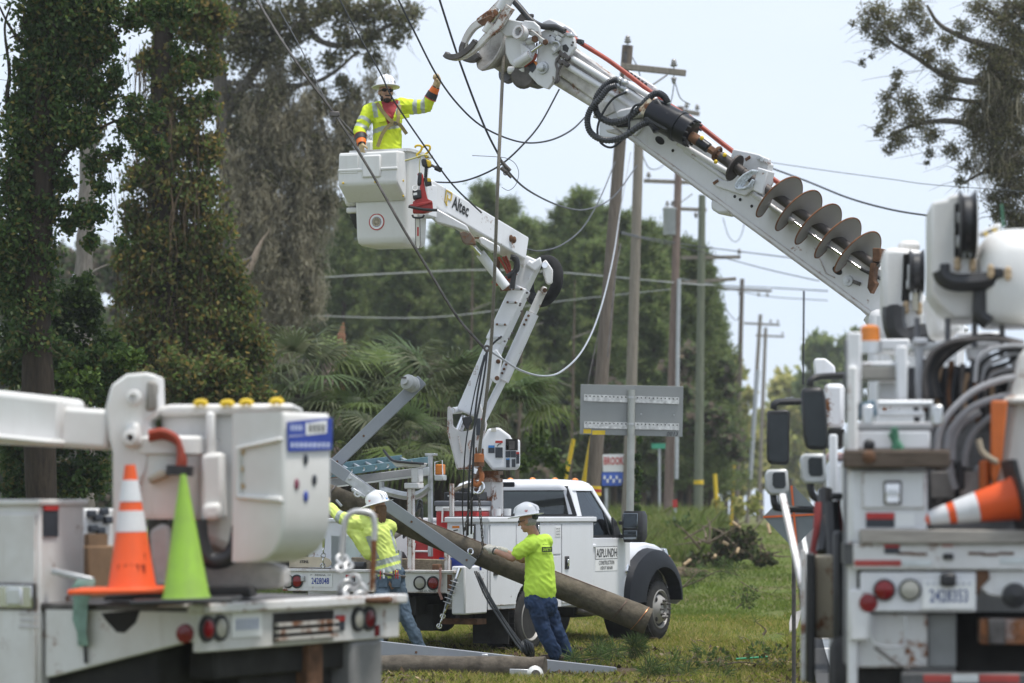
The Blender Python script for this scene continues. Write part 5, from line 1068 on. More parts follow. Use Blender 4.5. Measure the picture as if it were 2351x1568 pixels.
# pipes, rams and the long silver rod on the side
for a_, b_, r_, z_, m_, u in (((1205,522),(1900,955),.036, Z6, BW, -.20),((1155,585),(1860,1020),.036, Z6, BW, -.20),((1690,740),(1960,900),.034, Z6, BW, -.22),((1680,800),(1880,930),.03, Z6, BW, -.23)):
    MB(BF).tube([bo(z_, a_, u), bo(z_, b_, u)], r_, 12).build('hydraulic_pipe', m_, DT)
MB(BF).tube([bo(Z6,(1065,715),-.05), bo(Z6,(1470,960),-.05)], .062,14).build('extension_ram', BDIRT, DT)
MB(BF).tube([bo(Z7,(210,315),-.22), bo(Z7,(620,560),-.22)], .035,10).build('hydraulic_pipe', BW, DT); MB(BF).tube([bo(Z7,(260,370),-.21), bo(Z7,(575,590),-.21)], .03,10).build('hydraulic_pipe', BW, DT)
MB(BF).tube([bo(Z7,(760,690),-.23), bo(Z7,(1060,900),-.23)], .03,10).build('hydraulic_pipe', BW, DT); MB(BF).tube([bo(Z7,(1040,885),-.23), bo(Z7,(1560,1250),-.23)], .016,10).build('ram_rod', CHROME, DT); MB(BF).tube([bo(Z7,(1555,1245),-.23), bo(Z7,(1705,1320),-.23)], .02,8).build('hydraulic_hose', BWIRE, DT)
# top bracket plates with bolts
bpoly(Z6, [(1690,628),(1720,630),(1950,775),(1960,812),(1940,820),(1870,790),(1660,690)], -.05,.05, 'bolt_plate', BW)
for q in ((1704,640),(1737,663),(1770,687),(1802,709),(1834,732),(1866,756)): MB(BF).lathe(bo(Z6, q, -.05),(0,-1,0), [(0,.018),(.015,.016),(.016,0)], 8).build('bolt', DKSTEEL, DT)
MB(BF).ball(bo(Z6,(1942,797),-.053),(.022,.005,.022),10,6).build('lifting_eye', PAPER, DT)
bpoly(Z6, [(1445,908),(1560,905),(1590,1000),(1480,1055),(1385,1055),(1400,1010)], -.22,.1, 'boom_collar', BDIRT)
bpoly(Z6, [(1500,1160),(1600,1150),(1660,1200),(1640,1215),(1520,1185)], -.2,.25, 'roller_guard', BDIRT)
bpoly(Z6, [(1590,1000),(1640,975),(1790,945),(1870,960),(1890,1020),(1700,1060),(1600,1065)], -.34,.12, 'auger_hanger', BW, bev=.025)
bpoly(Z6, [(1720,1080),(1810,1060),(1850,1130),(1770,1220),(1700,1170)], -.24,.05, 'hanger_plate', BW)
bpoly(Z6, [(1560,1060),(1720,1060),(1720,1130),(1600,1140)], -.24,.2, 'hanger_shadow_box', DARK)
# tip: head plates, sheave, winch, arms and pole claw
hd = bpoly(Z6, [(925,282),(1000,250),(1110,268),(1218,335),(1232,420),(1190,485),(1110,560),(1062,640),(1052,722),(1035,690),(1030,735),(985,798),(960,790),(895,755),(800,650),(770,592),(885,540),(900,400)], -.26,.06, 'head_plate', BW)
bpoly(Z6, [(925,282),(1000,250),(1110,268),(1218,335),(1232,420),(1110,560),(1052,722),(985,798),(895,755),(800,650),(885,540),(900,400)], .16,.06, 'head_plate', BW)
bpoly(Z6, [(930,200),(1000,165),(1060,190),(1130,240),(1120,265),(1000,240)], -.1,.2, 'head_cover', BW, bev=.02)
bpoly(Z6, [(1120,235),(1145,226),(1200,260),(1250,330),(1200,330),(1130,260)], -.12,.05, 'head_lug', BW)
MB(BF).lathe(bo(Z6,(945,608),-.26),(0,-1,0), [(0,.075),(.03,.07),(.031,.045),(.085,.045),(.09,.03),(.091,0)], 20).build('sheave_pin', STEEL, hd)
MB(BF).lathe(bo(Z6,(1030,362),-.26),(0,-1,0), [(0,.05),(.03,.045),(.031,0)], 18).build('head_boss', STEEL, hd)
MB(BF).tube(curve([bo(Z6, q, -.3) for q in ((1035,370),(1080,380),(1095,410),(1070,450),(1030,490))], 5),.016,8).build('pin_handle', STEEL, hd)
bpoly(Z6, [(1118,405),(1150,395),(1175,430),(1160,468),(1120,450)], -.27,.01, 'valve_plate', BLACK, hd, .004)
for q in ((1070,295),(1115,305),(1090,345),(1050,440)): c = bo(Z6, q, -.28); MB(BF).box(c, (.07,.05,.05)).build('fitting', BW, hd, .008)
for q in ((1022,268),(1046,283),(1070,296),(1215,380),(1204,405),(1012,322)): MB(BF).lathe(bo(Z6, q, -.26),(0,-1,0), [(0,.013),(.012,.012),(.013,0)], 8).build('bolt', DKSTEEL, hd)
bpoly(Z6, [(815,565),(860,540),(900,580),(850,652),(795,610)], -.265,.006, 'warning_sticker', DKST, hd, 0); bpoly(Z6, [(850,545),(862,540),(895,560),(886,590)], -.27,.004, 'sticker_header', AMBER, hd, 0)
bpoly(Z6, [(880,380),(895,380),(882,510),(862,500)], -.275,.02, 'hose_sleeve', BLACK, hd)
MB(BF).tube(curve([bo(Z6, q, -.28) for q in ((882,480),(865,530),(820,560),(780,590))], 5),.02,8).build('hydraulic_hose', REDHOSE, hd)
MB(BF).tube(curve([bo(Z6, q, -.28) for q in ((1100,490),(1060,560),(1075,640),(1060,740))], 5),.014,7).build('steel_line', DKSTEEL, hd)
MB(BF).tube(curve([bo(Z6, q, -.27) for q in ((1105,590),(1080,650),(1085,720),(1050,745))], 5),.014,7).build('steel_line', DKSTEEL, hd)
for q in ((1120,480),(1160,500),(1100,540),(1150,560)): c = bo(Z6, q, -.25); MB(BF).bar(c - Vector((.05,0,0)), c + Vector((.05,0,-.02)),.05,.05).build('pipe_fitting', DKSTEEL, hd, .008)
MB(BF).tube([bo(Z6,(800,375),-.32), bo(Z6,(880,350),-.32)], .04,10).build('knuckle', BW, hd); MB(BF).lathe(bo(Z6,(882,352),-.34),(0,-1,0), [(0,.04),(.04,.04),(.041,0)], 6).build('hex_nut', RUSTM, hd)
MB(BF).tube([bo(Z6,(845,460),-.36), bo(Z6,(935,395),-.36)], .02,10).build('latch_ram_rod', CHROME, hd); MB(BF).tube([bo(Z6,(700,570),-.36), bo(Z6,(830,490),-.36)], .05,12).build('latch_ram', BW, hd)
bpoly(Z6, [(735,385),(760,390),(830,450),(840,500),(800,515),(740,500)], -.36,.05, 'latch_plate', BW, hd)
sh = bpoly(Z6, [(600,340),(640,322),(730,332),(860,372),(880,450),(845,540),(760,600),(690,606),(645,570),(605,480)], -.31,.035, 'sheave_guard', BW, bev=.015)
c = bo(Z6,(560,490),-.05); ax = (-.62,-.78,.0)
MB(BF).lathe(c + Vector((-.02,.0,.02)), ax, [(-.14,.0),(-.14,.20),(-.02,.19),(.10,.285),(.13,.285),(.13,.25),(-.01,.0)], 30).build('rope_flare', paint('flare_worn', (.46,.44,.41),.45,.95,.2,(.07,.05,.035),3, edge=.3), DT)
MB(BF).lathe(c + Vector((.14,.0,.04)), ax, [(-.1,0),(-.1,.28),(-.03,.28),(-.03,0)], 28).build('sheave', BLACK, DT)
bpoly(Z6, [(620,600),(760,640),(850,690),(870,740),(780,770),(660,720),(622,660)], -.2,.36, 'winch_housing', BLACK, bev=.04)
MB(BF).lathe(bo(Z6,(775,680),-.22),(.2,-1,0), [(0,.14),(.02,.15),(.05,.12),(.051,0)], 20).build('winch_drum', DKSTEEL, DT); MB(BF).tube([bo(Z6,(640,630),-.24), bo(Z6,(790,625),-.24)], .045,10).build('winch_bar', BW, DT)
am = bpoly(Z6, [(545,255),(612,165),(760,198),(705,272),(712,290),(835,262),(870,285),(925,330),(988,372),(975,398),(930,385),(860,330),(800,300),(720,320),(600,326)], -.36,.06, 'claw_arm', paint('arm_grey', (.52,.52,.52),.4,.2,.2, edge=.5), bev=.01)
bpoly(Z6, [(708,275),(775,180),(860,190),(910,235),(925,330),(860,270),(840,262)], -.40,.04, 'arm_plate', BW)
MB(BF).lathe(bo(Z6,(770,303),-.37),(-.25,-1,0), [(0,.085),(.1,.085),(.1,.05),(.02,.05)], 20).build('arm_pivot', BW, DT); MB(BF).lathe(bo(Z6,(968,378),-.37),(0,-1,0), [(0,.035),(.02,.03),(.021,0)], 12).build('pin', RUSTM, DT)
bpoly(Z6, [(690,180),(740,120),(800,125),(850,120),(850,150),(800,195)], .1,.05, 'rear_sheave', DKSTEEL)
CW = paint('claw_white', (.70,.69,.67),.45,.4,.5, edge=1.0)
def jaw(pts, u, w0, w1, th, nm, m_, par=None):
    q = curve([bo(Z6, p_, u) for p_ in pts], 6); mb = MB(BF); rows = []
    for i, p_ in enumerate(q):
        d = (q[min(i + 1, len(q) - 1)] - q[max(i - 1,0)]).normalized(); s_ = Vector((d.z, 0,-d.x)).normalized(); w = w0 + (w1 - w0) * i / (len(q) - 1)
        rows.append([p_ - s_ * w + Vector((0,-th, 0)), p_ + s_ * w + Vector((0,-th, 0)), p_ + s_ * w + Vector((0, th, 0)), p_ - s_ * w + Vector((0, th, 0))])
    mb.rings(rows); return mb.build(nm, m_, par or DT, .006)
j1 = jaw([(655,60),(600,150),(540,245),(450,320),(360,420),(260,495),(170,525),(100,520)], -.40,.055,.02,.03, 'claw_jaw', CW)
jaw([(350,365),(290,440),(190,505),(110,510),(75,485)], -.42,.03,.035,.045, 'jaw_pad', DKSTEEL, j1)
j2 = jaw([(610,0),(520,90),(430,175),(330,240),(260,340),(225,440)], -.10,.06,.03,.03, 'claw_jaw', CW)
jaw([(245,380),(225,450),(250,520),(320,530),(372,490)], -.10,.03,.04,.045, 'jaw_pad', DKSTEEL, j2)
bpoly(Z6, [(345,165),(440,95),(530,70),(545,120),(480,180),(420,215),(370,215),(345,185)], -.42,.22, 'claw_yoke', paint('yoke', (.62,.60,.57),.5,.4,.75, edge=.8), bev=.02)
bpoly(Z6, [(350,190),(470,130),(510,150),(480,185),(440,225),(390,228)], -.44,.03, 'yoke_block', RUSTM)
MB(BF).tube([bo(Z6,(640,-30),-.35), bo(Z6,(575,85),-.35)], .075,14).build('claw_ram', BW, DT); MB(BF).tube([bo(Z6,(575,80),-.38), bo(Z6,(480,215),-.38)], .028,12).build('claw_ram_rod', CHROME, DT)
MB(BF).tube([bo(Z6,(480,205),-.4), bo(Z6,(430,290),-.4)], .05,10).build('rod_end', CW, DT)
# hoses
def hose(z, pts, r, m_, nm='hydraulic_hose', u=-.4, corr=False, n=10):
    q = curve([bo(z, p_, p_[2] if len(p_) > 2 else u) if len(p_) == 2 else bo(z, p_[:2], p_[2]) for p_ in pts], n)
    if corr:
        q2 = []; acc = [q[0]]
        for a_, b_ in zip(q, q[1:]):
            k = max(1, int((b_ - a_).length / .014)); q2 += [a_ + (b_ - a_) * i / k for i in range(k)]
        q = q2 + [q[-1]]; r = [r * (1.08 if i % 2 else .86) for i in range(len(q))]
    return MB(BF).tube(q, r, 10).build(nm, m_, DT, angle=80 if not corr else 30)
CORR = plain('corrugated_hose', (.035,.037,.042),.38,0,.2)
hose(W7, [(445,570),(370,590),(290,660),(225,760),(212,860),(255,955),(380,1018),(520,990),(640,905),(760,775),(850,712),(930,745),(972,815)], .038, CORR, u=-.47, corr=True)
hose(W7, [(430,632),(340,670),(260,770),(170,870),(130,980),(150,1100),(235,1180),(370,1205),(520,1160),(680,1050),(775,1018),(830,1080),(850,1115)], .036, CORR, u=-.54, corr=True)
hose(W7, [(540,700),(400,770),(290,920),(235,1080),(262,1220),(370,1280),(480,1215),(560,1090),(570,960),(620,850),(715,820)], .013, BWIRE, 'thin_hose', u=-.5)
for q, r_ in (((470,575),.05),((520,600),.05),((450,635),.045),((500,665),.045),((960,810),.05),((848,1105),.045),((860,1070),.05),((540,705),.04)): MB(BF).ball(bo(W7, q, -.44),(r_, .05,.04),10,6).build('hose_fitting', STEEL, DT)
hose(Z6, [(1140,285),(1290,390),(1560,560),(1960,860),(2170,1000),(2360,1130)], .027, REDHOSE, u=-.12); hose(Z7, [(270,110),(600,370),(890,570),(1250,820),(1720,1150)], .028, REDHOSE, u=-.1)
hose(Z6, [(672,-5),(740,70),(815,160),(870,205),(950,238),(1060,245),(1140,282)], .036, BLACK, 'hose_sleeve', u=-.3); hose(Z6, [(1280,370),(1400,440),(1560,570)], .01, BWIRE, 'thin_hose', u=-.1)
bpoly(Z6, [(1240,345),(1290,350),(1292,395),(1245,390)], -.2,.08, 'hose_guide', BLACK); bpoly(Z6, [(1140,290),(1200,290),(1205,325),(1160,330)], -.3,.08, 'hose_clamp', STEEL)
# auger drive and auger
ua = -.42
def ax_(z, q): return bo(z, q, ua)
M0, M1 = ax_(W7,(800,900)), ax_(W7,(1225,1135)); da = (M1 - M0).normalized()
mo = MB(BF).lathe(M0, da, [(0,0),(0,.15),(.1,.165),(.62 * (M1 - M0).length, .165),(.63 * (M1 - M0).length, .178),(.70 * (M1 - M0).length, .178),(.71 * (M1 - M0).length, .165),(.97 * (M1 - M0).length, .16),((M1 - M0).length, .13),((M1 - M0).length, 0)], 32).build('auger_motor', plain('gloss_black', (.008,.009,.013),.33,0,.2,6,0,.3), DT)
for k in range(14):
    t_ = 2 * math.pi * k / 14; x_, _, z_ = frame_of(da); p = M1 - da * .03 + x_ * .15 * math.cos(t_) + z_ * .15 * math.sin(t_); MB(BF).cyl(p, p + da * .05,.012, n=6).build('motor_bolt', BLACK, mo)
bpoly(W7, [(705,990),(720,955),(880,955),(960,900),(1010,1010),(960,1120),(905,1100)], ua - .15,.3, 'motor_bracket', BLACK, bev=.02); bpoly(W7, [(815,780),(860,770),(920,850),(905,910),(850,960),(810,940)], ua - .12,.22, 'motor_bracket', BLACK, bev=.02)
MB(BF).tube([ax_(W7,(850,820)), ax_(W7,(735,930))], .11,16).build('hanger_barrel', paint('rust_barrel', (.6,.52,.38),.5,.3,.85), DT)
sp = [ax_(Z7, q) for q in ((300,265),(360,305),(430,355),(440,360),(520,415),(690,535))]
SHM = plain('auger_steel', (.07,.06,.055),.6,.4,.5,5)
MB(BF).tube([sp[0], sp[1]], .06,12).build('kelly_coupler', RUSTM, DT); MB(BF).tube([sp[1], sp[2]], .058,14).build('kelly_socket', plain('gloss_black', (.012,.013,.018),.22), DT)
MB(BF).tube([sp[3], sp[4]], .045,6).build('kelly_bar', RUSTM, DT); MB(BF).tube([sp[4], sp[5]], .058,14).build('kelly_socket', SHM, DT)
c = ax_(Z7,(495,395)); MB(BF).torus(c, da, .07,.02,20,6).build('collar', RUSTM, DT); c = ax_(Z7,(625,500)); MB(BF).lathe(c, da, [(-.01,.0),(-.01,.155),(.01,.155),(.01,0)], 24).build('stop_disc', SHM, DT)
for q in ((383,280),(552,405),(485,455)): MB(BF).ball(bo(Z7, q, ua - .06),(.025,.02,.025),8,6).build('grease_nipple', YEL, DT)
A0, A1 = ax_(Z7,(830,640)), ax_(Z7,(1680,1235)); dA = (A1 - A0).normalized(); LA = (A1 - A0).length
ag = MB(BF).tube([ax_(Z7,(690,535)), A1], .052,14).build('auger_stem', SHM, DT)
mb = MB(BF); x_, _, z_ = frame_of(dA); turns = 5.05; AUG_PH = 2.9; n = 240; f0, f1 = .04 * LA, .90 * LA; Ro = .295; rows = []
for i in range(n + 1):
    t_ = i / n; a = 2 * math.pi * turns * t_ + AUG_PH; e = x_ * math.cos(a) + z_ * math.sin(a); p = A0 + dA * (f0 + (f1 - f0) * t_); ro = Ro * min(1,.35 + t_ * 14)
    rows.append([p + e * .04 - dA * .006, p + e * ro - dA * .005, p + e * ro + dA * .005, p + e * .04 + dA * .006])
mb.rings(rows); FLM = bpy.data.materials.new('auger_flight'); FLM.use_nodes = True; tt_ = FLM.node_tree; b_ = tt_.nodes['Principled BSDF']
tt_.links.new(mix(tt_, ramp(tt_, noise_tex(tt_, 7,8,.65), [(.63,0),(.76,.7)]),(.25,.24,.228),(.23,.14,.085)), b_.inputs['Base Color']); b_.inputs['Metallic'].default_value = .1; b_.inputs['Roughness'].default_value = .5
mb.build('auger_flight', FLM, ag, angle=60)
mb = MB(BF); mb.tube([A0 + dA * (f0 + (f1 - f0) * i / n) + (x_ * math.cos(2 * math.pi * turns * i / n + AUG_PH) + z_ * math.sin(2 * math.pi * turns * i / n + AUG_PH)) * (Ro * min(1,.35 + i / n * 14)) for i in range(n + 1)], .009,5); mb.build('flight_edge', plain('rust_edge', (.19,.08,.035),.8,.2,.4,9), ag)
bpoly(Z7, [(1640,1090),(1700,1092),(1705,1185),(1640,1195)], ua - .1,.2, 'tooth_block', RUSTM); bpoly(Z7, [(1625,1200),(1660,1200),(1650,1330),(1665,1350),(1625,1430),(1600,1385),(1612,1290)], ua - .1,.12, 'auger_tooth', RUSTM)
# white auger bracket with rope
bpoly(Z7, [(610,360),(640,365),(780,395),(880,470),(870,510),(880,600),(830,700),(760,665),(700,710),(640,690),(490,640),(455,610),(470,580),(580,600),(590,440)], -.24,.14, 'auger_bracket', BW)
bpoly(Z7, [(790,495),(870,520),(830,700),(755,665)], -.5,.2, 'bracket_cheek', BW); bpoly(Z7, [(780,395),(880,435),(880,475),(785,440)], -.3,.06, 'bracket_cap', BW)
for q in ((805,425),(830,440)): MB(BF).lathe(bo(Z7, q, -.3),(0,-1,0), [(0,.025),(.02,.022),(.021,0)], 10).build('bolt', STEEL, DT)
for q in ((722,430),(485,605),(665,645)): MB(BF).bar(bo(Z7,(q[0] - 18, q[1] + 12),-.245), bo(Z7,(q[0] + 18, q[1] - 12),-.245),.012,.03).build('slot_bolt', RUSTM, DT)
for k in range(4):
    o_ = k * 18; MB(BF).tube(curve([bo(Z7, q, -.52 - .01 * k) for q in ((790 - o_ * .6,520),(740 - o_, 560),(690 - o_, 620),(690 - o_ * .8,655),(740 - o_ * .4,640),(770 - o_ * .2,590))], 6),.014,7).build('tie_rope', plain('blue_white_rope', (.5,.54,.58),.8,0,.4,40), DT)
bpoly(Z7, [(445,740),(480,725),(600,780),(580,835),(500,840),(445,805)], -.2,.4, 'boom_step', BW, bev=.03)
# lift ram, turret and truck below (mostly hidden by the nearer truck)
MB(BF).tube([bo(Z5,(210,880),0), bo(Z5,(430,1085),0)], .06,14).build('lift_rod', CHROME, DT); MB(BF).tube([bo(Z5,(400,1060),0), bo(Z5,(600,1350),0)], .12,16).build('lift_ram', BW, DT)
tl = R2.loc(BB)
DR().span((tl[0] - .45, tl[1] - .5,1.5),(tl[0] + .55, tl[1] + .5,3.9)).build('turret', BW, DT, .08)
DR().span((-1.2,0,1.05),(1.2,5.2,1.2)).build('flatbed', BW, DT, .02); DR().span((-.5,0,.6),(.5,8.2,1.0)).build('chassis', DARK, DT, .02)
cb2 = DR().rings([rrect(-1.15,1.15,5.5,7.3,.8,.08), rrect(-1.2,1.2,5.4,7.5,1.5,.1), rrect(-1.15,1.15,5.5,7.2,1.9,.1), rrect(-1.0,1.0,5.6,6.7,2.55,.15)]).build('cab_body', CABW, DT, angle=50)
DR().span((-1.1,5.44,1.75),(1.1,5.5,2.4)).build('rear_window', DGLASS, cb2)
DR().rings([rrect(-.9,.9,7.2,8.6,.8,.08), rrect(-.85,.85,7.2,8.6,1.6,.15), rrect(-.7,.7,7.2,8.3,1.75,.15)]).build('hood', CABW, DT, angle=50)
for x, y, s_ in ((1.2,1.6,1),(-1.2,1.6,-1),(1.15,7.9,1),(-1.15,7.9,-1)): wheel(DT, R2,(x, y, .5),.5,.28, s_, RIMG, y > 3)
# ================================================================== NEAR LEFT UTILITY TRUCK
_c = P((446,1385),17.3); LA_ = -62
_r = Vector((math.cos(math.radians(62)), math.sin(math.radians(62)),0))
LF = Fr((_c.x + 1.2 * _r.x, _c.y + 1.2 * _r.y), LA_)
LT = fthing('utility_truck', 'near white utility truck cut off by the left edge, bucket above its deck', 'truck', LF)
def LL(): return MB(LF)
def ls(q, x=-1.2, z=Z1): return LF.side(z(*q), x)
def lf(q, y=0.0, z=Z1): return LF.face(z(*q), y)
ZD = LF.side(Z1(700,1200),-1.2)[2]            # deck height
LWH = paint('left_truck_white', (.67,.665,.655),.4,.42,.24, edge=.4); LBK = paint('left_bucket_white', (.68,.67,.65),.42,.24)
# deck side with sloped underside, deck, rear bumper
LL().prism([ls(q) for q in ((212,1215),(925,1196),(925,1372),(880,1376),(240,1540),(212,1542))], (.05,0,0)).build('deck_side', LWH, LT, .01)
LL().prism([ls(q, -1.204) for q in ((470,1236),(662,1221),(640,1285),(585,1335),(545,1330),(490,1268))], (.02,0,0)).build('side_opening_shade', DARK, LT, .01)  # solid black plate, its colour stands for the shade inside the cut-out
LL().span((-1.2,.0, ZD - .05),(1.2,3.0, ZD)).build('deck', DKSTEEL, LT, .01)
zb = lf((1700,1365))[2]
LL().span((-1.19,-.03, zb),(1.2,.02, ZD - .03)).build('rear_panel', LWH, LT, .01); LL().span((-1.21,-.08, ZD - .05),(1.23,.05, ZD + .012)).build('deck_edge', WORN, LT, .012)
LL().span((lf((1265,1300))[0], -.034, zb + .03),(lf((1550,1300))[0], -.028, ZD - .07)).build('step_recess', DARK, LT)
for k in range(3):
    z_ = zb + .05 + .045 * k; LL().bar((lf((1265,1300))[0], -.06, z_),(lf((1550,1300))[0], -.06, z_),.03,.022).build('step_slat', paint('slat', (.5,.48,.45),.5,.4,.5), LT)
for q, m_ in (((970,1280), REDLENS),((1032,1280), CLEARLENS),((1682,1275), CLEARLENS),((1732,1278), REDLENS)):
    c = lf(q, -.03); c = Vector((c[0], -.03,(ZD + zb) / 2)); o = LL().lathe(c, (0,-1,0), [(0,.082),(.02,.08),(.021,.066)], 22).build('tail_light', BLACK, LT); LL().lathe(c, (0,-1,0), [(0,.064),(.02,.06),(.028,.03),(.029,0)], 20).build('lens', m_, o)
c = ls((873,1335)); LL().lathe((c[0], c[1], c[2]),(-1,0,0), [(0,.06),(.02,.055),(.025,0)], 18).build('side_reflector', REDLENS, LT)
c = lf((1775,1320),-.035); LL().box((c[0], -.035, c[2]),(.05,.01,.07)).build('reflector', REDLENS, LT)
c = lf((1160,1290),-.035); o = LL().box((c[0], -.037, c[2]),(.34,.006,.16)).build('licence_plate', PAPER, LT)
for k in range(6): LL().box((c[0] - .11 + .044 * k, -.042, c[2]),(.024,.004,.07)).build('plate_mark', plain('faded_blue', (.35,.38,.5),.6), o)
c = lf((1600,1285),-.035); o = LL().box((c[0], -.036, c[2]),(.11,.006,.1)).build('warning_sticker', DKST, LT); LL().box((c[0], -.041, c[2] + .03),(.11,.004,.035)).build('sticker_header', REDINK, o)
# chassis and wheel below
LL().span((-1.12,.32,.42),(1.1,4.3, ZD - .06)).build('underbody', DARK, LT, .02); LL().span((-.55,.1,.5),(.55,4.5,.85)).build('chassis', DARK, LT, .02); LL().span((-.9,.05,.72),(.95,.25,.98)).build('cross_member', DARK, LT, .02)
LL().span((.1,.0,.4),(.28,.3, zb)).build('bumper_bracket', RUSTM, LT, .02); LL().span((.6,-.02,.35),(1.0,.3, zb)).build('hitch_plate', plain('grey_hitch', (.2,.2,.2),.7), LT, .03)
LL().cyl((-1.0,2.1,.5),(1.0,2.1,.5),.09).build('axle', DARK, LT)
LL().tube(curve([(.1,.0,.62),(.3,-.06,.55),(.5,-.05,.6)], 5),.02,6).build('air_line', DKSTEEL, LT); LL().ball((.45,-.03,.52),.045).build('hitch_ball', CHROME, LT)
wheel(LT, LF, (-1.22,2.1,.5),.5,.26,-1, RIMG, False); wheel(LT, LF, (1.22,2.1,.5),.5,.26,1, RIMG, False)
# compartment body at far left
y0 = ls((192,800))[1]; zt = ls((192,725))[2]; x1 = LF.face(Z1(400,760), y0)[0]
bd = LL().span((-1.21, y0,.45),(x1,4.4, zt)).build('service_body', LWH, LT, .02)
LL().span((-1.23, y0 + .02,.5),(-1.212,3.6, zt - .06)).build('compartment_door', LWH, bd, .012); LL().span((-1.235, y0 - .02, zt - .01),(x1 + .02,4.4, zt + .03)).build('lid', LWH, bd, .012)
c = ls((75,1160),-1.235); o = LL().box((-1.237, c[1], c[2]),(.012,.32,.17)).build('latch_frame', DKSTEEL, LT, .02); LL().box((-1.246, c[1], c[2]),(.012,.27,.14)).build('latch_pan', CHROME, o, .02); LL().box((-1.255, c[1], c[2]),(.02,.12,.11)).build('paddle', ALU, o, .015)
c = ls((135,1280),-1.24)
for k in range(3): LL().box((-1.236, c[1], c[2] + .05 - .04 * k),(.004,.16 - .02 * (k % 2),.016)).build('faded_print', plain('faded_grey', (.5,.48,.48),.6), LT)
c = LF.face(Z1(237,800), y0 - .004); o = LL().box((c[0], y0 - .006, c[2]),(.075 * 2,.008,.21)).build('danger_sticker', DKST, LT); LL().box((c[0], y0 - .011, c[2] + .085),(.15,.006,.05)).build('sticker_header', REDINK, o)
LL().bar(LF.face(Z1(245,1040), y0 - .05), LF.face(Z1(440,1085), y0 - .3),.05,.04).build('hold_down_arm', STEEL, LT, .01)
yb = y0 + 1.0
c0, c1_ = LF.face(Z1(405,745), yb), LF.face(Z1(545,1000), yb); LL().span((c0[0], yb, ZD),(c1_[0] + .2, yb + .5, c0[2])).build('tool_bin', LWH, LT, .02)
for q in ((430,770),(460,790),(490,760),(440,840),(475,850),(510,800)): LL().box(LF.face(Z1(*q), yb - .02),(.09,.03,.05)).build('bin_clutter', DKST, LT, .01)
# boom, bracket, bucket
YL = 18.0
MB().bar(P(Z1(-60,312),18.2), P(Z1(345,345),18.1),.5,.345, w1=.46, h1=.31).build('boom_outer', LBK, LT, .04)
MB().bar(P(Z1(-60,402),18.0), P(Z1(300,438),17.9),.5,.035).build('boom_flange', LBK, LT, .02); MB().bar(P(Z1(300,365),18.1), P(Z1(530,378),18.1),.36,.25).build('boom_inner', LBK, LT, .03)
MB().prism(wp([(495,270),(522,165),(595,112),(690,105),(738,118),(742,300),(690,330),(720,400),(690,560),(640,660),(560,1000),(530,1000),(528,480),(510,420)], 17.9, Z1),(0,.40,0)).build('elbow_bracket', LBK, LT, .03,3)
MB().prism(wp([(690,140),(738,148),(738,285),(684,290)], 17.88, Z1),(0,.1,0)).build('bracket_pocket', plain('pocket_grey', (.25,.235,.21),.6), LT, .02)
MB().prism(wp([(585,350),(650,335),(665,455),(580,460)], 17.84, Z1),(0,.1,0)).build('bracket_boss', LBK, LT, .03)
for q in ((630,225),(615,412)): MB().lathe(P(Z1(*q),17.86),(0,-1,0), [(0,.052),(.04,.046),(.045,.022),(.02,.018),(.02,0)], 22).build('pivot_boss', LBK, LT)
for i in range(5): MB().tube(curve(wp([(700,390 + 14 * i),(770,382 + 13 * i),(835,420 + 8 * i),(846 + 6 * i, 500),(838 + 9 * i, 560)], 17.75 + .05 * i, Z1),6),.019,8).build('hydraulic_hose', REDHOSE, LT)
MB().tube(wp([(848,545),(845,590)], 17.8, Z1),.085,14).build('hose_boot', BLACK, LT)
b_ = MB().prism(wp([(752,275),(1395,270),(1395,335),(1350,985),(1080,960),(960,900),(870,800),(800,640),(765,560)], 18.1, Z1),(0,.62,0)).build('bucket', LBK, LT, .06,3)
MB().prism(wp([(745,268),(800,255),(1385,250),(1388,288),(1180,300),(745,312)], 18.02, Z1),(0,.76,0)).build('bucket_rim', LBK, b_, .025)
MB().prism(wp([(968,290),(1008,290),(1008,500),(968,500)], 17.92, Z1),(0,.16,0)).build('bucket_post', LBK, b_, .02); MB().prism(wp([(945,490),(1050,478),(1055,800),(945,812)], 17.86, Z1),(0,.22,0)).build('control_case', LBK, b_, .03)
MB().prism(wp([(950,725),(1040,715),(1040,800),(950,805)], 17.82, Z1),(0,.1,0)).build('case_foot', LBK, b_, .03)
# the big rounded pouch with two faces
cA = P(Z1(1338,640),17.25); PB = Fr((cA.x, cA.y),38)
def pf(q): return PB.face(Z1(*q),0)
def psd(q): return PB.side(Z1(*q),0)
L0 = pf((1085,600))[0]; D0 = psd((1562,600))[1]; zt_, zb_ = pf((1338,290))[2], pf((1338,985))[2]
def ringp(z, k): return [(L0 + (x - L0) * k, y * (.5 + .5 * k), z) for x, y, _ in rrect(L0,0,0, D0,0,.03,4)]
hh = zt_ - zb_
mb = MB(PB); mb.rings([ringp(zb_ - .02,.55), ringp(zb_ + .015 * hh, .72), ringp(zb_ + .06 * hh, .84), ringp(zb_ + .13 * hh, .93), ringp(zb_ + .22 * hh, .98), ringp(zb_ + .32 * hh, 1.0), ringp(zt_ - .03,1.0), ringp(zt_, .97)]); pch2 = mb.build('bucket_pouch', LBK, b_, angle=70)
def onface(q, off=-.008): c = pf(q); return Vector((c[0], off, c[2]))
def onside(q, off=.008): c = psd(q); return Vector((off, c[1], c[2]))
MB(PB).prism([onface(q, -.03) for q in ((1120,455),(1330,410),(1330,430),(1140,470),(1138,680),(1330,690),(1335,720),(1118,700))], (0,.04,0)).build('pouch_ridge', LBK, LT, .015)
for q in ((1145,480),(1145,640),(1140,560)): MB(PB).ball(onface(q, -.004),(.02,.006,.02),8,6).build('rivet', plain('rivet_brass', (.45,.33,.2),.5), LT)
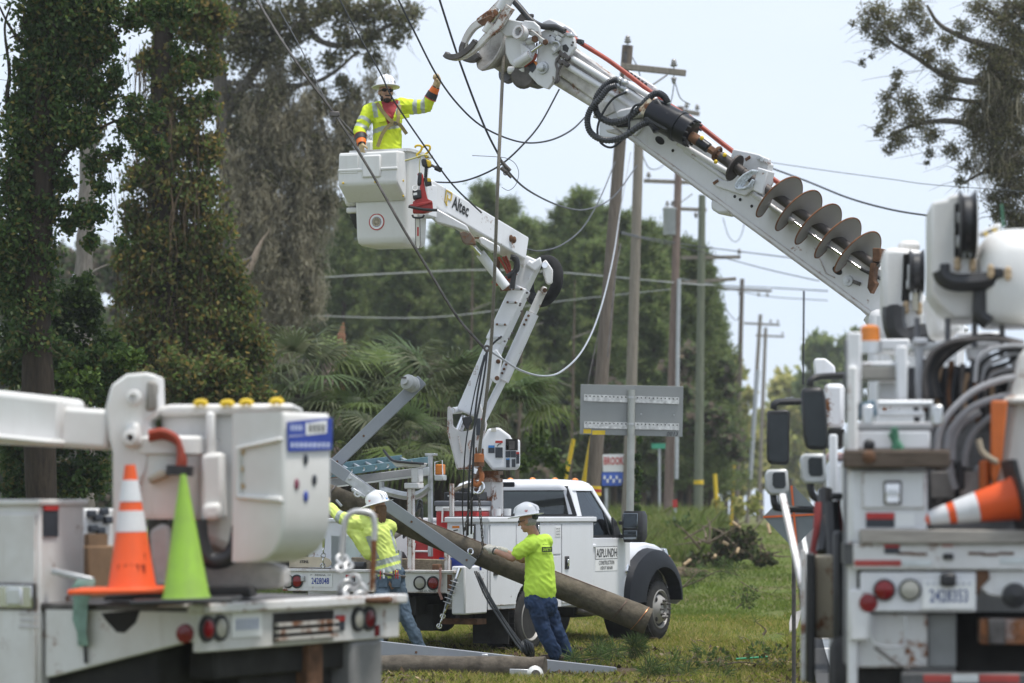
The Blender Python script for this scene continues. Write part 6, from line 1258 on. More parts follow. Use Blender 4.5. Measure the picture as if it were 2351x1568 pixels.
MB(PB).prism([onside(q) for q in ((1345,338),(1558,318),(1556,470),(1350,478))], (.006,0,0)).build('blue_sticker', BLUEINK, LT, 0)
MB(PB).prism([onside(q, .012) for q in ((1430,345),(1530,330),(1528,392),(1432,402))], (.004,0,0)).build('white_label', PAPER, LT, 0)
for k in range(4): MB(PB).prism([onside(q, .016) for q in ((1446 + 20 * k, 350),(1456 + 20 * k, 349),(1456 + 20 * k, 385),(1446 + 20 * k, 388))], (.003,0,0)).build('label_mark', INK, LT)
for (xa, xb, ya, yb_) in ((1352,1556,398,402), ): MB(PB).prism([onside(q, .012) for q in ((1352,408),(1426,402),(1426,400),(1352,404))], (.003,0,0)).build('sticker_line', PAPER, LT)
for k in range(9): MB(PB).prism([onside(q, .012) for q in ((1362 + 21 * k, 436),(1374 + 21 * k, 435),(1374 + 21 * k, 458),(1362 + 21 * k, 459))], (.003,0,0)).build('sticker_digit', plain('pale_blue', (.55,.6,.75),.5), LT)
for k in range(4): MB(PB).prism([onside(q, .012) for q in ((1360 + 15 * k, 352),(1368 + 15 * k, 351),(1368 + 15 * k, 378),(1360 + 15 * k, 380))], (.003,0,0)).build('sticker_digit', plain('pale_blue', (.55,.6,.75),.5), LT)
for q, m_ in (((1437,515), DKST),((1478,612), DKST),((1395,632), plain('maroon', (.2,.05,.08),.5)),((1438,690), BLUEINK)): MB(PB).ball(onside(q, .004),(.008,.022,.035),10,6).build('round_sticker', m_, LT)
for q in ((945,250),(1070,252),(1160,248),(1302,243)): MB().tube(curve(wp([(q[0] - 24, q[1] + 12),(q[0] - 16, q[1] - 3),(q[0] + 14, q[1] - 4),(q[0] + 24, q[1] + 10)], 18.0, Z1),5),.02,8).build('rim_hook', YEL, LT)
MB().lathe(P(Z1(800,795),18.2),(0,0,1), [(0,.28),(.04,.30),(.40,.31),(.41,.345),(.50,.345),(.52,.32),(.53,0)], 30).build('drum_box', LBK, LT); MB().prism(wp([(690,600),(760,560),(800,590),(700,632)], 17.8, Z1),(0,.2,0)).build('drum_wrap', plain('tan_wrap', (.35,.3,.23),.8), LT, .02)
MB().prism(wp([(700,850),(760,815),(800,830),(800,1120),(720,1120)], 17.9, Z1),(0,.3,0)).build('under_housing', plain('housing_grey', (.36,.34,.32),.6), LT, .05)
MB().prism(wp([(830,850),(1100,830),(1100,960),(1340,1030),(1340,1120),(960,1160),(840,1150)], 18.3, Z1),(0,.5,0)).build('under_housing', plain('housing_light', (.42,.40,.37),.6,0,.3), LT, .03)
MB().tube(curve(wp([(935,800),(945,900),(985,985),(1060,985),(1110,930),(1130,830)], 17.85, Z1),6),.055,10).build('black_strap', BLACK, LT); MB().prism(wp([(1100,810),(1165,800),(1172,900),(1140,950),(1080,985),(1075,950),(1120,900)], 17.8, Z1),(0,.12,0)).build('black_cover', BLACK, LT, .02)
MB().prism(wp([(760,1120),(1170,1120),(1180,1170),(480,1180),(500,1150)], 17.75, Z1),(0,.5,0)).build('rubber_mat', RUBBER, LT, .02)
# carton and strap
def box_thing(name, label, cat, fr, a, b, mat_, bev=.01, sub=()):
    c = fr.w(((a[0] + b[0]) / 2,(a[1] + b[1]) / 2, a[2])); o = thing(name, label, cat, c, -fr.a); MB(fr).span(a, b).build('body', mat_, o, bev); return o
c = LF.face(Z1(420,1055), y0 + .35); ct = box_thing('carton', 'brown carton standing behind the orange cone on the left truck', 'box', LF, (c[0], y0 + .35, ZD),(c[0] + .5, y0 + .75, ZD + .34), plain('cardboard', (.22,.135,.075),.85,0,.15)); MB(LF).span((c[0] + .01, y0 + .36, ZD + .34),(c[0] + .22, y0 + .40, ZD + .42)).build('flap', plain('cardboard', (.3,.19,.11)), ct)
GS = plain('green_strap', (.19,.30,.25),.8,0,.3,12)
stp = MB(LF).rings([[ls((x - w, y),-1.215 - d), ls((x + w, y),-1.215 - d), ls((x + w, y),-1.212), ls((x - w, y),-1.212)] for x, y, w, d in ((405,1080,44,.05),(392,1115,52,.07),(380,1190,34,.05),(375,1270,34,.04),(384,1330,22,.06),(392,1392,26,.03))]).build('ratchet_strap', GS); props(stp, 'faded green tie-down strap hanging over the left truck deck side', 'strap')
MB(LF).tube([ls((400,1390),-1.22), ls((404,1475),-1.22)], .012,6).build('loose_end', BLACK, stp)
# cones
def cone(label, base, top, R0, R1, bands, m_, group='traffic cones on the trucks', base_w=.36, ax=None, bm=BLACK):
    o = thing('traffic_cone', label, 'traffic cone', base, 0, group); d = Vector(top) - Vector(base); L = d.length; dn = d.normalized()
    def rr(t): return R0 + (R1 - R0) * t
    mb = MB(); mb.lathe(base, dn, [(0, R0 * 1.08),(.03 * L, R0),(L, R1),(L, 0)], 32); mb.build('cone_body', m_, o)
    for t0_, t1_, bmx in bands: mb = MB(); mb.lathe(base, dn, [(t0_ * L, rr(t0_) + .001),(t0_ * L, rr(t0_) + .004),(t1_ * L, rr(t1_) + .004),(t1_ * L, rr(t1_) + .001)], 32); mb.build('collar', bmx, o)
    x_, _, z_ = frame_of(dn, (0,1,0) if abs(dn.z) > .5 else (0,0,1)); mb = MB(); mb.prism([Vector(base) + x_ * a * base_w + z_ * b * base_w - dn * .03 for a, b in ((-1,-1),(1,-1),(1,1),(-1,1))], dn * .03); mb.build('cone_base', bm, o, .01)
    return o
cb_ = P(Z1(622,1118),17.35); ct_ = P(Z1(612,540),17.35)
oc = cone('tall orange cone with two white bands on the left truck deck', cb_, ct_, px(112 * .4877,17.35) * .98, px(27 * .4877,17.35) * .9,((.455,.625, REFLW),(.70,.875, REFLW)), ORANGE, base_w=.34, bm=ORANGE)
inv_ = root_matrix(oc).inverted()
for k in range(4):
    for j in range(3): MB().box(P(Z1(575 + 30 * k, 925 + 52 * j),17.35 - px(112 * .4877,17.35) * (.86 - .1 * abs(k - 1.3)) + .025 * (2 - j)),(.05,.006,.05)).build('stencil_mark', plain('stencil', (.32,.04,.01),.6), oc)
cb2_ = P(Z1(877,1166),17.0); ct2_ = P(Z1(862,585),17.0)
cone('lime green cone beside the orange cone on the left truck deck', cb2_, ct2_, px(108 * .4877,17.0), px(14 * .4877,17.0),(), LIME, base_w=.30)
# U shaped handle with shackles at the deck corner
UH = thing('stirrup_bracket', 'pale U-shaped handle with hanging shackles at the far corner of the left truck deck', 'bracket', P(Z2(500,1060),19.0)); YU = 19.0
UM = plain('pale_steel', (.55,.55,.55),.4,.4,.1); UM2 = paint('rusty_leg', (.55,.45,.33),.6,.5,.9)
MB().tube(curve(wp([(402,850),(412,700),(428,580),(470,532),(530,525),(590,545),(606,620),(603,700)], YU, Z2),6), px(18 * .3778, YU),12).build('handle', UM, UH); MB().tube(wp([(603,690),(590,1010)], YU, Z2), px(17 * .3778, YU),12).build('handle_leg', UM2, UH)
r3 = random.Random(5)
for q, R_ in (((410,820),34),((440,850),30),((400,870),28),((430,980),44),((480,950),40),((520,1000),44),((460,1030),48),((510,1050),40),((420,1040),36)):
    MB().torus(P(Z2(*q), YU + r3.uniform(-.08,.02)),(r3.uniform(-1,1),-1, r3.uniform(-1,1)), px(R_ * .3778, YU), px(13 * .3778, YU),18,8).build('shackle', UM, UH)
MB().prism(wp([(540,1050),(690,1045),(715,1070),(690,1090),(540,1085)], 18.9, Z2),(0,.5,0)).build('corner_block', RUSTM, LT, .03)
# ================================================================== NEAR RIGHT UTILITY TRUCK
RF = Fr((1.98,16.7),5.4)
RT = fthing('line_truck', 'near blurred white line truck filling the right edge, cluttered with hoses, lights and lockers', 'truck', RF)
def RR(): return MB(RF)
def rf(x, y, d=0.0, z=Z4): return RF.face(z(x, y), d)
def rbox(x0, y0, x1, y1, d0, d1, nm, m_, par=None, bev=.012, z=Z4):
    a, b = RF.face(z(x0, y1), d0), RF.face(z(x1, y0), d0); return RR().span((a[0], d0, a[2]),(b[0], d1, b[2])).build(nm, m_, par or RT, bev)
def rpoly(pts, d0, th, nm, m_, par=None, bev=.01, z=Z4): return RR().prism([RF.face(z(*q), d0) for q in pts], (0, th, 0)).build(nm, m_, par or RT, bev)
def rtube(pts, d, r, nm, m_, n=6, z=Z4, par=None): return RR().tube(curve([RF.face(z(q[0], q[1]), d if len(q) < 3 else q[2]) for q in pts], n), r, 8).build(nm, m_, par or RT)
RWH = paint('right_truck_white', (.72,.72,.72),.4,.4,.36, edge=.8); RCL = paint('right_locker_white', (.73,.735,.755),.4,.2,.18, edge=.7)
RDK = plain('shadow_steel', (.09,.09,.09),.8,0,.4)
BRW = bark('brown_beam', (.06,.045,.035),(.16,.125,.10),5,(1,6,6),.5)
# lower rear: lamp panel, boxes, hitch, bumper
pn = rbox(482,1082,992,1256,0,.04, 'lamp_panel', RCL)
for q, r_, m_ in (((588,1160),44, REDLENS),((700,1160),44, CLEARLENS)):
    c = rf(*q); R_ = px(r_ * .5242,16.7); o = RR().lathe((c[0], -.0, c[2]),(0,-1,0), [(0, R_ * 1.12),(.02, R_ * 1.1),(.021, R_)], 26).build('tail_light', BLACK, pn); RR().lathe((c[0], -.01, c[2]),(0,-1,0), [(0, R_ * .96),(.016, R_ * .9),(.026, R_ * .5),(.028,0)], 26).build('lens', m_, o)
c = rf(518,1217); RR().lathe((c[0], 0, c[2]),(0,-1,0), [(0,.055),(.015,.05),(.018,0)], 18).build('reflector', REDLENS, pn)
c = rf(870,1182); o = RR().box((c[0], -.008, c[2]),(.305,.01,.165)).build('licence_plate', PAPER, pn, .004); text('2428353', RF.w((c[0], -.014, c[2] - .005)), RF.r, Zv, .075, plain('plate_blue', (.06,.09,.22),.5), o, width=.22, bold=.012, off=.002)
for k in range(8): RR().box((c[0] - .12 + .034 * k, -.014, c[2] + .066),(.02,.003,.012)).build('plate_print', plain('plate_grey', (.4,.42,.48),.6), o)
c = rf(866,1115); RR().box((c[0], -.03, c[2]),(.09,.06,.08)).build('plate_lamp', BLACK, pn, .02)
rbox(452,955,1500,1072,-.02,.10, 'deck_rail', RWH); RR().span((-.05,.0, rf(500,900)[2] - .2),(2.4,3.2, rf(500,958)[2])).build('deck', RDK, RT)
a = rf(457,1020,-.022); rbox(457,1030,662,1056,-.028,-.02, 'reflective_tape', plain('tape_red', (.36,.05,.04),.4)); rbox(666,1030,795,1056,-.028,-.02, 'reflective_tape', plain('tape_silver', (.55,.58,.58),.35)); rbox(1095,1020,1400,1046,-.028,-.02, 'reflective_tape', plain('tape_silver', (.55,.58,.58),.35))
rbox(588,962,655,1002,-.028,-.02, 'sticker', DKST); rbox(588,962,655,975,-.032,-.028, 'sticker_header', REDINK); rbox(845,1000,892,1028,-.05,-.02, 'small_lamp', BLACK); rbox(840,960,890,972,-.026,-.02, 'faded_print', plain('faded_red', (.5,.25,.22),.6))
for q in ((680,1000),(740,1003),(990,1000),(1050,1005),(1120,1000)): c = rf(*q); RR().box((c[0], -.022, c[2]),(.09,.008,.016)).build('rust_patch', RUSTM, RT)
rpoly([(480,893),(1500,900),(1500,958),(480,958)], -.06,.16, 'edge_plank', bark('pale_plank', (.22,.2,.18),(.42,.39,.35),5,(.6,8,8),.4))
rbox(440,1262,778,1500,.1,.6, 'lower_box', paint('box_grey_white', (.58,.58,.57),.5,.35,.45, edge=.8)); rbox(778,1262,905,1500,.14,.6, 'lower_box', plain('grey_side', (.22,.225,.22),.7)); rbox(905,1262,1500,1520,.4,.6, 'underbody', DARK)
rtube([(530,1270),(540,1390),(670,1400),(680,1275)], -.02,.007, 'wire_bail', STEEL); rtube([(545,1410),(640,1480),(700,1510)], -.02,.010, 'tow_rod', DKSTEEL)
rpoly([(996,1075),(1500,1075),(1500,1195),(1120,1195),(1050,1185),(1000,1150),(1045,1110)], .02,.05, 'hitch_panel', RWH); rpoly([(990,1075),(1045,1070),(1050,1110),(1010,1150),(1000,1185),(990,1185)], .0,.05, 'rust_plate', RUSTM)
c = rf(1160,1185); RR().lathe((c[0], .02, c[2]),(0,-1,0), [(0,.075),(.05,.07),(.06,.03),(.07,0)], 18).build('round_plug', BLACK, RT)
rbox(1010,1290,1500,1400,.0,.3, 'hitch_channel', paint('pink_rust', (.32,.24,.21),.7,.4,.7)); rbox(1045,1285,1120,1400,-.04,.1, 'hitch_block', DKSTEEL)
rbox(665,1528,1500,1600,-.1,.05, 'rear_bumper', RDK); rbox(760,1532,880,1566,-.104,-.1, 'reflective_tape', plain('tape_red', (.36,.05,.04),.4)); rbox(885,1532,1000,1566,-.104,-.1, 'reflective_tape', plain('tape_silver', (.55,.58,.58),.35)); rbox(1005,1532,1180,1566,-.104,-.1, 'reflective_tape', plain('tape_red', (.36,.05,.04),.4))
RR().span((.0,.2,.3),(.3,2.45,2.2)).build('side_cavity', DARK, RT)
# locker with latch and danger label
lk = rbox(440,630,778,955,.02,.8, 'locker', RCL, bev=.02); o = rbox(490,640,768,805,.0,.02, 'locker_door', RCL, lk); rbox(585,682,664,788,-.012,.0, 'latch_frame', DKSTEEL, o); rbox(594,692,656,780,-.02,-.01, 'latch', CHROME, o); rbox(600,724,650,750,-.03,-.02, 'paddle', ALU, o)
o = rbox(508,822,632,886,.012,.02, 'danger_sticker', DKST, lk, 0); rbox(508,822,632,850,.008,.012, 'sticker_header', REDINK, o, 0); rbox(636,825,720,886,.012,.02, 'white_sticker', PAPER, lk, 0)
rbox(408,545,878,626,-.1,.12, 'beam', BRW, bev=.015); c = rf(522,578,-.11); RR().ball((c[0], -.1, c[2]),(.04,.02,.04),10,6).build('beam_bolt', RUSTM, RT)
rbox(415,462,790,545,.1,.5, 'top_box', RCL); c = rf(522,525,.09); RR().ball((c[0], .1, c[2]),(.035,.02,.035),10,6).build('plug', BLACK, RT)
rtube([(620,470,.05),(632,500,.06),(665,545,.06)], .06,.022, 'green_cord', plain('green_cord', (.06,.18,.11),.8)); rtube([(632,450,.05),(636,500,.06),(635,545,.06)], .06,.022, 'green_cord', plain('green_cord', (.06,.18,.11),.8))
# shiny rungs on the rack
for q in ((560,328,800,360),(565,375,760,402)): a, b = rf(q[0], (q[1] + q[3]) / 2,.2), rf(q[2], (q[1] + q[3]) / 2,.2); RR().cyl(a, b, px((q[3] - q[1]) * .262,16.9), n=14).build('roller', ALU, RT)
for q in ((490,350,540,440),(795,350,845,440)): rbox(*q, .1,.4, 'roller_bracket', ALU)
rpoly([(460,350),(545,325),(560,395),(460,410)], .15,.3, 'blue_tray', plain('blue_grey', (.10,.16,.21),.6)); rbox(430,425,800,460,.1,.5, 'rack_shelf', plain('shelf_grey', (.38,.38,.39),.5))
rbox(425,30,488,345,.1,.18, 'corner_post', RCL); rbox(414,60,428,420,.1,.14, 'post_edge', plain('edge_grey', (.2,.2,.21),.6))
rbox(488,180,660,240,.4,.6, 'cross_plate', plain('beige_steel', (.30,.28,.25),.6)); rbox(640,90,690,330,.35,.5, 'rack_post', RCL); rbox(560,245,650,330,.6,.9, 'white_tank', RCL); rbox(488,160,700,182,.4,.6, 'cross_rail', RCL)
c = rf(525,95,.8); RR().lathe((c[0], .8, c[2] - .02),(0,0,1), [(-.02,.075),(.05,.075),(.055,.06)], 20).build('beacon_base', ALU, RT); RR().lathe((c[0], .8, c[2] + .03),(0,0,1), [(0,.062),(.085,.058),(.10,.04),(.105,0)], 20).build('beacon', AMBER, RT); rtube([(505,110,.8),(505,20,.8)], .8,.008, 'antenna', BLACK)
# left side of the truck: side plates, straps, cab, mirrors
def sb(y0, y1, z0, z1, x0, x1, nm, m_, bev=.015): return RR().span((x0, y0, z0),(x1, y1, z1)).build(nm, m_, RT, bev)
sb(.0,2.6,1.0,1.30,-.02,.1, 'side_rail', RWH); sb(.05,.12,.35,2.6,-.03,.03, 'side_post', RWH); sb(.3,2.4,.45,1.0,.01,.3, 'side_box', paint('yellowed_box', (.52,.45,.33),.6,.5,.2, edge=.4)); sb(2.5,3.6,.6,2.1,.0,1.9, 'side_locker', RCL); sb(.9,1.4,1.3,1.75,-.01,.2, 'side_bin', RWH); sb(3.65,3.75,.3,2.3,-.08,-.02, 'side_post', RCL)
rbox(222,985,243,1560,3.2,3.3, 'side_post', RWH); rbox(245,1000,286,1570,1.3,1.6, 'mud_guard', BLACK); rbox(286,1010,366,1375,1.5,1.9, 'side_box', paint('yellowed_box', (.55,.45,.3))); rbox(366,900,412,1520,.9,1.2, 'hose_bundle', BLACK, bev=.03); rbox(412,600,444,1490,.25,.5, 'side_edge', plain('edge_grey', (.2,.2,.21))); RR().bar(RF.loc(P((1796,1138),22.0)), RF.loc(P((1842,1345),21.2)),.045,.045).build('side_brace', RCL, RT)
for k, (xa, za, xb, zb2) in enumerate(((300,780,280,1000),(375,775,395,1000),(345,830,362,950))):
    rtube([(xa, za, 2.45),((xa + xb) / 2 + 6,(za + zb2) / 2,2.4),(xb, zb2,2.4)], 2.4,.03, 'red_strap', plain('strap_red', (.24,.03,.03),.7,0,.2)) if k < 2 else rtube([(xa, za, 2.4),(xb, zb2,2.35)], 2.4,.04, 'striped_pole', plain('pole_red', (.45,.1,.08),.6))
rtube([(280,990,2.0),(272,1080,2.0),(290,1150,2.0),(330,1130,2.0),(345,1080,2.0)], 2.0,.024, 'red_strap', plain('strap_red', (.24,.03,.03),.7)); rtube([(328,720,2.5),(330,900,2.4),(320,1000,2.3)], 2.4,.05, 'black_strap', BLACK); rtube([(355,780,2.3),(368,1000,2.2),(372,1250,2.1)], 2.2,.05, 'black_hose', BLACK)
rbox(355,735,405,765,2.3,2.5, 'small_case', BLACK); rbox(290,1020,355,1065,1.8,2.0, 'yellow_block', paint('yellowed_box', (.55,.45,.3))); rbox(290,1150,320,1220,1.8,2.0, 'yellow_block', paint('yellowed_box', (.55,.45,.3)))
rbox(325,255,415,455,6.0,7.5, 'cab_roof_box', RCL, bev=.04); rbox(345,455,415,530,6.0,7.2, 'rear_window', DARK); rbox(335,560,415,590,5.6,6.0, 'cab_lip', plain('pink_lip', (.45,.3,.3),.5)); rbox(335,590,440,1000,5.6,7.4, 'cab_body', CABW, bev=.05); rpoly([(277,160),(285,145),(330,145),(372,180),(375,215),(285,222)], 7.2,.4, 'spot_lamp', RCL, bev=.05)
RR().span((.25,5.6,.6),(2.4,8.0,2.2)).build('cab', CABW, RT, .1); RR().span((.05,3.6,.5),(2.3,8.5,.9)).build('chassis', DARK, RT, .05)
for x, y, s_ in ((2.4,1.6,1),(-.02,1.6,-1),(.15,7.4,-1),(2.3,7.4,1)): wheel(RT, RF, (x, y, .52),.52,.28, s_, RIMG, False)
RR().torus((-.02,1.0,.62),(1,0,0),.3,.1,24,8).build('hose_coil', RUBBER, RT)
def mirror(q, d, rnd_, q2):
    o = rpoly(q, d, .10, 'side_mirror', BLACK, bev=.035); cx_ = [(sum(p_[0] for p_ in q) / len(q)),(sum(p_[1] for p_ in q) / len(q))]
    rpoly([(cx_[0] + (p_[0] - cx_[0]) * .8, cx_[1] + (p_[1] - cx_[1]) * .86) for p_ in q], d - .006,.01, 'mirror_glass', plain('dark_mirror', (.03,.035,.037),.15,.4), o, 0)
    o2 = rpoly(q2, d - .02,.14, 'convex_mirror', plain('mirror_case', (.50,.51,.51),.35,.2), bev=.04)
    cx2 = [(sum(p_[0] for p_ in q2) / len(q2)),(sum(p_[1] for p_ in q2) / len(q2))]
    rpoly([(cx2[0] + 12 + (p_[0] - cx2[0]) * .55, cx2[1] - 10 + (p_[1] - cx2[1]) * .62) for p_ in q2], d - .03,.02, 'mirror_glass', plain('dark_mirror', (.03,.035,.037)), o2,.004); return o
mirror([(222,275),(320,268),(332,320),(345,520),(335,548),(245,545),(232,480)], 4.2,0, [(218,580),(235,562),(330,562),(338,680),(320,695),(240,695),(222,670)])
mirror([(75,375),(165,370),(175,385),(172,600),(160,612),(90,610),(72,590)], 6.4,0, [(65,650),(78,632),(165,630),(172,725),(155,745),(85,745),(66,720)])
rtube([(262,268,4.25),(268,240,4.25),(310,226,4.3),(430,220,4.5)], 4.2,.025, 'mirror_arm', BLACK); rtube([(262,690,4.25),(275,745,4.25),(310,765,4.3),(420,770,4.5)], 4.2,.028, 'mirror_arm', BLACK)
rtube([(102,370,6.45),(110,345,6.45),(150,336,6.5),(330,334,6.6)], 6.4,.028, 'mirror_arm', BLACK); rtube([(102,740,6.45),(110,790,6.45),(140,803,6.5),(330,812,6.6)], 6.4,.03, 'mirror_arm', BLACK); rtube([(233,260,7.0),(234,100,7.0),(236,-150,7.0)], 7.0,.008, 'antenna', BLACK)
# machinery mass with hoses
rbox(790,330,1500,900,.9,1.6, 'machinery_case', plain('machine_grey', (.20,.20,.20),.7,0,.5,4)); rbox(690,180,1500,340,1.0,1.8, 'machinery_case', plain('machine_dark', (.07,.07,.075),.7,0,.5,4))
GREYC = plain('grey_conduit', (.33,.33,.34),.5,0,.12)
for i, q in enumerate(([(1200,225),(1100,240),(980,290),(880,380),(830,470),(815,560)], [(1200,305),(1080,320),(960,370),(880,460),(862,540)], [(1010,380),(930,430),(890,500),(885,590)], [(990,375),(920,420),(870,520),(880,640),(900,720)], [(1150,370),(1060,400),(980,470),(945,560),(940,620)])): rtube(q, .55 + .04 * i, .021, 'grey_conduit', GREYC)
r4 = random.Random(9)
for i in range(16):
    x0 = 740 + 24 * i; rtube([(x0,200 + r4.uniform(-50,20)),(x0 - 12 + r4.uniform(-10,10),300),(x0 + r4.uniform(-10,10),400 + r4.uniform(-30,60))], .88,.018, 'control_hose', (BLACK, RUSTM, BWIRE, DKSTEEL, plain('tan_hose', (.3,.2,.12),.7))[i % 5])
for i in range(6):
    k = i * 27; rtube([(770 + k * .5,320),(765 + k * .4,220 - k * .2),(800 + k, 120 - k * .25),(900 + k, 70 - k * .15),(1050,60 - k * .1),(1200,80)], .75 + .02 * i, .017, 'black_hose', BLACK if i % 3 else DKSTEEL)
for i in range(7):
    k = i * 25; rtube([(985 + k * .5,250),(1000 + k * .7,150 + k * .6),(1060 + k, 105 + k * .8),(1150,90 + k * .7),(1230,95 + k * .7)], .62 + .02 * i, .014, 'coiled_hose', BLACK if i % 2 else GREYC)
for i in range(7): rtube([(820 + 40 * i, 620 + r4.uniform(-30,30)),(850 + 40 * i, 660),(830 + 42 * i, 760 + r4.uniform(-30,60))], .85,.035, 'valve_hose', (DKSTEEL, GREYC, BLACK)[i % 3])
rbox(790,640,900,760,.8,.9, 'valve_block', plain('valve_grey', (.22,.21,.20),.6)); rbox(920,640,1010,750,.75,.9, 'valve_block', plain('valve_tan', (.34,.3,.28),.6)); rbox(905,610,940,720,.7,.85, 'valve_coil', BLACK)
rpoly([(1058,330),(1130,330),(1105,600),(1070,720),(1055,650)], .4,.1, 'orange_pole', plain('pole_orange', (.55,.13,.02),.5)); rbox(1008,590,1050,730,.45,.6, 'orange_frame', plain('pole_orange', (.55,.13,.02)), bev=.02); rtube([(1000,500),(1020,560),(1080,600),(1060,590)], .35,.018, 'tan_rope', plain('tan_rope', (.35,.3,.22),.8))
rpoly([(1140,320),(1180,120),(1260,60),(1500,40),(1500,720),(1060,720),(1100,560)], .5,.5, 'boom_pedestal', paint('pedestal_cream', (.62,.60,.56),.5,.2,.3, edge=.3), bev=.05); rbox(1118,305,1500,345,.4,.7, 'pedestal_lip', paint('pedestal_cream', (.62,.6,.56)), bev=.03)
# rounded boom-tip fairings standing above
def fairing(q, d, th, nm='boom_tip_fairing', m_=None, bev=.11): return rpoly(q, d, th, nm, m_ or FIBRE2, bev=bev, z=Z5)
fA = fairing([(485,510),(600,500),(820,520),(825,960),(822,1150),(780,1235),(640,1330),(560,1290),(478,1010)], 3.6,.55); rpoly([(610,450),(680,440),(790,445),(805,520),(610,520)], 3.7,.4, 'fairing_cap', FIBRE2, fA, .04, Z5)
rpoly([(655,552),(800,550),(790,955),(640,950)], 3.585,.03, 'sheave_slot', DARK, fA, .01, Z5)
fB = fairing([(890,120),(1010,100),(1040,62),(1130,50),(1240,70),(1285,110),(1290,1090),(1080,1090),(960,980),(885,870)], .9,.7); rpoly([(1085,130),(1270,125),(1260,590),(1080,585)], .885,.03, 'sheave_slot', DARK, fB, .01, Z5)
for (x0, x1_, y0_, y1_, d, par) in ((705,735,555,950,3.57, fA),(748,765,555,950,3.56, fA),(1150,1175,135,580,.87, fB),(1205,1225,135,580,.86, fB)): rpoly([(x0, y0_),(x1_, y0_),(x1_, y1_),(x0, y1_)], d, .03, 'sheave_rail', ALU, par, .004, Z5)
for (x0, x1_, y0_, y1_, d, par) in ((690,740,640,800,3.56, fA),(1110,1180,200,300,.86, fB),(1180,1210,230,500,.85, fB),(1100,1150,400,500,.86, fB),(740,775,680,860,3.55, fA),(680,715,770,850,3.55, fA)): rpoly([(x0, y0_),(x1_, y0_),(x1_, y1_),(x0, y1_)], d, .04, 'sheave_bracket', plain('sheave_grey', (.50,.50,.50),.5,.3), par, .01, Z5)
for (x, y, R_, d, par) in ((765,700,60,3.55, fA),(1190,300,80,.84, fB)): c = RF.face(Z5(x, y), d); RR().lathe(c, (1,0,0), [(-.05, R_ * .0026),(-.02, R_ * .0021),(.02, R_ * .0021),(.05, R_ * .0026)], 20).build('sheave', BLACK, par)
rtube([(1185,500),(1190,560)], .86,.02, 'rope_end', STEEL, z=Z5, par=fB); rtube([(755,880),(752,1030)], 3.56,.02, 'rope_end', plain('pale_rope', (.5,.47,.38),.8), z=Z5, par=fA)
fC = RR().rings([rrect(RF.face(Z5(1300,700),.8)[0] + .05, RF.face(Z5(1780,700),.8)[0], .8,1.5, RF.face(Z5(1500,1130),.8)[2], .1)] + [rrect(RF.face(Z5(1295 + a, 700),.8)[0], RF.face(Z5(1800,700),.8)[0], .72 + b, 1.5, RF.face(Z5(1500, yy_),.8)[2], .14) for a, b, yy_ in ((0,.02,1040),(10,0,800),(5,0,560),(30,.05,440),(90,.14,360),(180,.26,320))]).build('boom_tip_fairing', FIBRE, RT, angle=70)
rpoly([(1290,370),(1440,300),(1480,305),(1470,345),(1320,400)], 1.1,.2, 'fairing_flange', FIBRE, fC, .02, Z5); rpoly([(1470,130),(1485,140),(1505,325),(1480,325)], 1.0,.04, 'green_marker', plain('green_cord', (.06,.18,.11)), RT, .005, Z5)
for k, m_ in enumerate((YEL, BLACK, YEL)): rpoly([(1330 + 36 * k, 385 - 15 * k),(1360 + 36 * k, 372 - 15 * k),(1366 + 36 * k, 395 - 15 * k),(1338 + 36 * k, 408 - 15 * k)], 1.08,.02, 'hazard_stripe', m_, fC, 0, Z5)
rpoly([(1415,670),(1495,670),(1495,750),(1415,760)], .70,.06, 'hose_port', BLACK, fC, .01, Z5); rpoly([(960,635),(1045,632),(1045,720),(960,720)], .88,.05, 'hose_port', BLACK, fB, .01, Z5)
rtube([(965,690),(1000,760),(1100,795),(1290,790),(1400,770),(1460,740)], .78,.055, 'black_hose', BLACK, z=Z5); rtube([(1300,790),(1305,900),(1300,1060),(1370,1130)], .82,.05, 'black_hose', BLACK, z=Z5)
rtube([(575,1000),(575,1110),(600,1210),(680,1270),(760,1250),(860,1230),(930,1240)], 3.45,.08, 'black_hose', BLACK, z=Z5); rtube([(600,990),(590,1100),(620,1180)], 3.5,.06, 'black_hose', BLACK, z=Z5); rpoly([(550,975),(620,975),(620,1050),(550,1050)], 3.56,.06, 'hose_port', BLACK, fA, .01, Z5)
for q, d, par in (((678,1000),3.59, fA),((788,1010),3.59, fA),((1108,640),.88, fB),((1235,650),.88, fB),((1385,700),.70, fC),((1530,720),.70, fC)):
    for k in range(2): RR().ball(RF.face(Z5(q[0], q[1] + 40 * k - 20), d),(.022,.012,.03),8,6).build('rivet', plain('rivet_brass', (.45,.33,.2),.5), par)
fD = fairing([(840,880),(960,900),(1000,980),(1140,1100),(1130,1230),(900,1260),(850,1000)], 2.6,.5, bev=.06); rpoly([(935,985),(1000,1070),(960,1085),(930,1040)], 2.58,.05, 'fairing_gap', DARK, fD, .01, Z5)
for x in (1025,1250,1480,770): rtube([(x, 1090,1.0),(x, 1420,1.0)], 1.0,.018, 'stay_rod', plain('rod_grey', (.12,.12,.13),.5), z=Z5)
rbox(700,75,880,110,1.6,2.4, 'white_cover', RCL); rbox(560,60,700,110,2.6,3.2, 'white_cover', RCL); rpoly([(530,0),(700,120),(650,160),(600,90)], 4.0,.5, 'turret_skirt', RCL); rbox(905,30,1100,90,1.8,2.4, 'white_cover', RCL); rpoly([(950,100),(1040,90),(1060,160),(960,150)], .85,.2, 'white_valve', RCL)
rbox(725,60,760,340,.8,.9, 'rack_post', plain('zinc_post', (.45,.46,.48),.5,.3)); rbox(715,55,780,85,.75,.95, 'post_cap', plain('zinc_post', (.45,.46,.48)))
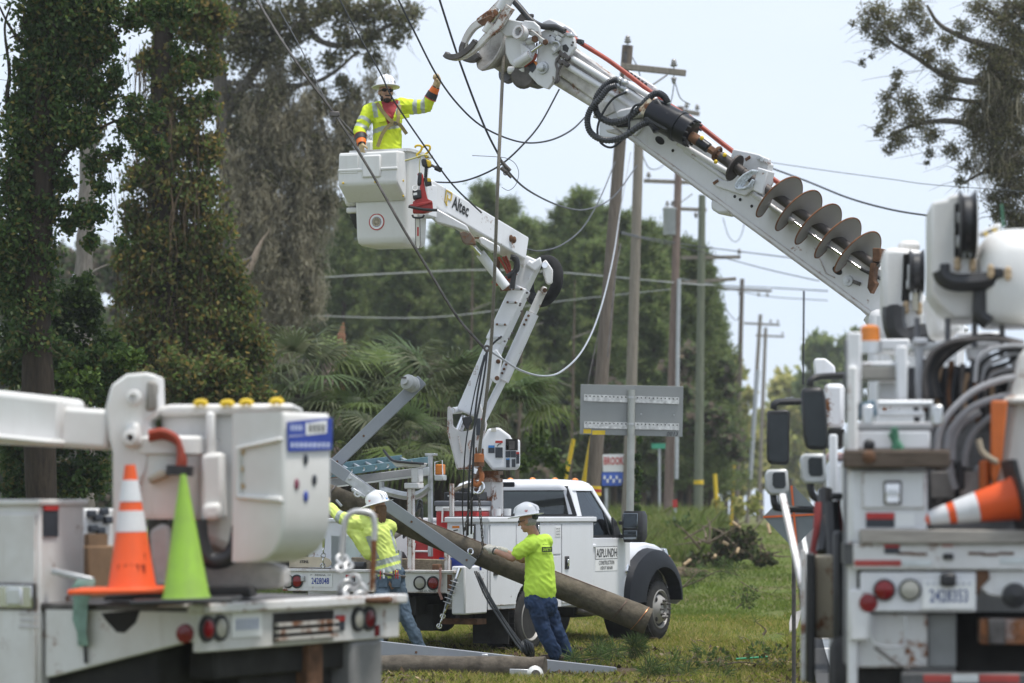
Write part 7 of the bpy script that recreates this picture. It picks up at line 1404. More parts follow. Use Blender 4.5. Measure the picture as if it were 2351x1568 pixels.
# cone lying on the plank
zc = RF.face(Z4(900,893),-.05)[2]; b0 = RF.w(Vector((RF.face(Z4(1165,800),0)[0], .10, zc + .175))); t0_ = RF.w(Vector((RF.face(Z4(700,880),0)[0], .05, zc + .035)))
cone('orange cone lying on its side on the right truck deck', b0, t0_, px(93 * .5242,16.8), px(15 * .5242,16.7),((.36,.57, REFLW),(.64,.82, REFLW)), ORANGE, base_w=.23)
# ================================================================== PEOPLE
SKIN = plain('skin', (.42,.24,.17),.5,0,.1,20); SKIN2 = plain('tanned_skin', (.40,.21,.14),.5,0,.12,20)
HIVIS = plain('hi_vis_yellow', (.62,.74,.04),.75,0,.08,5,.15,.3,120); HIVIS2 = plain('hi_vis_lime', (.60,.86,.09),.75,0,.06,5,.15,.3,120)
HIVIS3 = plain('hi_vis_pale', (.66,.77,.19),.75,0,.08,5,.15,.3,120)
DENIM = plain('blue_denim', (.028,.05,.105),.85,0,.45,9,.3,.2,200); DENIM2 = plain('faded_denim', (.085,.12,.16),.85,0,.4,9,.3,.2,200)
REFLT = plain('reflective_tape_grey', (.36,.40,.37),.45,.1,.08,60); TEE = plain('red_tee', (.30,.03,.035),.8,0,.12)
HATW = plain('hard_hat_white', (.80,.80,.82),.25,0,.04); GLOVE = plain('tan_leather', (.48,.36,.20),.75,0,.25,25,.3); GLOVEW = plain('pale_leather', (.52,.50,.44),.8,0,.2,25,.3)
HAIRB = bark('brown_hair', (.10,.06,.035),(.27,.16,.09),30,(6,6,1),.5); HAIRD = plain('dark_hair', (.03,.022,.018),.8,0,.4,60,.4); HAIRG = plain('grey_hair', (.30,.28,.26),.8,0,.3,60,.3)
BOOT = plain('brown_boot', (.09,.06,.04),.7,0,.3); ORG = plain('cuff_orange', (.85,.18,.02),.6,0,.08); STRAPM = plain('tan_webbing', (.25,.20,.08),.8,0,.2,60); LEATHER = plain('belt_leather', (.10,.085,.07),.7)
def wrk(a, f_, seed=0.0):
    def w(c):
        n1 = mnoise.noise(Vector((c.x * f_ + seed + c.z * 2.0, c.y * f_, c.z * f_ * .8 - c.x * 3)))
        n2 = 1 - abs(mnoise.noise(Vector((c.x * f_ * 1.7 + c.z * 4, c.y * f_ * 1.7 + seed, c.z * f_ * 1.9 + c.x * 5)))) * 2.2
        return a * (.9 * n1 + .55 * max(-.6, n2) - .2)
    return w
def finish(me, mats, zone=None):
    me.materials.clear()
    for m_ in mats: me.materials.append(m_)
    if zone: me.polygons.foreach_set('material_index', [zone(p.center) for p in me.polygons])
    else: me.polygons.foreach_set('material_index', [0] * len(me.polygons))
    me.shade_smooth(); return me
def addmesh(name, me, par):
    me.transform(root_matrix(par).inverted()); return put(name, me, par)
def hand(mb, w, d, n, t, curl=.6, s=1.0, rad=1.0):
    w, d, n = Vector(w), Vector(d).normalized(), Vector(n); n = (n - d * n.dot(d)).normalized(); t = Vector(t); t = (t - d * t.dot(d) - n * t.dot(n)).normalized()
    for i in range(4):
        o = t * (.030 - .020 * i) * s; L = (.93,1.0,.95,.78)[i] * s; k = w + d * (.088 - .004 * abs(i - 1)) * s + o
        mb.capsule(w + o * .6, k, .016 * s * rad, .0125 * s * rad, 8); p = k; a = curl * .6
        for j, seg in enumerate((.040,.026,.020)):
            dd = d * math.cos(a) + n * math.sin(a); q = p + dd * seg * L; mb.capsule(p, q, (.0110 - .001 * j) * s * rad, (.0100 - .001 * j) * s * rad, 8); p = q; a += curl * (1.1 if j == 0 else .8)
    p = w + d * .025 * s + t * .030 * s; a = (d * .55 + t * .75 + n * .25).normalized(); q = p + a * .040 * s; mb.capsule(p, q, .015 * s * rad, .012 * s * rad, 8); a2 = (d * .75 + t * .25 + n * (.35 + .4 * curl)).normalized(); mb.capsule(q, q + a2 * .032 * s, .0115 * s * rad, .010 * s * rad, 8)
def head(mb, c, f, up=(0,0,1), s=1.0):
    """c = head centre, f = facing."""
    c, f = Vector(c), Vector(f).normalized(); up = Vector(up); up = (up - f * up.dot(f)).normalized(); r = f.cross(up); M = Matrix((r, f, up)).transposed()
    mb.ball(c + up * .025 * s, (.076 * s, .096 * s, .095 * s),20,14, M); mb.ball(c + f * .025 * s - up * .055 * s, (.058 * s, .062 * s, .062 * s),16,10, M); mb.ball(c + f * .05 * s - up * .098 * s, (.032 * s, .03 * s, .02 * s),12,8, M)
    mb.capsule(c + f * .092 * s + up * .012 * s, c + f * .112 * s - up * .026 * s, .010 * s, .015 * s, 8); mb.capsule(c + f * .082 * s - up * .066 * s - r * .018 * s, c + f * .082 * s - up * .066 * s + r * .018 * s, .009 * s, .009 * s, 8)
    mb.capsule(c + f * .083 * s + up * .04 * s - r * .04 * s, c + f * .083 * s + up * .04 * s + r * .04 * s, .011 * s, .011 * s, 8)
    for k in (-1,1):
        mb.ball(c + r * k * .078 * s - f * .008 * s - up * .005 * s, (.010 * s, .020 * s, .032 * s),10,8, M); mb.ball(c + r * k * .035 * s + f * .075 * s - up * .02 * s, (.022 * s, .016 * s, .02 * s),10,8, M)
    return r, up
def eyes(par, c, f, up, r):
    c, f = Vector(c), Vector(f).normalized()
    for k in (-1,1): MB().ball(c + f * .086 + r * k * .031 + up * .012,.011,10,8).build('eye', plain('eye_white', (.6,.58,.55),.3), par); MB().ball(c + f * .096 + r * k * .031 + up * .012,.006,8,6).build('iris', HAIRD, par)
def helmet(par, c, f, up, stick=()):
    c, f = Vector(c), Vector(f).normalized(); up = Vector(up); up = (up - f * up.dot(f)).normalized(); r = f.cross(up); mb = MB()
    n = 28; rows = []
    for t_, rr_, br in ((.005,1.40,1),(.012,1.42,1),(.020,1.02,.3),(.05,1.0,0),(.09,.93,0),(.125,.76,0),(.148,.5,0),(.158,.2,0)):
        rows.append([c + up * (t_ - (.010 * br * math.cos(2 * math.pi * k / n) if br == 1 else 0)) + r * (.118 * rr_ * math.sin(2 * math.pi * k / n)) + f * ((.142 * rr_ + (.03 if br == 1 and math.cos(2 * math.pi * k / n) > .3 else 0)) * math.cos(2 * math.pi * k / n)) for k in range(n)])
    mb.rings(rows); o = mb.build('hard_hat', HATW, par, angle=70)
    for s_ in (-.035,0,.035): MB().tube(curve([c + up * (.05 + .0) + f * .143 + r * s_, c + up * .115 + f * .115 + r * s_, c + up * (.160 if s_ == 0 else .153) + r * s_, c + up * .115 - f * .115 + r * s_, c + up * .06 - f * .140 + r * s_], 5),.008 if s_ else .011,6).build('hat_ridge', HATW, o)
    for dv, cols in stick:
        dv = Vector(dv).normalized(); p = c + up * .055 + r * dv.x * .116 + f * dv.y * .141 + up * dv.z * .03; nn = (r * dv.x + f * dv.y + up * .35).normalized()
        for k, (rad, m_) in enumerate(cols): MB().lathe(p + nn * (.001 + .0015 * k), nn, [(0, rad),(.002, rad)], 14).build('hat_sticker', m_, o)
    return o
RSTK = ((.020, PAPER),(.017, REDINK),(.010, PAPER),(.006, REDINK))

# ---- lineman standing in the raised bucket
YM = 34.15
def m1(x, y, dy=0.0): return P(Z8(x, y), YM + dy)
M1 = thing('person', 'lineman in yellow shirt and sunglasses standing in the raised bucket, holding a wire', 'person', BK.w((0,.05,.12)),0)
fM = Vector((.30,-1,.02)).normalized(); hc = m1(476,235)
mb = MB(); rH, uH = head(mb, hc, fM, (0,0,1),1.04)
nk, ch, wst, hip = m1(490,330,.03), m1(490,420,.02), m1(490,610,.05), m1(488,760,.05)
sL, sR = m1(345,385,.02), m1(625,345,.05)
eL, wL = m1(272,530,-.06), m1(288,640,-.20); eR, wR = m1(795,345,.02), m1(868,195,-.05)
hL = m1(305,700,-.26); dR = (m1(893,120,-.06) - wR)
mb.capsule(hc - Vector((0,0,.06)), nk, .062,.070); mb.capsule(ch, wst, .15,.14,16); mb.capsule(wst, hip, .14,.15,16); mb.capsule(sL, sR, .07,.07)
for s_, e_, w_ in ((sL, eL, wL),(sR, eR, wR)): mb.capsule(s_, e_, .058,.047); mb.capsule(e_, w_, .046,.032)
hand(mb, wL, (.10,-.25,-1),(.6,.2,-.2),(.3,-1,.1),.7); hand(mb, wR, dR, (-.6,-.3,.5),(-.4,-.9,0),1.35)
feet = [BK.w((x, .05,.12)) for x in (-.13,.13)]
for k, fo in enumerate(feet):
    hp = hip + BK.r * (-.10 + .2 * k); kn = (hp + fo) / 2 + Vector((0,-.05,0)); mb.capsule(hp, kn, .085,.062); mb.capsule(kn, fo + Vector((0,0,.08)),.060,.042); mb.capsule(fo + Vector((0,0,.04)), fo + Vector((.03,-.14,.03)),.042,.034)
addmesh('body', finish(remesh(mb, .0085,3), [SKIN]), M1)
mb = MB(); mb.capsule(nk + Vector((0,0,-.07)), ch, .13,.175,18); mb.capsule(ch, wst, .178,.172,18); mb.capsule(wst, hip, .172,.175,18); mb.capsule(sL + Vector((.03,0,0)), sR - Vector((.03,0,0)),.10,.10)
for s_, e_, w_ in ((sL, eL, wL),(sR, eR, wR)): mb.capsule(s_, e_, .094,.076); mb.capsule(e_, e_ + (w_ - e_) * .55,.074,.062)
for k in (-1,1): mb.capsule(nk + Vector((.05 * k, -.03,.02)), nk + Vector((.09 * k, -.07,-.05)),.022,.024)
def z1(c):
    q = Vector(c)
    for s_, e_ in ((sL, eL),(sR, eR)):
        t_ = (q - s_).dot(e_ - s_) / (e_ - s_).length_squared; off = (q - (s_ + (e_ - s_) * max(0, min(1, t_)))).length
        if off < .12 and (.42 < t_ < .60 or .78 < t_ < .95) and ((e_ == eR and q.x > sR.x + .02) or (e_ == eL and q.x < sL.x + .04)): return 1
    zt_ = q.z - (wst.z + .10 + (q.x - wst.x) * .22)
    if abs(q.x - wst.x) < .23 and 0 < zt_ < .055: return 1
    if q.y < ch.y - .05:
        zz_ = (q.z - (ch.z - .16)) / .30
        if 0 < zz_ < 1.2 and abs(q.x - ch.x - .03) < .012 + .085 * zz_: return 2
        if -.2 < q.x - sL.x < .16 and abs((q.x - sL.x) - .085 + (q.z - ch.z) * .15) < .028 and q.z > ch.z - .03: return 1
        if abs((q.x - sR.x) + .075) < .026 and q.z > ch.z - .0: return 1
    return 0
addmesh('shirt', finish(remesh(mb, .0105,5, wrinkle=wrk(.017,8)), [HIVIS, REFLT, TEE], z1), M1)
mb = MB()
for k, fo in enumerate(feet): hp = hip + BK.r * (-.10 + .2 * k); kn = (hp + fo) / 2 + Vector((0,-.05,0)); mb.capsule(hp, kn, .108,.085); mb.capsule(kn, fo + Vector((0,0,.1)),.083,.07)
mb.capsule(hip - BK.r * .07, hip + BK.r * .07,.14,.14); addmesh('trousers', finish(remesh(mb, .016,3), [DENIM]), M1)
for fo in feet: MB().capsule(fo + Vector((0,.03,.045)), fo + Vector((.03,-.15,.04)),.052,.045).build('boot', BOOT, M1)
# cuffs, gloves
for e_, w_, flip in ((eL, wL, 0),(eR, wR, 1)):
    d = (w_ - e_); a = e_ + d * .42; b = e_ + d * .74; c_ = e_ + d * 1.0
    o = MB().tube([a, b], [.074,.066], 16).build('cuff', plain('cuff_black', (.025,.025,.03),.6), M1); MB().tube([b - d.normalized() * .012, c_], [.062,.052], 16).build('cuff_orange', ORG, o); MB().torus(a, d, .072,.006,18,5).build('cuff_edge', REDINK, o)
    MB().tube([c_ - d.normalized() * .012, c_ + d.normalized() * .012], .046,12).build('wrist_strap', BLACK, o)
mb = MB(); hand(mb, wL, (.10,-.25,-1),(.6,.2,-.2),(.3,-1,.1),.7,1.06,1.28); mb.capsule(wL - (wL - eL).normalized() * .03, wL + Vector((0,0,-.03)),.040,.036); addmesh('glove', finish(remesh(mb, .006,2), [GLOVE]), M1)
mb = MB(); hand(mb, wR, dR, (-.6,-.3,.5),(-.4,-.9,0),1.25,1.25,1.35); mb.capsule(wR - (wR - eR).normalized() * .03, wR + dR.normalized() * .06,.048,.044); addmesh('glove', finish(remesh(mb, .006,2), [GLOVE]), M1)
# face: beard, sunglasses, hat
mb = MB(); Mh = Matrix((rH, fM, uH)).transposed()
mb.ball(hc + fM * .055 - uH * .098,(.043,.040,.032),14,8, Mh); mb.ball(hc + fM * .02 - uH * .075 + rH * .052,(.016,.045,.034),10,8, Mh); mb.ball(hc + fM * .02 - uH * .075 - rH * .052,(.016,.045,.034),10,8, Mh); mb.capsule(hc + fM * .094 - uH * .050 - rH * .026, hc + fM * .094 - uH * .050 + rH * .026,.007,.007)
mb.build('beard', HAIRD, M1, angle=80)
for k in (-1,1):
    MB().ball(hc + fM * .093 + rH * k * .037 + uH * .014,(.034,.014,.021),14,8, Mh).build('sunglass_lens', plain('lens_black', (.006,.006,.007),.08), M1); MB().tube([hc + fM * .09 + rH * k * .068 + uH * .016, hc - fM * .0 + rH * k * .082 + uH * .012], .005,6).build('temple', BLACK, M1)
MB().tube([hc + fM * .10 - rH * .012 + uH * .018, hc + fM * .10 + rH * .012 + uH * .018], .005,6).build('bridge', BLACK, M1)
MB().ball(hc + uH * .0 - fM * .02,(.0805,.086,.07),18,10, Mh).build('hair', HAIRD, M1)
ht = helmet(M1, hc + uH * .052, fM + Vector((0,0,.05)),(0.02,0,1),(((-.8,.7,.2),((.021, plain('sticker_grey', (.12,.13,.15),.5)),(.015, plain('sticker_light', (.3,.32,.34),.5)),(.011, plain('sticker_grey', (.12,.13,.15))))),))
nn = (fM + rH * .1).normalized(); text('D&T', hc + uH * .135 + fM * .128, rH, uH * .9 - fM * .35,.024, plain('logo_dark', (.1,.09,.03),.5), ht, 'hat_lettering', width=.055, bold=.03); text('POWER', hc + uH * .112 + fM * .139, rH, uH, .010, plain('logo_dark', (.1,.09,.03)), ht, 'hat_lettering', width=.06, bold=.02)
# harness
HF = -.185
for q in ([(405,315,-.07),(450,380,-.155),(510,450, HF),(555,480, HF)], [(585,330,-.07),(580,400,-.16),(570,460, HF),(555,480, HF)], [(555,478, HF),(500,495, HF),(450,560, HF),(412,660, HF)], [(555,478, HF),(590,490, HF + .01),(640,560, HF + .06)]):
    pts = curve([m1(*p_) for p_ in q], 5); mb = MB(); rows = []
    for i, p_ in enumerate(pts):
        d = (pts[min(i + 1, len(pts) - 1)] - pts[max(0, i - 1)]).normalized(); s_ = d.cross(Vector((0,-1,0))).normalized() * .021; rows.append([p_ - s_, p_ + s_, p_ + s_ + Vector((0,.012,0)), p_ - s_ + Vector((0,.012,0))])
    mb.rings(rows); mb.build('harness_strap', STRAPM, M1)
MB().torus(m1(553,480, HF - .01),(0,1,0),.02,.006,14,6).build('harness_ring', DKSTEEL, M1)
for q in ((432,460),(620,430)): MB().prism([m1(q[0] + a, q[1] + b, -.175) for a, b in ((-34,-16),(40,-30),(44,0),(-30,14))], (0,.02,0)).build('pocket_flap', HIVIS, M1,.004)

# ---- worker on the right in the lime T-shirt
Y3 = 33.05
def m3(x, y, dy=0.0): return P((x, y), Y3 + dy)
M3 = thing('person', 'man in lime T-shirt, jeans and white hard hat steadying the slung pole by the pickup', 'person', (m3(1285,1510).x, Y3,0),0)
f3 = Vector((-.93,.33,-.16)).normalized(); hc = m3(1212,1197)
mb = MB(); r3_, u3 = head(mb, hc, f3,(-.05,0,1),1.02)
nk, ch, wst, hip = m3(1226,1228,.02), m3(1236,1270,.02), m3(1240,1335,.02), m3(1242,1382,.02)
sL, sR = m3(1215,1250,-.14), m3(1252,1244,.17); eL, wL = m3(1176,1281,-.12), m3(1128,1262,.12); eR, wR = m3(1200,1285,.30), m3(1150,1262,.30)
mb.capsule(hc - u3 * .06 - f3 * .02, nk, .056,.064); mb.capsule(ch, wst, .135,.14,16); mb.capsule(wst, hip, .14,.145,16); mb.capsule(sL, sR, .062,.062)
for s_, e_, w_ in ((sL, eL, wL),(sR, eR, wR)): mb.capsule(s_, e_, .054,.043); mb.capsule(e_, w_, .045,.029)
hd3 = m3(1104,1240,.34) - wL; hand(mb, wL, hd3,(.1,.6,-.8),(.3,.8,.5),.5); hand(mb, wR, (-1,.3,.1),(0,.5,-.9),(-.2,.8,.3),.6)
kL, aL, kR, aR = m3(1246,1444,-.06), m3(1276,1497,.0), m3(1276,1446,.10), m3(1300,1494,.18)
hpL, hpR = hip + Vector((-.06,-.09,0)), hip + Vector((.06,.10,0))
for a, b, c_ in ((hpL, kL, aL),(hpR, kR, aR)): mb.capsule(a, b, .085,.060); mb.capsule(b, c_, .058,.040); mb.capsule(c_ + Vector((.04,0,-.05)), c_ + Vector((-.13,.04,-.06)),.036,.032)
addmesh('body', finish(remesh(mb, .0085,3), [SKIN2]), M3)
mb = MB(); mb.capsule(nk + Vector((0,0,-.09)), ch, .12,.16,18); mb.capsule(ch, wst, .162,.178,18); mb.capsule(wst, m3(1240,1356,.02),.180,.185,18); mb.capsule(sL + Vector((.02,.03,0)), sR - Vector((0,.03,0)),.095,.095)
for s_, e_ in ((sL, eL),(sR, eR)): mb.capsule(s_, s_ + (e_ - s_) * .62,.09,.082)
me = remesh(mb, .0105,5, wrinkle=wrk(.016,7,3)); addmesh('t_shirt', finish(me, [HIVIS2]), M3)
mb = MB(); mb.capsule(hip - Vector((.03,0,-.02)), hip + Vector((.03,0,-.02)),.165,.165)
for a, b, c_ in ((hpL, kL, aL),(hpR, kR, aR)): mb.capsule(a, b, .112,.092); mb.capsule(b, c_ + Vector((0,0,-.03)),.090,.082)
addmesh('jeans', finish(remesh(mb, .0105,4, wrinkle=wrk(.015,11,7)), [DENIM]), M3)
for c_ in (aL, aR): MB().capsule(c_ + Vector((.05,0,-.06)), c_ + Vector((-.15,.04,-.075)),.048,.042).build('boot', BOOT, M3)
mb = MB(); hand(mb, wL, hd3,(.1,.6,-.8),(.3,.8,.5),.5,1.06,1.35); mb.capsule(wL - (wL - eL).normalized() * .05, wL, .046,.040); addmesh('glove', finish(remesh(mb, .006,2), [GLOVEW]), M3)
mb = MB(); hand(mb, wR, (-1,.3,.1),(0,.5,-.9),(-.2,.8,.3),.6,1.06,1.35); mb.capsule(wR - (wR - eR).normalized() * .05, wR, .046,.040); addmesh('glove', finish(remesh(mb, .006,2), [GLOVEW]), M3)
MB().tube([wL + (eL - wL).normalized() * .05, wL + (eL - wL).normalized() * .075], .044,14).build('wrist_band', BLACK, M3)
Mh = Matrix((r3_, f3, u3)).transposed(); MB().ball(hc - f3 * .022 + u3 * .0,(.0785,.082,.075),18,10, Mh).build('hair', HAIRG, M3); MB().tube([hc - f3 * .09 - r3_ * .05 + u3 * .045, hc - f3 * .104 + u3 * .03, hc - f3 * .09 + r3_ * .05 + u3 * .045], .030,8).build('suspension_band', plain('band_black', (.03,.04,.035),.7), M3)
eyes(M3, hc, f3, u3, r3_)
for k in (-1,1): MB().ball(hc + f3 * .097 + r3_ * k * .034 + u3 * .012,(.026,.008,.018),10,6, Mh).build('glasses_lens', plain('smoke_lens', (.05,.05,.05),.1), M3); MB().tube([hc + f3 * .09 + r3_ * k * .066 + u3 * .015, hc - f3 * .01 + r3_ * k * .082 + u3 * .01], .004,6).build('temple', BLACK, M3)
h3 = helmet(M3, hc + u3 * .058, f3 + Vector((0,0,.06)),(-.02,0,1),(((-1,-.25,.3), RSTK),((-.5,.9,-.6),((.012, plain('sticker_green', (.05,.25,.12),.5)),))))
bk_ = (r3_ * 0 + Vector((.55,-.83,0))).normalized(); rd = Vector((.83,.55,0)); pb = m3(1262,1248,-.10) 
SAF = plain('print_black', (.02,.03,.02),.7)
pb = ch + Vector((.083,-.128,.045)); par_ = M3
text('DEDICATED TO', pb + Vector((0,0,.055)) + bk_ * .018, rd, Zv, .016, SAF, M3, 'shirt_print', width=.13, off=.012)
o = plate(pb + bk_ * .018, rd, Zv, .14,.058, SAF, M3, 'shirt_print', .008,.004); text('SAFETY', pb + bk_ * .018, rd, Zv, .036, HIVIS2, o, 'shirt_print', width=.12, off=.014, bold=.02)
text('FOR TRUCKERS', pb + Vector((0,0,-.052)) + bk_ * .018, rd, Zv, .016, SAF, M3, 'shirt_print', width=.13, off=.012)

# ---- worker on the left, back turned
Y2 = 32.95
def m2(x, y, dy=0.0): return P(X3(x, y), Y2 + dy)
M2 = thing('person', 'long-haired worker in striped yellow shirt seen from behind, pushing the pole with outstretched arms', 'person', (P((930,1490), Y2).x, Y2,0),0)
f2 = Vector((-.72,.62,-.12)).normalized(); hc = m2(880,850)
mb = MB(); r2_, u2 = head(mb, hc, f2,(-.12,0,1),1.0)
nk, ch, wst, hip = m2(870,985,.02), m2(870,1180,.0), m2(985,1560,.0), m2(1030,1800,.0)
sL, sR = m2(585,1040,.02), m2(1010,1100,.03); eL, wL = m2(370,960,.12), m2(200,800,.25); eR, wR = m2(960,1240,.32), m2(760,1010,.52)
mb.capsule(hc - u2 * .06, nk, .055,.062); mb.capsule(ch, wst, .135,.13,16); mb.capsule(wst, hip, .13,.14,16); mb.capsule(sL, sR, .06,.06)
for s_, e_, w_ in ((sL, eL, wL),(sR, eR, wR)): mb.capsule(s_, e_, .052,.042); mb.capsule(e_, w_, .042,.030)
hand(mb, wL, wL - eL, (.3,.8,-.4),(.4,0,.9),.6); hand(mb, wR, (-.5,.8,.2),(0,.3,-.9),(-.8,-.5,0),.6)
hpL, hpR = hip + Vector((-.09,.0,0)), hip + Vector((.07,.02,0)); kL, aL = P((884,1415), Y2 - .22), P((857,1508), Y2 - .48); kR, aR = P((930,1412), Y2 - .02), P((968,1500), Y2 - .05)
for a, b, c_ in ((hpL, kL, aL),(hpR, kR, aR)): mb.capsule(a, b, .082,.058); mb.capsule(b, c_ + Vector((0,0,.08)),.056,.040); mb.capsule(c_ + Vector((.0,0,.04)), c_ + Vector((-.08,.12,.03)),.036,.032)
addmesh('body', finish(remesh(mb, .0085,3), [SKIN]), M2)
mb = MB(); mb.capsule(nk + Vector((0,0,-.09)), ch, .115,.165,18); mb.capsule(ch, wst, .168,.158,18); mb.capsule(wst, m2(1010,1690),.160,.168,18); mb.capsule(sL + Vector((.02,0,0)), sR - Vector((.02,0,0)),.095,.095)
for s_, e_, w_ in ((sL, eL, wL),(sR, eR, wR)): mb.capsule(s_, e_, .098,.070); mb.capsule(e_, e_ + (w_ - e_) * .8,.070,.050)
mb.capsule(sL + (eL - sL) * .35 - Vector((0,0,.05)), m2(760,1420),.085,.10)
def z2(c):
    q = Vector(c); ax2 = (m2(1010,1690) - ch); t_ = (q - ch).dot(ax2) / ax2.length_squared; lat = (q.x - (ch.x + ax2.x * t_))
    if .66 < t_ < .80 or .88 < t_ < 1.02: return 1
    if .0 < t_ < .62 and q.y < ch.y and (abs(lat + .105 - .05 * t_) < .030 or abs(lat - .150) < .012): return 1
    tl_ = (q - sL).dot(eL - sL) / (eL - sL).length_squared
    if .85 < tl_ < 1.15 and q.x < sL.x: return 1
    return 0
addmesh('shirt', finish(remesh(mb, .0105,5, wrinkle=wrk(.017,8,11)), [HIVIS3, REFLT], z2), M2)
mb = MB(); mb.capsule(hip - Vector((.04,0,-.05)), hip + Vector((.03,0,.05)),.152,.152)
for a, b, c_ in ((hpL, kL, aL),(hpR, kR, aR)): mb.capsule(a, b, .110,.082); mb.capsule(b, c_ + Vector((0,0,.05)),.080,.068)
addmesh('jeans', finish(remesh(mb, .0105,4, wrinkle=wrk(.015,11,17)), [DENIM2]), M2)
mb = MB(); bc = m2(1022,1722); mb.tube([bc + Vector((.172 * math.cos(t_),.165 * math.sin(t_),-.03 * math.cos(t_))) for t_ in [2 * math.pi * k / 24 for k in range(24)]], .020,6, closed=True); mb.build('belt', LEATHER, M2)
for dx, dz in ((-.07,-.12),(.08,-.12)): MB().box((hip.x + dx, Y2 - .158, hip.z + dz + .10),(.105,.02,.13)).build('back_pocket', DENIM2, M2,.008)
for dx, dz, m_, w_ in ((-.10,0, REDINK, .012),(-.06,.01, PAPER, .024),(.05,.0, DKSTEEL, .02),(.075,.01, REDINK, .012),(.10,.005, REDINK, .012)): MB().box((hip.x + dx, Y2 - .165, hip.z + .06 + dz),(w_, .014,.10)).build('pocket_tool', m_, M2,.003)
for c_ in (aL, aR): MB().capsule(c_ + Vector((.02,-.02,.035)), c_ + Vector((-.09,.13,.03)),.048,.042).build('boot', BOOT, M2)
for w_, e_, hdv, pn_, th_ in ((wL, eL, wL - eL, (.3,.8,-.4),(.4,0,.9)),(wR, eR, Vector((-.5,.8,.2)),(0,.3,-.9),(-.8,-.5,0))):
    mb = MB(); hand(mb, w_, hdv, pn_, th_, .6,1.06,1.3); mb.capsule(w_ - (w_ - e_).normalized() * .05, w_, .044,.040); addmesh('glove', finish(remesh(mb, .006,2), [GLOVE]), M2)
Mh = Matrix((r2_, f2, u2)).transposed(); MB().ball(hc - f2 * .022,(.0785,.082,.072),18,10, Mh).build('hair', HAIRB, M2)
mb = MB()
for k in range(16):
    a = -.7 + 1.4 * k / 15; p0 = hc - f2 * (.075 * math.cos(a)) + r2_ * (.075 * math.sin(a)) + u2 * .02; p3_ = p0 + Vector((.012 * math.sin(k * 2.3),-.02,-.20 - .05 * math.sin(k * 1.7))); mb.tube(curve([p0, p0 + Vector((.01,-.015,-.08)), p3_], 4), [.016] * 5 + [.012,.010,.007,.003], 6)
mb.build('hair_lock', HAIRB, M2)
eyes(M2, hc, f2, u2, r2_)
helmet(M2, hc + u2 * .05, f2 + Vector((0,0,-.02)),(-.14,-.1,1),(((-.95,.05,.3), RSTK),((.15,-1,-.2),((.017, plain('sticker_blue', (.03,.18,.5),.5)),(.008, plain('sticker_sky', (.2,.4,.65),.5)))),((.85,-.8,-1.2),((.016, REDINK),))))
# ================================================================== LOOSE THINGS
def d_(x, y, Y): return P((x, y), Y)
# --- the pole hanging in the chain and its crossarms
YP = 33.85
PO = thing('utility_pole', 'new wooden pole slung on a chain, slanting down across the side of the pickup', 'utility pole', d_(1105,1270, YP),0)
pa, pb_ = d_(690,1108, YP + .1), d_(1489,1427, YP - .1); n = 26
MB().tube([pa + (pb_ - pa) * i / n for i in range(n + 1)], [.112 + .052 * i / n + rnd.uniform(-.002,.002) for i in range(n)] + [.158], 22).build('shaft', bark('new_pole_wood', (.06,.051,.038),(.165,.14,.105),7, None, .6), PO, .008)
COPPER = plain('copper_wire', (.42,.20,.10),.4,.8,.2)
dp = (pb_ - pa).normalized(); sp_ = Vector((0,-1,0)); up_ = sp_.cross(dp); up_ = up_ if up_.z > 0 else -up_
MB().tube([pa + (pb_ - pa) * t_ + up_ * (.112 + .052 * t_ + .006) * .93 + sp_ * .055 for t_ in [i / 30 for i in range(5,27)]], .005,5).build('ground_wire', plain('dark_copper', (.10,.06,.045),.5,.5), PO)
for t_, m_ in ((.915, plain('dark_copper', (.10,.06,.045))),(.975, COPPER)): MB().tube([pa + (pb_ - pa) * (t_ + .012 * math.sin(a)) + (up_ * math.sin(a) + sp_ * math.cos(a)) * (.118 + .052 * t_) for a in [-1.3 + 2.6 * k / 14 for k in range(15)]], .005,5).build('wire_wrap', m_, PO)
tb = .085; MB().tube([pa + (pb_ - pa) * (tb + .006 * math.sin(a)) + (up_ * math.sin(a) + sp_ * math.cos(a)) * .121 for a in [2 * math.pi * k / 20 for k in range(21)]], .012,6).build('pole_band', DKSTEEL, PO); MB().bar(P(X3(318,735),33.55), P(X3(390,815),33.5),.022,.022).build('band_bolt', STEEL, PO)
def xarm_thing(label, a, b, w, h, holes=(), up=(0,0,1)):
    o = thing('crossarm', label, 'crossarm', (a + b) / 2,0, 'grey fibreglass crossarms'); d = (b - a).normalized(); x, _, z = frame_of(d, up)
    MB().bar(a, b, w, h, up).build('arm', GREYFB, o, .006)
    for t_ in holes:
        p = a + (b - a) * t_; s_ = -x if (-x).y < 0 else x; MB().lathe(p + s_ * (w / 2), s_, [(0,.014),(.003,.014)], 12).build('bolt_hole', RUSTM, o)
    for e_, s_ in ((a, -1),(b, 1)): MB().bar(e_ + d * s_ * .001, e_ + d * s_ * .004, w * .82, h * .82, up).build('end_cap', plain('cap_grey', (.30,.31,.33),.6), o)
    return o
YX = 33.55
c1 = xarm_thing('grey crossarm slanting down in front of the slung pole, eye bolt near its lower end', d_(750,1062, YX), P(Z2(1205,848), YX),.10,.14,(.36,.58,.955))
c2 = xarm_thing('grey crossarm sticking up to the right with an insulator on its raised end', d_(735,1098, YX + .15), P(W4(1275,445), YX + .15),.11,.14,(.17,.43,.95))
mb = MB(); pI = P(W4(1195,500), YX + .05); ai = Vector((-.55,-.80,.25)).normalized(); mb.lathe(pI, ai, [(-.05,.05),(.0,.06),(.02,.092),(.05,.095),(.06,.078),(.10,.076),(.11,.094),(.15,.090),(.16,.07),(.17,.05),(.205,.046),(.207,0)], 26); mb.build('insulator', plain('grey_insulator', (.36,.37,.37),.4,0,.06), c2)
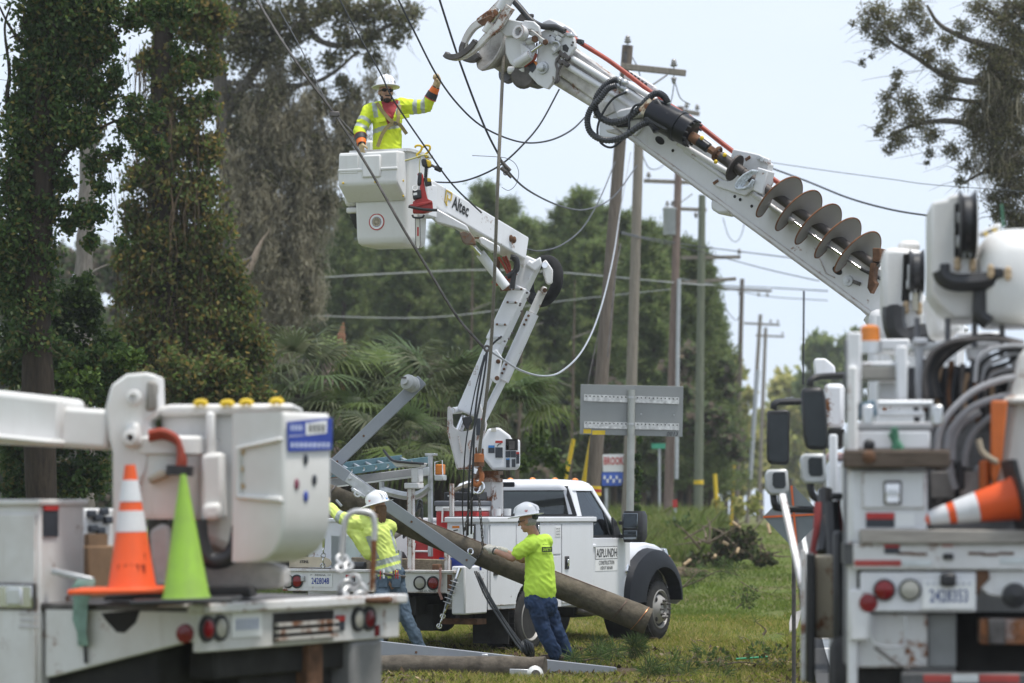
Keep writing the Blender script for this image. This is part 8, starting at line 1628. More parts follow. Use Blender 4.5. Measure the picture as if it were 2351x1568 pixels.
MB().bar(pI + ai * .21 - Vector((.03,0,-.03)), pI + ai * .21 + Vector((.03,0,.03)),.012,.02).build('insulator_slot', DKSTEEL, c2)
MB().bar(P(X3(465,430), YX - .06), P(X3(800,660), YX - .06),.015,.115).build('gain_plate', STEEL, c1,.004)
for q in ((500,448),(752,632)): MB().lathe(P(X3(*q), YX - .07),(0,-1,0), [(0,.022),(.02,.02),(.022,.01),(.04,.01),(.041,0)], 8).build('bolt', STEEL, c1)
MB().bar(P(X3(530,590), YX - .12), P(X3(700,700), YX - .1),.05,.05).build('clevis', STEEL, c1,.012); MB().bar(P(X3(520,590), YX - .1), P(X3(560,530), YX - .1),.02,.02).build('clevis_pin', STEEL, c1); MB().torus(P(X3(600,650), YX - .13),(.3,-1,.2),.035,.012,14,6).build('clevis_ring', STEEL, c1)
MB().torus(P(Z2(1187,768), YX),(.5,-.8,.2),.034,.009,18,7).build('eye_bolt', CHROME, c1); MB().cyl(P(Z2(1180,785), YX), P(Z2(1172,806), YX),.012).build('eye_shank', CHROME, c1)
def string(label, pts, Y, sheds, n0=6):
    o = thing('insulator_string', label, 'insulator', P(pts[0], Y),0, 'dead-end insulator strings'); q = [P(p_, Y) for p_ in pts]; d = (q[-1] - q[0]); 
    if sheds:
        a, b = q[0] + d * .18, q[0] + d * .58; MB().tube([a, b], .020,10).build('rod', plain('rod_dark', (.08,.09,.10),.5), o)
        for k in range(sheds): p = a + (b - a) * (k + .7) / sheds; MB().lathe(p, d, [(-.006,.02),(0,.058),(.004,.058),(.008,.02)], 16).build('shed', plain('shed_grey', (.42,.43,.45),.4), o)
    for t0_, t1_ in (((.0,.18),(.58,.72)) if sheds else ((.0,.35),)): MB().tube([q[0] + d * t0_, q[0] + d * t1_], [.022,.014], 8).build('end_fitting', CHROME, o)
    x_, _, z_ = frame_of(d)
    for k in range(4):
        t_ = (.70 + .08 * k) if sheds else (.38 + .17 * k); p = q[0] + d * t_; ax2 = x_ if k % 2 else z_
        MB().torus(p, ax2,.026,.008,14,6).build('shackle', CHROME, o); 
    MB().cyl(q[0] + d * .72, q[0] + d * .96,.010).build('link_bar', CHROME, o); return o
string('insulator string with pale sheds dangling from the lower end of the slanting crossarm', [Z2(1125,868), Z2(990,1245)], YX - .1,6)
string('short hook chain dangling behind the left bucket edge above the number plate', [Z2(296,690), Z2(290,875)], YX, 0)
string('bare galvanised dead-end fitting lying on the trampled grass by the left worker boot', [(1000,1513),(1060,1522)], 31.2,0)
# --- winch line, hook, sling chain
top_ = BF.w(bo(Z6,(592,470),-.20))
WL = thing('winch_line', 'grey winch rope dropping from the derrick boom tip with a rusty orange hook block', 'rope', top_, 0)
rp = [top_, top_ + (d_(1140,480,32.6) - top_) * .5 + Vector((.01,0,0)), d_(1143,420,32.5), d_(1127,800,33.1), d_(1099,1048,33.5)]
MB().tube(curve([rp[0], rp[2], rp[3], rp[4]], 10),.0195,10).build('rope', ROPE, WL)
YH = 33.5; OR = paint('hook_orange', (.42,.12,.02),.6,.3,.5, edge=1)
MB().prism(wp([(1216,140),(1226,132),(1230,180),(1216,180)], YH - .03, Z2),(0,.06,0)).build('shackle_ear', RUSTM, WL, .006); MB().prism(wp([(1258,140),(1268,145),(1268,180),(1252,180)], YH - .03, Z2),(0,.06,0)).build('shackle_ear', RUSTM, WL, .006)
MB().lathe(P(Z2(1240,252), YH),(0,0,1), [(0,.0),(0,.055),(.03,.06),(.06,.058),(.14,.06),(.15,.05),(.15,0)], 16).build('swivel_block', OR, WL); MB().lathe(P(Z2(1240,252), YH),(0,0,1), [(.0,.062),(.05,.064),(.051,.06)], 16).build('block_collar', RUSTM, WL)
MB().bar(P(Z2(1222,262), YH - .03), P(Z2(1210,296), YH - .03),.02,.05).build('safety_latch', CHROME, WL, .005)
MB().tube(curve(wp([(1240,255),(1250,285),(1258,310),(1250,345),(1225,365),(1205,345),(1204,322)], YH, Z2),5), [.026] * 6 + [.03] * 18 + [.025] * 4 + [.02] * 3,10).build('hook', OR, WL)
CHN = thing('lifting_chain', 'steel rings and sling chain hanging from the hook round the wooden pole', 'chain', P(Z2(1222,370), YH),0)
for dx, t_ in ((-12,.5),(14,-.4)): MB().torus(P(Z2(1222 + dx, 378), YH + .02 * t_),(t_, -1,.1),.073,.011,26,8).build('ring', CHROME, CHN)
lm = MB(); lm.tube([(.011 * math.cos(a) , 0,.018 * (1 if math.sin(a) > 0 else -1) + .011 * math.sin(a)) for a in [2 * math.pi * k / 14 for k in range(14)]], .0062,6, closed=True); LINK = lm.mesh('link', DKSTEEL)
def chain(pts, Y):
    q = curve([P(p_[:2], p_[2] if len(p_) > 2 else Y) for p_ in pts], 12); L = [0]
    for a, b in zip(q, q[1:]): L.append(L[-1] + (b - a).length)
    k = 0; s_ = 0.0
    while s_ < L[-1]:
        i = max(j for j in range(len(L)) if L[j] <= s_); i = min(i, len(q) - 2); p = q[i] + (q[i + 1] - q[i]) * ((s_ - L[i]) / max(1e-6, L[i + 1] - L[i])); d = (q[i + 1] - q[i]).normalized()
        o = put('chain_link', LINK, CHN); M_ = Matrix.Translation(p) @ d.to_track_quat('Z', 'Y').to_matrix().to_4x4() @ Matrix.Rotation(math.pi / 2 * (k % 2) + .3,4, 'Z'); o.matrix_basis = root_matrix(CHN).inverted() @ M_
        k += 1; s_ += .043
chain([(*X2(1010,640), YH - .02),(*X2(985,740), YH),(*X2(950,900), YH + .05),(*X2(915,1060), YH + .1),(*X2(890,1140), YH + .2)], YH)
chain([(*X2(1095,640), YH - .02),(*X2(1108,760), YH - .03),(*X2(1122,920), YH - .05),(*X2(1140,1120), YH + .05),(*X2(1150,1300), YH + .12),(*X2(1140,1420), YH + .14),(*X2(1085,1490), YH + .2),(*X2(1030,1520), YH + .3)], YH)
CB = thing('hanging_cables', 'bundle of black cables hanging from the conductor grip down to a coil on the grass', 'cable', d_(1117,802,33.3),0)
for i, q in enumerate(([(1119,803,33.3),(1106,850,33.3),(1092,940,33.3),(1087,1040,33.3),(1084,1120,33.4),(1082,1225,33.9)], [(1119,803,33.3),(1112,860,33.25),(1098,940,33.25),(1083,1020,33.25),(1076,1120,33.3),(1074,1228,33.9)], [(1112,815,33.4),(1090,900,33.4),(1072,1000,33.4),(1065,1080,33.5),(1062,1180,34),(1070,1300,34.2)], [(1090,1312,33.4),(1115,1370,33.2),(1150,1425,32.9),(1180,1470,32.6),(1200,1496,32.4)], [(1094,1312,33.4),(1122,1372,33.2),(1158,1428,32.9),(1186,1468,32.6),(1206,1496,32.4)], [(1098,1315,33.4),(1128,1375,33.1),(1164,1432,32.9),(1192,1470,32.6),(1212,1494,32.4)], [(1126,796,33.2),(1136,785,33.2),(1152,772,33.2)])):
    MB().tube(curve([P(p_[:2], p_[2]) for p_ in q], 8),.008 if i == 2 else .012,7).build('cable', BWIRE, CB)
for i in range(6): MB().torus(P((1205 + 2 * i, 1486 + (i % 3) * 3),32.4 - .02 * i),(.9,-.5 + .2 * i, .2),.07 + .006 * i, .012,20,6).build('cable_coil', BWIRE, CB)
MB().box(P((1215,1487),32.4),(.10,.12,.12)).build('cable_pouch', BLACK, CB, .03); MB().torus(P((1118,800),33.25),(.3,-1,0),.03,.014,14,6).build('grip_knot', DKSTEEL, CB)
sw = thing('splice_clamp', 'tangle of clamps where two wires meet beside the winch rope, boom background', 'clamp', d_(1160,380,34.4),0)
for a, b, r_ in (((1146,365),(1172,392),.02),((1150,385),(1165,398),.024),((1166,400),(1174,408),.016)): MB().cyl(P(a, 34.35), P(b, 34.35), r_, n=8).build('clamp_body', DKSTEEL, sw)
MB().torus(P((1161,397),34.3),(0,-1,0),.025,.007,12,6).build('clamp_ring', DKSTEEL, sw)
cl_ = thing('wire_clamp', 'bolted wire clamp on the thick conductor left of the lineman', 'clamp', d_(768,262,33),0); MB().box(d_(768,262,33),(.12,.05,.06)).build('clamp_body', DKSTEEL, cl_, .012); MB().bar(d_(772,258,33), d_(766,282,33),.025,.03).build('clamp_bolt', DKSTEEL, cl_)
# --- crossarm, log and plank on the ground
c3 = xarm_thing('long grey crossarm lying on the ground in front of the workers', d_(838,1484,31.2), d_(1412,1548,31.6),.12,.155,(.2,.62))
MB().box(P(Z2(1275,1425),31.3),(.07,.05,.12)).build('arm_bracket', STEEL, c3,.008); MB().torus(P(Z2(1388,1440),31.3),(.2,-1,0),.03,.012,12,6).build('arm_eye', RUSTM, c3)
GL = thing('log', 'short old pole lying on the ground in front of the long crossarm', 'log', d_(1050,1560,30.2),0)
a, b = d_(858,1545,30.6), d_(1252,1558,30.2); a.z = b.z = .115; MB().tube([a + (b - a) * i / 12 + Vector((0,0, rnd.uniform(-.006,.006))) for i in range(13)], [.112 + rnd.uniform(-.006,.006) for _ in range(13)], 16).build('shaft', bark('old_pole_wood', (.05,.042,.034),(.17,.145,.115),6, None, .8), GL)
p = d_(1226,1549,30.0); mb = MB(); mb.lathe(p + Vector((0,.05,0)),(.25,-1,.1), [(0,.05),(.02,.085),(.05,.09),(.07,.06),(.08,.07),(.10,.05),(.12,.03),(.121,0)], 20); mb.build('insulator', plain('white_insulator', (.60,.60,.58),.3), GL); MB().lathe(p, (.25,-1,.1), [(.06,.045),(.075,.05),(.08,0)], 14).build('insulator_core', DKSTEEL, GL); MB().bar(d_(1170,1543,30.05), d_(1225,1545,30.05),.03,.07).build('strap_iron', STEEL, GL, .006)
pk = MB(); a, b = d_(828,1511,31.9), d_(934,1521,31.9); a.z = b.z = .11; pk.bar(a, b, .2,.09); props(pk.build('broken_plank', bark('reddish_wood', (.16,.11,.085),(.36,.27,.22),6,(1,8,8),.5), bevel=.015), 'short reddish plank between the left worker and the log', 'plank')
# --- things hung on the raised bucket
YC = 33.45
CS = thing('chainsaw', 'red battery chainsaw hanging nose down from the raised bucket rim', 'chainsaw', P(Z8(740,860), YC),0)
CR = plain('saw_red', (.40,.025,.02),.4,0,.15)
MB().prism(wp([(722,868),(768,872),(785,990),(805,1070),(842,1085),(846,1160),(775,1180),(688,1180),(688,1090),(735,1060),(745,960)], YC, Z8),(0,.12,0)).build('saw_body', CR, CS, .012)
MB().prism(wp([(728,860),(762,858),(758,960),(722,965)], YC - .01, Z8),(0,.10,0)).build('rear_handle', BLACK, CS, .02); MB().prism(wp([(684,1000),(752,992),(758,1062),(690,1072)], YC - .03, Z8),(0,.13,0)).build('battery', BLACK, CS, .012); MB().prism(wp([(692,1022),(722,1018),(722,1038),(692,1042)], YC - .034, Z8),(0,.004,0)).build('battery_label', PAPER, CS)
MB().tube(curve(wp([(655,1128),(700,1138),(760,1150),(820,1155),(880,1158)], YC - .06, Z8),4),.017,8).build('front_handle', BLACK, CS); MB().tube(curve(wp([(684,1195),(700,1215),(760,1215),(778,1195)], YC - .03, Z8),4),.012,8).build('bumper_guard', BLACK, CS); MB().prism(wp([(660,1115),(668,1112),(840,1085),(842,1100),(676,1145)], YC - .02, Z8),(0,.05,0)).build('saw_side', CR, CS, .006)
br = MB().prism(wp([(710,1215),(742,1215),(745,1430),(738,1452),(728,1458),(719,1448),(713,1425)], YC + .05, Z8),(0,.008,0)).build('guide_bar', plain('bar_cream', (.62,.60,.52),.4,.1,.12), CS); MB().prism(wp([(722,1290),(735,1290),(735,1360),(722,1360)], YC + .047, Z8),(0,.003,0)).build('bar_mark', REDINK, CS)
mb = MB(); mb.tube(wp([(709,1215),(712,1425),(719,1452),(728,1462),(739,1455),(746,1430),(743,1215)], YC + .054, Z8),.006,5); mb.build('saw_chain', DKSTEEL, CS)
MB().tube(curve(wp([(748,740),(740,800),(742,862)], YC + .02, Z8),5),.006,6).build('lanyard', plain('lanyard_yellow', (.55,.5,.2),.7), CS); MB().torus(P(Z8(705,985), YC - .02),(.2,-1,.3),.03,.006,12,5).build('key_ring', PAPER, CS)
DRL = thing('power_drill', 'yellow and black impact wrench hanging from a hook on the bucket rim', 'power tool', P(Z8(790,760), YC),0)
DY = plain('tool_yellow', (.62,.42,.02),.45,0,.1)
MB().prism(wp([(752,758),(790,748),(830,768),(840,815),(800,828),(760,808)], YC, Z8),(0,.09,0)).build('tool_head', BLACK, DRL, .018); MB().prism(wp([(790,755),(828,770),(836,812),(806,822)], YC - .012, Z8),(0,.115,0)).build('tool_shell', DY, DRL, .014); MB().prism(wp([(780,815),(806,822),(800,905),(775,905)], YC + .01, Z8),(0,.06,0)).build('tool_grip', BLACK, DRL, .014); MB().prism(wp([(772,900),(828,905),(838,960),(785,970)], YC - .01, Z8),(0,.09,0)).build('tool_battery', BLACK, DRL, .012); MB().prism(wp([(800,905),(828,908),(834,935),(802,935)], YC - .015, Z8),(0,.1,0)).build('battery_cap', DY, DRL, .008)
MB().cyl(P(Z8(836,805), YC + .04), P(Z8(890,835), YC - .02),.015, n=10).build('extension', DKSTEEL, DRL); MB().cyl(P(Z8(868,825), YC), P(Z8(908,843), YC - .03),.030, n=14).build('socket', BLACK, DRL)
for x in (735,800):
    hk = MB().tube(curve(wp([(x - 30,668),(x - 20,652),(x + 15,652),(x + 24,672),(x + 10,700),(x - 14,722),(x - 6,742),(x + 12,736)], YC + .05, Z8),5),.013,8).build('rim_hook', YEL); props(hk, ('left' if x < 750 else 'right') + ' yellow S hook over the raised bucket rim', 'hook', 'yellow hooks on the raised bucket rim')
rpq = MB().tube(curve(wp([(625,770),(680,755),(730,738),(750,730),(790,725),(815,735)], YC + .02, Z8),5),.010,8).build('hand_line', plain('yellow_rope', (.50,.47,.22),.8)); props(rpq, 'yellowish hand rope tied along the raised bucket side', 'rope')
# --- load on the pickup deck
def tbox(name, label, cat, a, b, m_, bev, parts=()):
    o = thing(name, label, cat, T.w(((a[0] + b[0]) / 2,(a[1] + b[1]) / 2, a[2])),-T.a); TT().span(a, b).build('body', m_, o, bev)
    for nm, a2, b2, m2_, bv in parts: TT().span(a2, b2).build(nm, m2_, o, bv)
    return o
GLID = plain('grey_lid', (.12,.125,.14),.5,0,.1)
k1 = tbox('cooler', 'upper red cooler with white band and grey lid behind the service body', 'cooler', (-.09,-.2,1.50),(.50,.15,1.76), RED, .02,(('band', (-.095,-.205,1.76),(.505,.155,1.82), PAPER, .008),('lid', (-.11,-.22,1.82),(.52,.17,1.89), GLID, .02)))
TT().tube([(.02,-.22,1.80),(.02,-.235,1.62),(.17,-.235,1.62),(.17,-.22,1.80),(.02,-.22,1.80)], .014,6).build('handle', PAPER, k1)
k2 = tbox('cooler', 'lower red cooler under the slanting crossarm', 'cooler', (-.20,-.75,1.06),(.16,-.35,1.42), RED, .02,(('lid', (-.21,-.76,1.42),(.17,-.34,1.47), PAPER, .015),)); TT().tube([(-.08,-.76,1.36),(-.08,-.78,1.26),(.12,-.78,1.26),(.12,-.76,1.36)], .014,6).build('handle', PAPER, k2)
tbox('plastic_crate', 'dark crate carrying the upper red cooler', 'crate', (-.05,-.18,1.035),(.45,.12,1.495), plain('crate_red', (.22,.02,.02),.6),.02,(('rim', (-.07,-.2,1.44),(.47,.14,1.49), BLACK, .01),))
k3 = tbox('tool_case', 'long black tool case lying on the upper cooler', 'case', (-.03,-.1,1.895),(.48,.12,2.0), BLACK, .015,(('case_cap', (.19,-.05,2.0),(.27,.05,2.05), BLACK, .008),('case_latch', (.03,-.112,1.94),(.05,-.10,1.96), ALU, .003)))
hb = TT().tube([(.08,-.02,2.02),(.32,.2,2.14)], .03,8).build('wooden_handle', bark('pale_handle', (.3,.25,.18),(.5,.42,.32),8, None, .2)); props(hb, 'pale wooden handle leaning above the black tool case', 'tool handle')
bg_ = TT().rings([rrect(-.62,-.2,-1.1,-.7,1.04,.08), rrect(-.64,-.17,-1.12,-.66,1.14,.12), rrect(-.58,-.22,-1.06,-.72,1.25,.1), rrect(-.45,-.32,-.95,-.85,1.29,.04)]).build('black_bag', plain('black_canvas', (.025,.025,.028),.7,0,.3,6,.6), angle=80); props(bg_, 'slumped black canvas bag on the pickup deck', 'bag')
pl_ = TT().bar((-.62,-1.35,1.12),(.78,-1.42,1.10),.12,.14).build('deck_plank', bark('deck_wood', (.16,.13,.09),(.36,.30,.22),6,(1,8,8),.4), bevel=.01); props(pl_, 'rough square timber lying across the pickup deck', 'timber')
cc_ = thing('cable_coil', 'coil of black cable stuffed beside the cooler on the pickup', 'cable', T.w((-.2,-.5,1.6)),0)
for i in range(9): TT().tube(curve([(-.38 + .012 * i, -.62,1.48 + .015 * i),(-.25 + .01 * i, -.6,1.66 + .012 * i),(-.12,-.58,1.80 + .014 * i - .01 * (i % 3)),(-.09,-.56,1.76 + .012 * i),(-.2 + .01 * i, -.55,1.58),(-.36,-.56,1.42 + .01 * i)], 5),.014,6).build('loop', BLACK if i % 4 else WIREM, cc_)
tp = TT().tube([(-.50,-1.0,1.30),(-.08,-.6,1.66)], .035,10).build('grey_tool_pole', bark('grey_handle', (.2,.18,.16),(.4,.36,.32),8, None, .3)); props(tp, 'weathered grey pole leaning against the cooler', 'pole')
gs_ = thing('chainsaw', 'chainsaw lying on the pickup deck with its cream guide bar showing', 'chainsaw', T.w((-1.2,-1.62,1.05)),-T.a)
TT().prism([(-1.36,-1.66,1.06),(-.80,-1.66,1.07),(-.76,-1.66,1.10),(-.755,-1.66,1.13),(-.78,-1.66,1.165),(-.84,-1.66,1.19),(-1.36,-1.66,1.20)], (0,.012,0)).build('guide_bar', plain('bar_tan', (.50,.43,.32),.4,.1,.15), gs_); text('STIHL', T.w((-1.14,-1.663,1.135)), T.r, Zv, .035, INK, gs_, width=.13, bold=.03, shear=.2)
for k in range(30): TT().box((-1.34 + .0195 * k, -1.655,1.055 if k % 1 == 0 else 1.06),(.012,.016,.014)).build('chain_tooth', DKSTEEL, gs_)
TT().box((-1.50,-1.62,1.12),(.26,.2,.16)).build('engine', BLACK, gs_, .03); TT().span((-1.42,-1.7,1.035),(-.7,-1.6,1.05)).build('saw_mat', BLACK, gs_)
bt_ = TT().cyl((-.62,-1.66,1.09),(-.30,-1.62,1.09),.05, n=18).build('black_tube', BLACK); props(bt_, 'black pipe stub on the pickup deck beside the left worker', 'pipe')
vs_ = TT().box((.70,-1.62,1.08),(.10,.09,.08)).build('iron_fitting', RUSTM, bevel=.015); props(vs_, 'rusty iron fitting on the pickup deck corner', 'fitting')
lg = TT().span((-1.05,-1.18,1.04),(-.62,-.9,1.46)).build('locker_panel', plain('pale_green_panel', (.55,.62,.58),.4,0,.1), bevel=.01); props(lg, 'pale green locker at the left of the pickup deck', 'locker')
for i, (x_, y_) in enumerate(((.98,.3),(1.06,.42))):
    cp = TT().lathe((x_ - .35, y_ - .2,1.70),(0,0,1), [(0,.045),(.09,.05),(.09,.046),(.01,.042)], 18).build('paper_cup', PAPER); props(cp, ('front' if i else 'rear') + ' white cup standing on the service body lid', 'cup', 'white cups on the lid')
# ladder
LD = thing('ladder', 'blue fibreglass ladder lying on the rack above the pickup bed', 'ladder', P(X3(900,300),35.0),0)
BLU = paint('ladder_blue', (.11,.22,.26),.5,.2,.0,(.45,.48,.5), scale=6)
na, nb_, fa, fb = P(X3(180,392),34.6), P(X3(1575,195),35.6), P(X3(180,300),35.0), P(X3(1190,172),35.7)
MB().bar(na, nb_, .03,.085).build('rail', BLU, LD, .004); MB().bar(fa, fb, .03,.075).build('rail', BLU, LD, .004)
for k in range(7):
    a, b = na + (nb_ - na) * (.12 + .115 * k), fa + (fb - fa) * (.05 + .155 * k); MB().cyl(a, b, .017, n=10).build('rung', ALU, LD); MB().lathe(a + Vector((0,-.012,0)),(.1,-1,0), [(0,.026),(.012,.022),(.006,.014)], 12).build('rung_end', ALU, LD)
r_ = MB().bar(P(X3(120,520),34.7), P(X3(1560,330),35.5),.05,.09).build('rack_rail', plain('rack_grey', (.30,.30,.30),.5,.4,.15), BT, .006)
# --- debris on the grass
TWIG = bark('twig_bark', (.07,.055,.04),(.24,.19,.14),12, None, .4); CUT = plain('cut_wood', (.36,.26,.15),.8,0,.25,8)
DB = thing('brush_pile', 'heap of cut branches and green leaves right of the pickup bonnet', 'brush pile', d_(1660,1292,66) - Vector((0,0, d_(1660,1292,66).z)),0)
YB = 66; g0 = gheight(3.5, YB); r5 = random.Random(3)
def gp_(x, dy=0.0, up=0.0): v = P((x, 1290), YB + dy); v.z = gheight(v.x, YB + dy) + up; return v
cl = [(1600,1290,26),(1640,1275,32),(1680,1265,34),(1720,1270,30),(1750,1280,22),(1665,1240,26),(1700,1232,24),(1650,1225,16),(1720,1240,20),(1580,1296,14),(1690,1215,14),(1770,1290,10)]
pts = clumps(DD, cl, YB, 1150,9,.45); leaves('foliage', pts, .085, leafmat('pile_leaf', [(.05,.07,.025),(.07,.10,.03),(.10,.12,.045),(.09,.07,.045),(.14,.11,.07)], .25), DB, elong=1.8)
for k in range(26):
    x = r5.uniform(1570,1765); a = gp_(x, r5.uniform(-.6,.6), r5.uniform(.0,.7)); b = a + Vector((r5.uniform(-.9,.9), r5.uniform(-.4,.4), r5.uniform(-.15,.7))); MB().tube(curve([a, (a + b) / 2 + Vector((r5.uniform(-.1,.1),0, r5.uniform(-.05,.1))), b], 4), [.03,.028,.026,.024,.022,.018,.014,.010,.006], 6).build('branch', TWIG, DB)
for q, L_ in (((1570,1297),.25),((1700,1212),.22),((1672,1250),.2),((1690,1270),.25),((1768,1225),.3),((1640,1280),.2)): p = P(q, YB - .7); MB().cyl(p, p + Vector((r5.uniform(-.5,.5),.3, r5.uniform(.0,.5))) * L_ * 1.6,.038, n=9).build('cut_branch', CUT, DB, .0)
def branch_thing(label, pts, Y, r0, tufts, col='pine', n_t=60, name='fallen_branch', L=.22):
    q = [P(p_[:2], p_[2] if len(p_) > 2 else Y) for p_ in pts]; o = thing(name, label, 'branch', q[0], 0, 'fallen branches on the grass'); c = curve(q, 6); MB().tube(c, [r0 * (1 - .75 * i / (len(c) - 1)) for i in range(len(c))], 7).build('limb', TWIG, o)
    st_ = []
    for t_, R_ in tufts:
        p = c[int(t_ * (len(c) - 1))]
        e_ = p + Vector((rnd.uniform(-.2,.2), rnd.uniform(-.2,.1), rnd.uniform(.02,.12))); MB().tube([p, e_], [r0 * .4, r0 * .2], 5).build('twig', TWIG, o)
        n = n_t; d = unit(npr.normal(size=(n, 3)) + np.array([.2,-.2,.15])); st_.append(np.concatenate([np.array(e_)[None] + d * R_ * .5, d], 1))
    s_ = np.concatenate(st_); v, f = leaf_arrays(s_[:, :3], .009 if col == 'pine' else .034,(L * 2 / .018) if col == 'pine' else 1.8, up=s_[:, 3:]); npmesh('needles' if col == 'pine' else 'foliage', v, f, leafmat('fallen_needle', [(.06,.11,.03),(.09,.15,.045),(.12,.18,.06),(.13,.15,.07)], .3) if col == 'pine' else leafmat('sprig_leaf', [(.09,.14,.04),(.13,.19,.055),(.17,.22,.08),(.16,.14,.08)], .4), o); return o
branch_thing('bent pine branch with drooping needles right of the pickup front wheel', [(1560,1350,50),(1600,1335,50),(1650,1312,50),(1700,1322,50)], 50,.022, [(.2,.3),(.35,.3),(.5,.35),(.65,.35),(.85,.35),(.95,.3)])
branch_thing('arched bare twig over the grass right of the pickup', [(1570,1345,49),(1610,1310,49),(1640,1320,49)], 49,.012, [(.9,.2)])
branch_thing('big tuft of pine needles in the foreground right of the lime shirt worker', [(1370,1505,34.0),(1420,1490,34),(1490,1498,34)], 34,.016, [(.15,.22),(.4,.26),(.6,.26),(.85,.24),(.95,.22)], n_t=110)
branch_thing('pine tuft lying in front of the jeans worker boots', [(1320,1520,33),(1370,1512,33),(1420,1520,33)], 33,.012, [(.2,.2),(.5,.24),(.9,.24)], n_t=100)
branch_thing('forked dead branch in the foreground centre right', [(1540,1545,32.2),(1570,1525,32.2),(1600,1505,32.4)], 32.2,.018, [(.9,.1)], n_t=30)
branch_thing('short broken stick standing in the grass near the right truck', [(1752,1458,40.6),(1758,1447,40.6),(1748,1436,40.6)], 40.6,.022, [(.9,.1)], n_t=10)
branch_thing('leafy green sprig on the lawn midway to the brush pile', [(1690,1398,45),(1710,1380,45),(1735,1376,45)], 45,.012, [(.2,.2),(.5,.25),(.8,.25),(.95,.2)], 'leaf', 60)
branch_thing('pine sprays spread along the bottom edge', [(1480,1556,30.4),(1560,1550,30.4),(1640,1556,30.4)], 30.4,.012, [(.1,.22),(.3,.24),(.5,.24),(.7,.24),(.9,.24)], n_t=90)
branch_thing('curled twig on the lawn near the right truck', [(1700,1335,44),(1730,1352,44),(1790,1372,44)], 44,.008, [(.9,.1)], n_t=8)
branch_thing('pine tuft at the bottom right beside the right truck wheel', [(1650,1530,32),(1700,1520,32),(1760,1528,32)], 32,.012, [(.1,.2),(.4,.24),(.7,.24),(.95,.24)], 'leaf', 60)
gstk = MB().cyl(P((1690,1513),33.2), P((1762,1508),33.2),.012, n=8).build('green_stake', plain('stake_green', (.03,.28,.13),.5)); props(gstk, 'thin green stick lying on the grass at lower right', 'stick')
sod = bark('sod', (.05,.035,.022),(.17,.13,.085),16, None, 1.0)
for lab, q, Y, R_ in (('clod of torn soil at the right end of the long crossarm', (1420,1538),31.7,.16),('soil clod at lower right near the green stick', (1640,1512),33.0,.13),('rooty soil clod left of the brush pile', (1585,1290),63,.3)):
    p = P(q, Y); o = thing('soil_clod', lab, 'soil', (p.x, Y, gheight(p.x, Y)),0, 'soil clods'); mb = MB(); mb.ball((p.x, Y, gheight(p.x, Y) + R_ * .15),(R_ * 1.3, R_, R_ * .5),24,14); me = remesh(mb, R_ * .07,1, wrinkle=lambda c, R_=R_: R_ * .35 * mnoise.noise(c * (4 / R_ * .3)) + R_ * .12 * mnoise.noise(c * (12 / R_ * .3))); addmesh('clod', finish(me, [sod]), o)
pb2 = thing('crushed_bucket', 'torn pale plastic sheet leaning by the right truck wheel', 'plastic sheet', d_(1825,1420,41) - Vector((0,0, d_(1825,1420,41).z)),0); MB().sheet([[d_(1812,1462,40.9), d_(1816,1450,40.9), d_(1830,1442,41)], [d_(1812,1430,41), d_(1820,1422,41.1), d_(1838,1415,41.2)], [d_(1816,1412,41.2), d_(1828,1404,41.2), d_(1842,1400,41.3)]]).build('sheet', plain('dirty_plastic', (.26,.25,.24),.5,0,.35,4), pb2)
wv = thing('white_valve_pipe', 'white ended pipe stub sticking out of the weeds left of the brush pile', 'pipe', d_(1545,1210,80) - Vector((0,0, d_(1545,1210,80).z - 1.0)),0); MB().cyl(d_(1545,1206,80), d_(1580,1236,78),.06, n=10).build('pipe', plain('pipe_grey', (.42,.4,.37),.7), wv); MB().ball(d_(1543,1207,79.9),.1,12,8).build('pipe_cap', PAPER, wv)

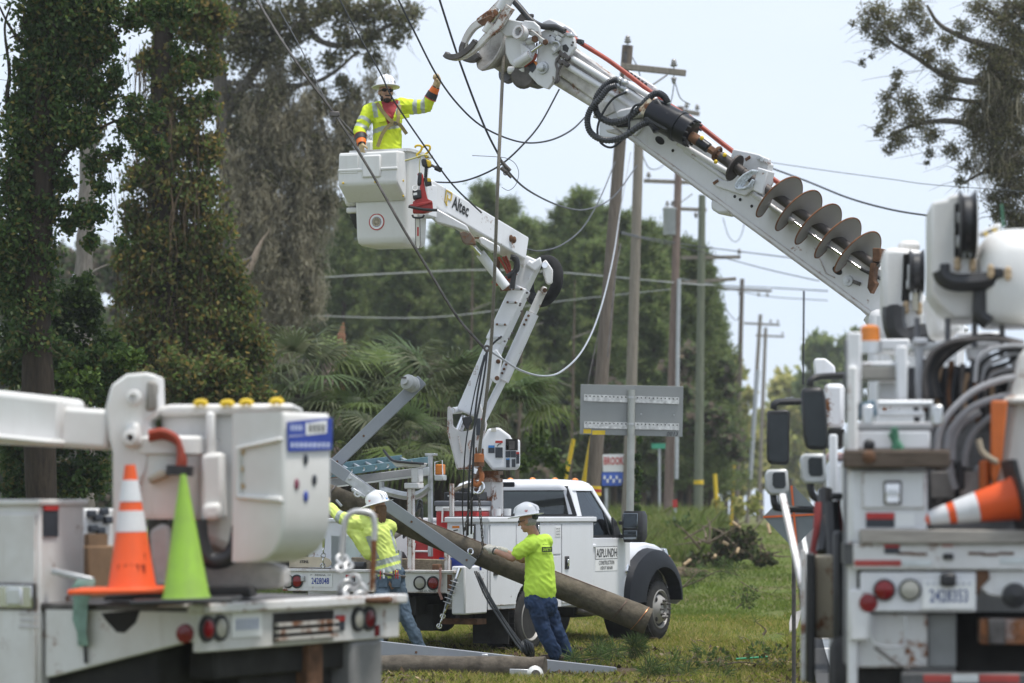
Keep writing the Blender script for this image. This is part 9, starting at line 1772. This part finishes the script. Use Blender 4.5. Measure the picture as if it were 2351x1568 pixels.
# twigs and chips trodden into the grass
def scatter(n, y0, y1, x0, x1): 
    yy = (y0 ** -1 + (y1 ** -1 - y0 ** -1) * npr.random(n)) ** -1; xx = (npr.uniform(x0, x1, n) - CX) / FPX * yy; return [(a, b, gheight(a, b)) for a, b in zip(xx, yy)]
mb = MB()
for x, y, z in scatter(170,28.3,40,840,1850):
    a = rnd.uniform(0,6.28); L = rnd.uniform(.06,.30); d = Vector((math.cos(a), math.sin(a), rnd.uniform(-.05,.35))); p = Vector((x, y, z + .03)); mb.tube([p, p + d * L * .5 + Vector((0,0, rnd.uniform(0,.03))), p + d * L], [.007,.006,.003], 5)
tw = mb.build('twig_litter', TWIG); tw['kind'] = 'stuff'
mb = MB()
for x, y, z in scatter(120,28.6,37,850,1840):
    a = rnd.uniform(0,6.28); d = Vector((math.cos(a), math.sin(a), rnd.uniform(-.3,.3))) * rnd.uniform(.02,.06); p = Vector((x, y, z + .045)); mb.bar(p - d, p + d, rnd.uniform(.015,.04),.008,(rnd.uniform(-.5,.5),0,1))
ch_ = mb.build('wood_chips', CUT); ch_['kind'] = 'stuff'
st = np.array(scatter(900,28.3,38,850,1850)); st[:, 2] += .04; a = npr.uniform(0,6.28,900)
v, f = leaf_arrays(st, .006,34, up=np.stack([np.cos(a), np.sin(a),.25 + .2 * npr.normal(size=900)], 1)); npmesh('pine_straw', v, f, leafmat('straw', [(.16,.20,.06),(.28,.22,.10),(.22,.16,.08),(.10,.15,.04)], .2), kind='stuff')
# ------------------------------------------------------------------ thin humid air
hm = bpy.data.materials.new('haze'); hm.use_nodes = True; ht_ = hm.node_tree; ht_.nodes.remove(ht_.nodes['Principled BSDF'])
pv = ht_.nodes.new('ShaderNodeVolumePrincipled'); pv.inputs['Color'].default_value = (.93,.96,1,1); pv.inputs['Density'].default_value = .0004; pv.inputs['Anisotropy'].default_value = .2
ht_.links.new(pv.outputs[0], ht_.nodes['Material Output'].inputs['Volume'])
props(MB().span((-300,-80,-2),(300,620,22)).build('haze', hm), kind='stuff')
SC.cycles.volume_bounces = 0; SC.cycles.volume_step_rate = 10
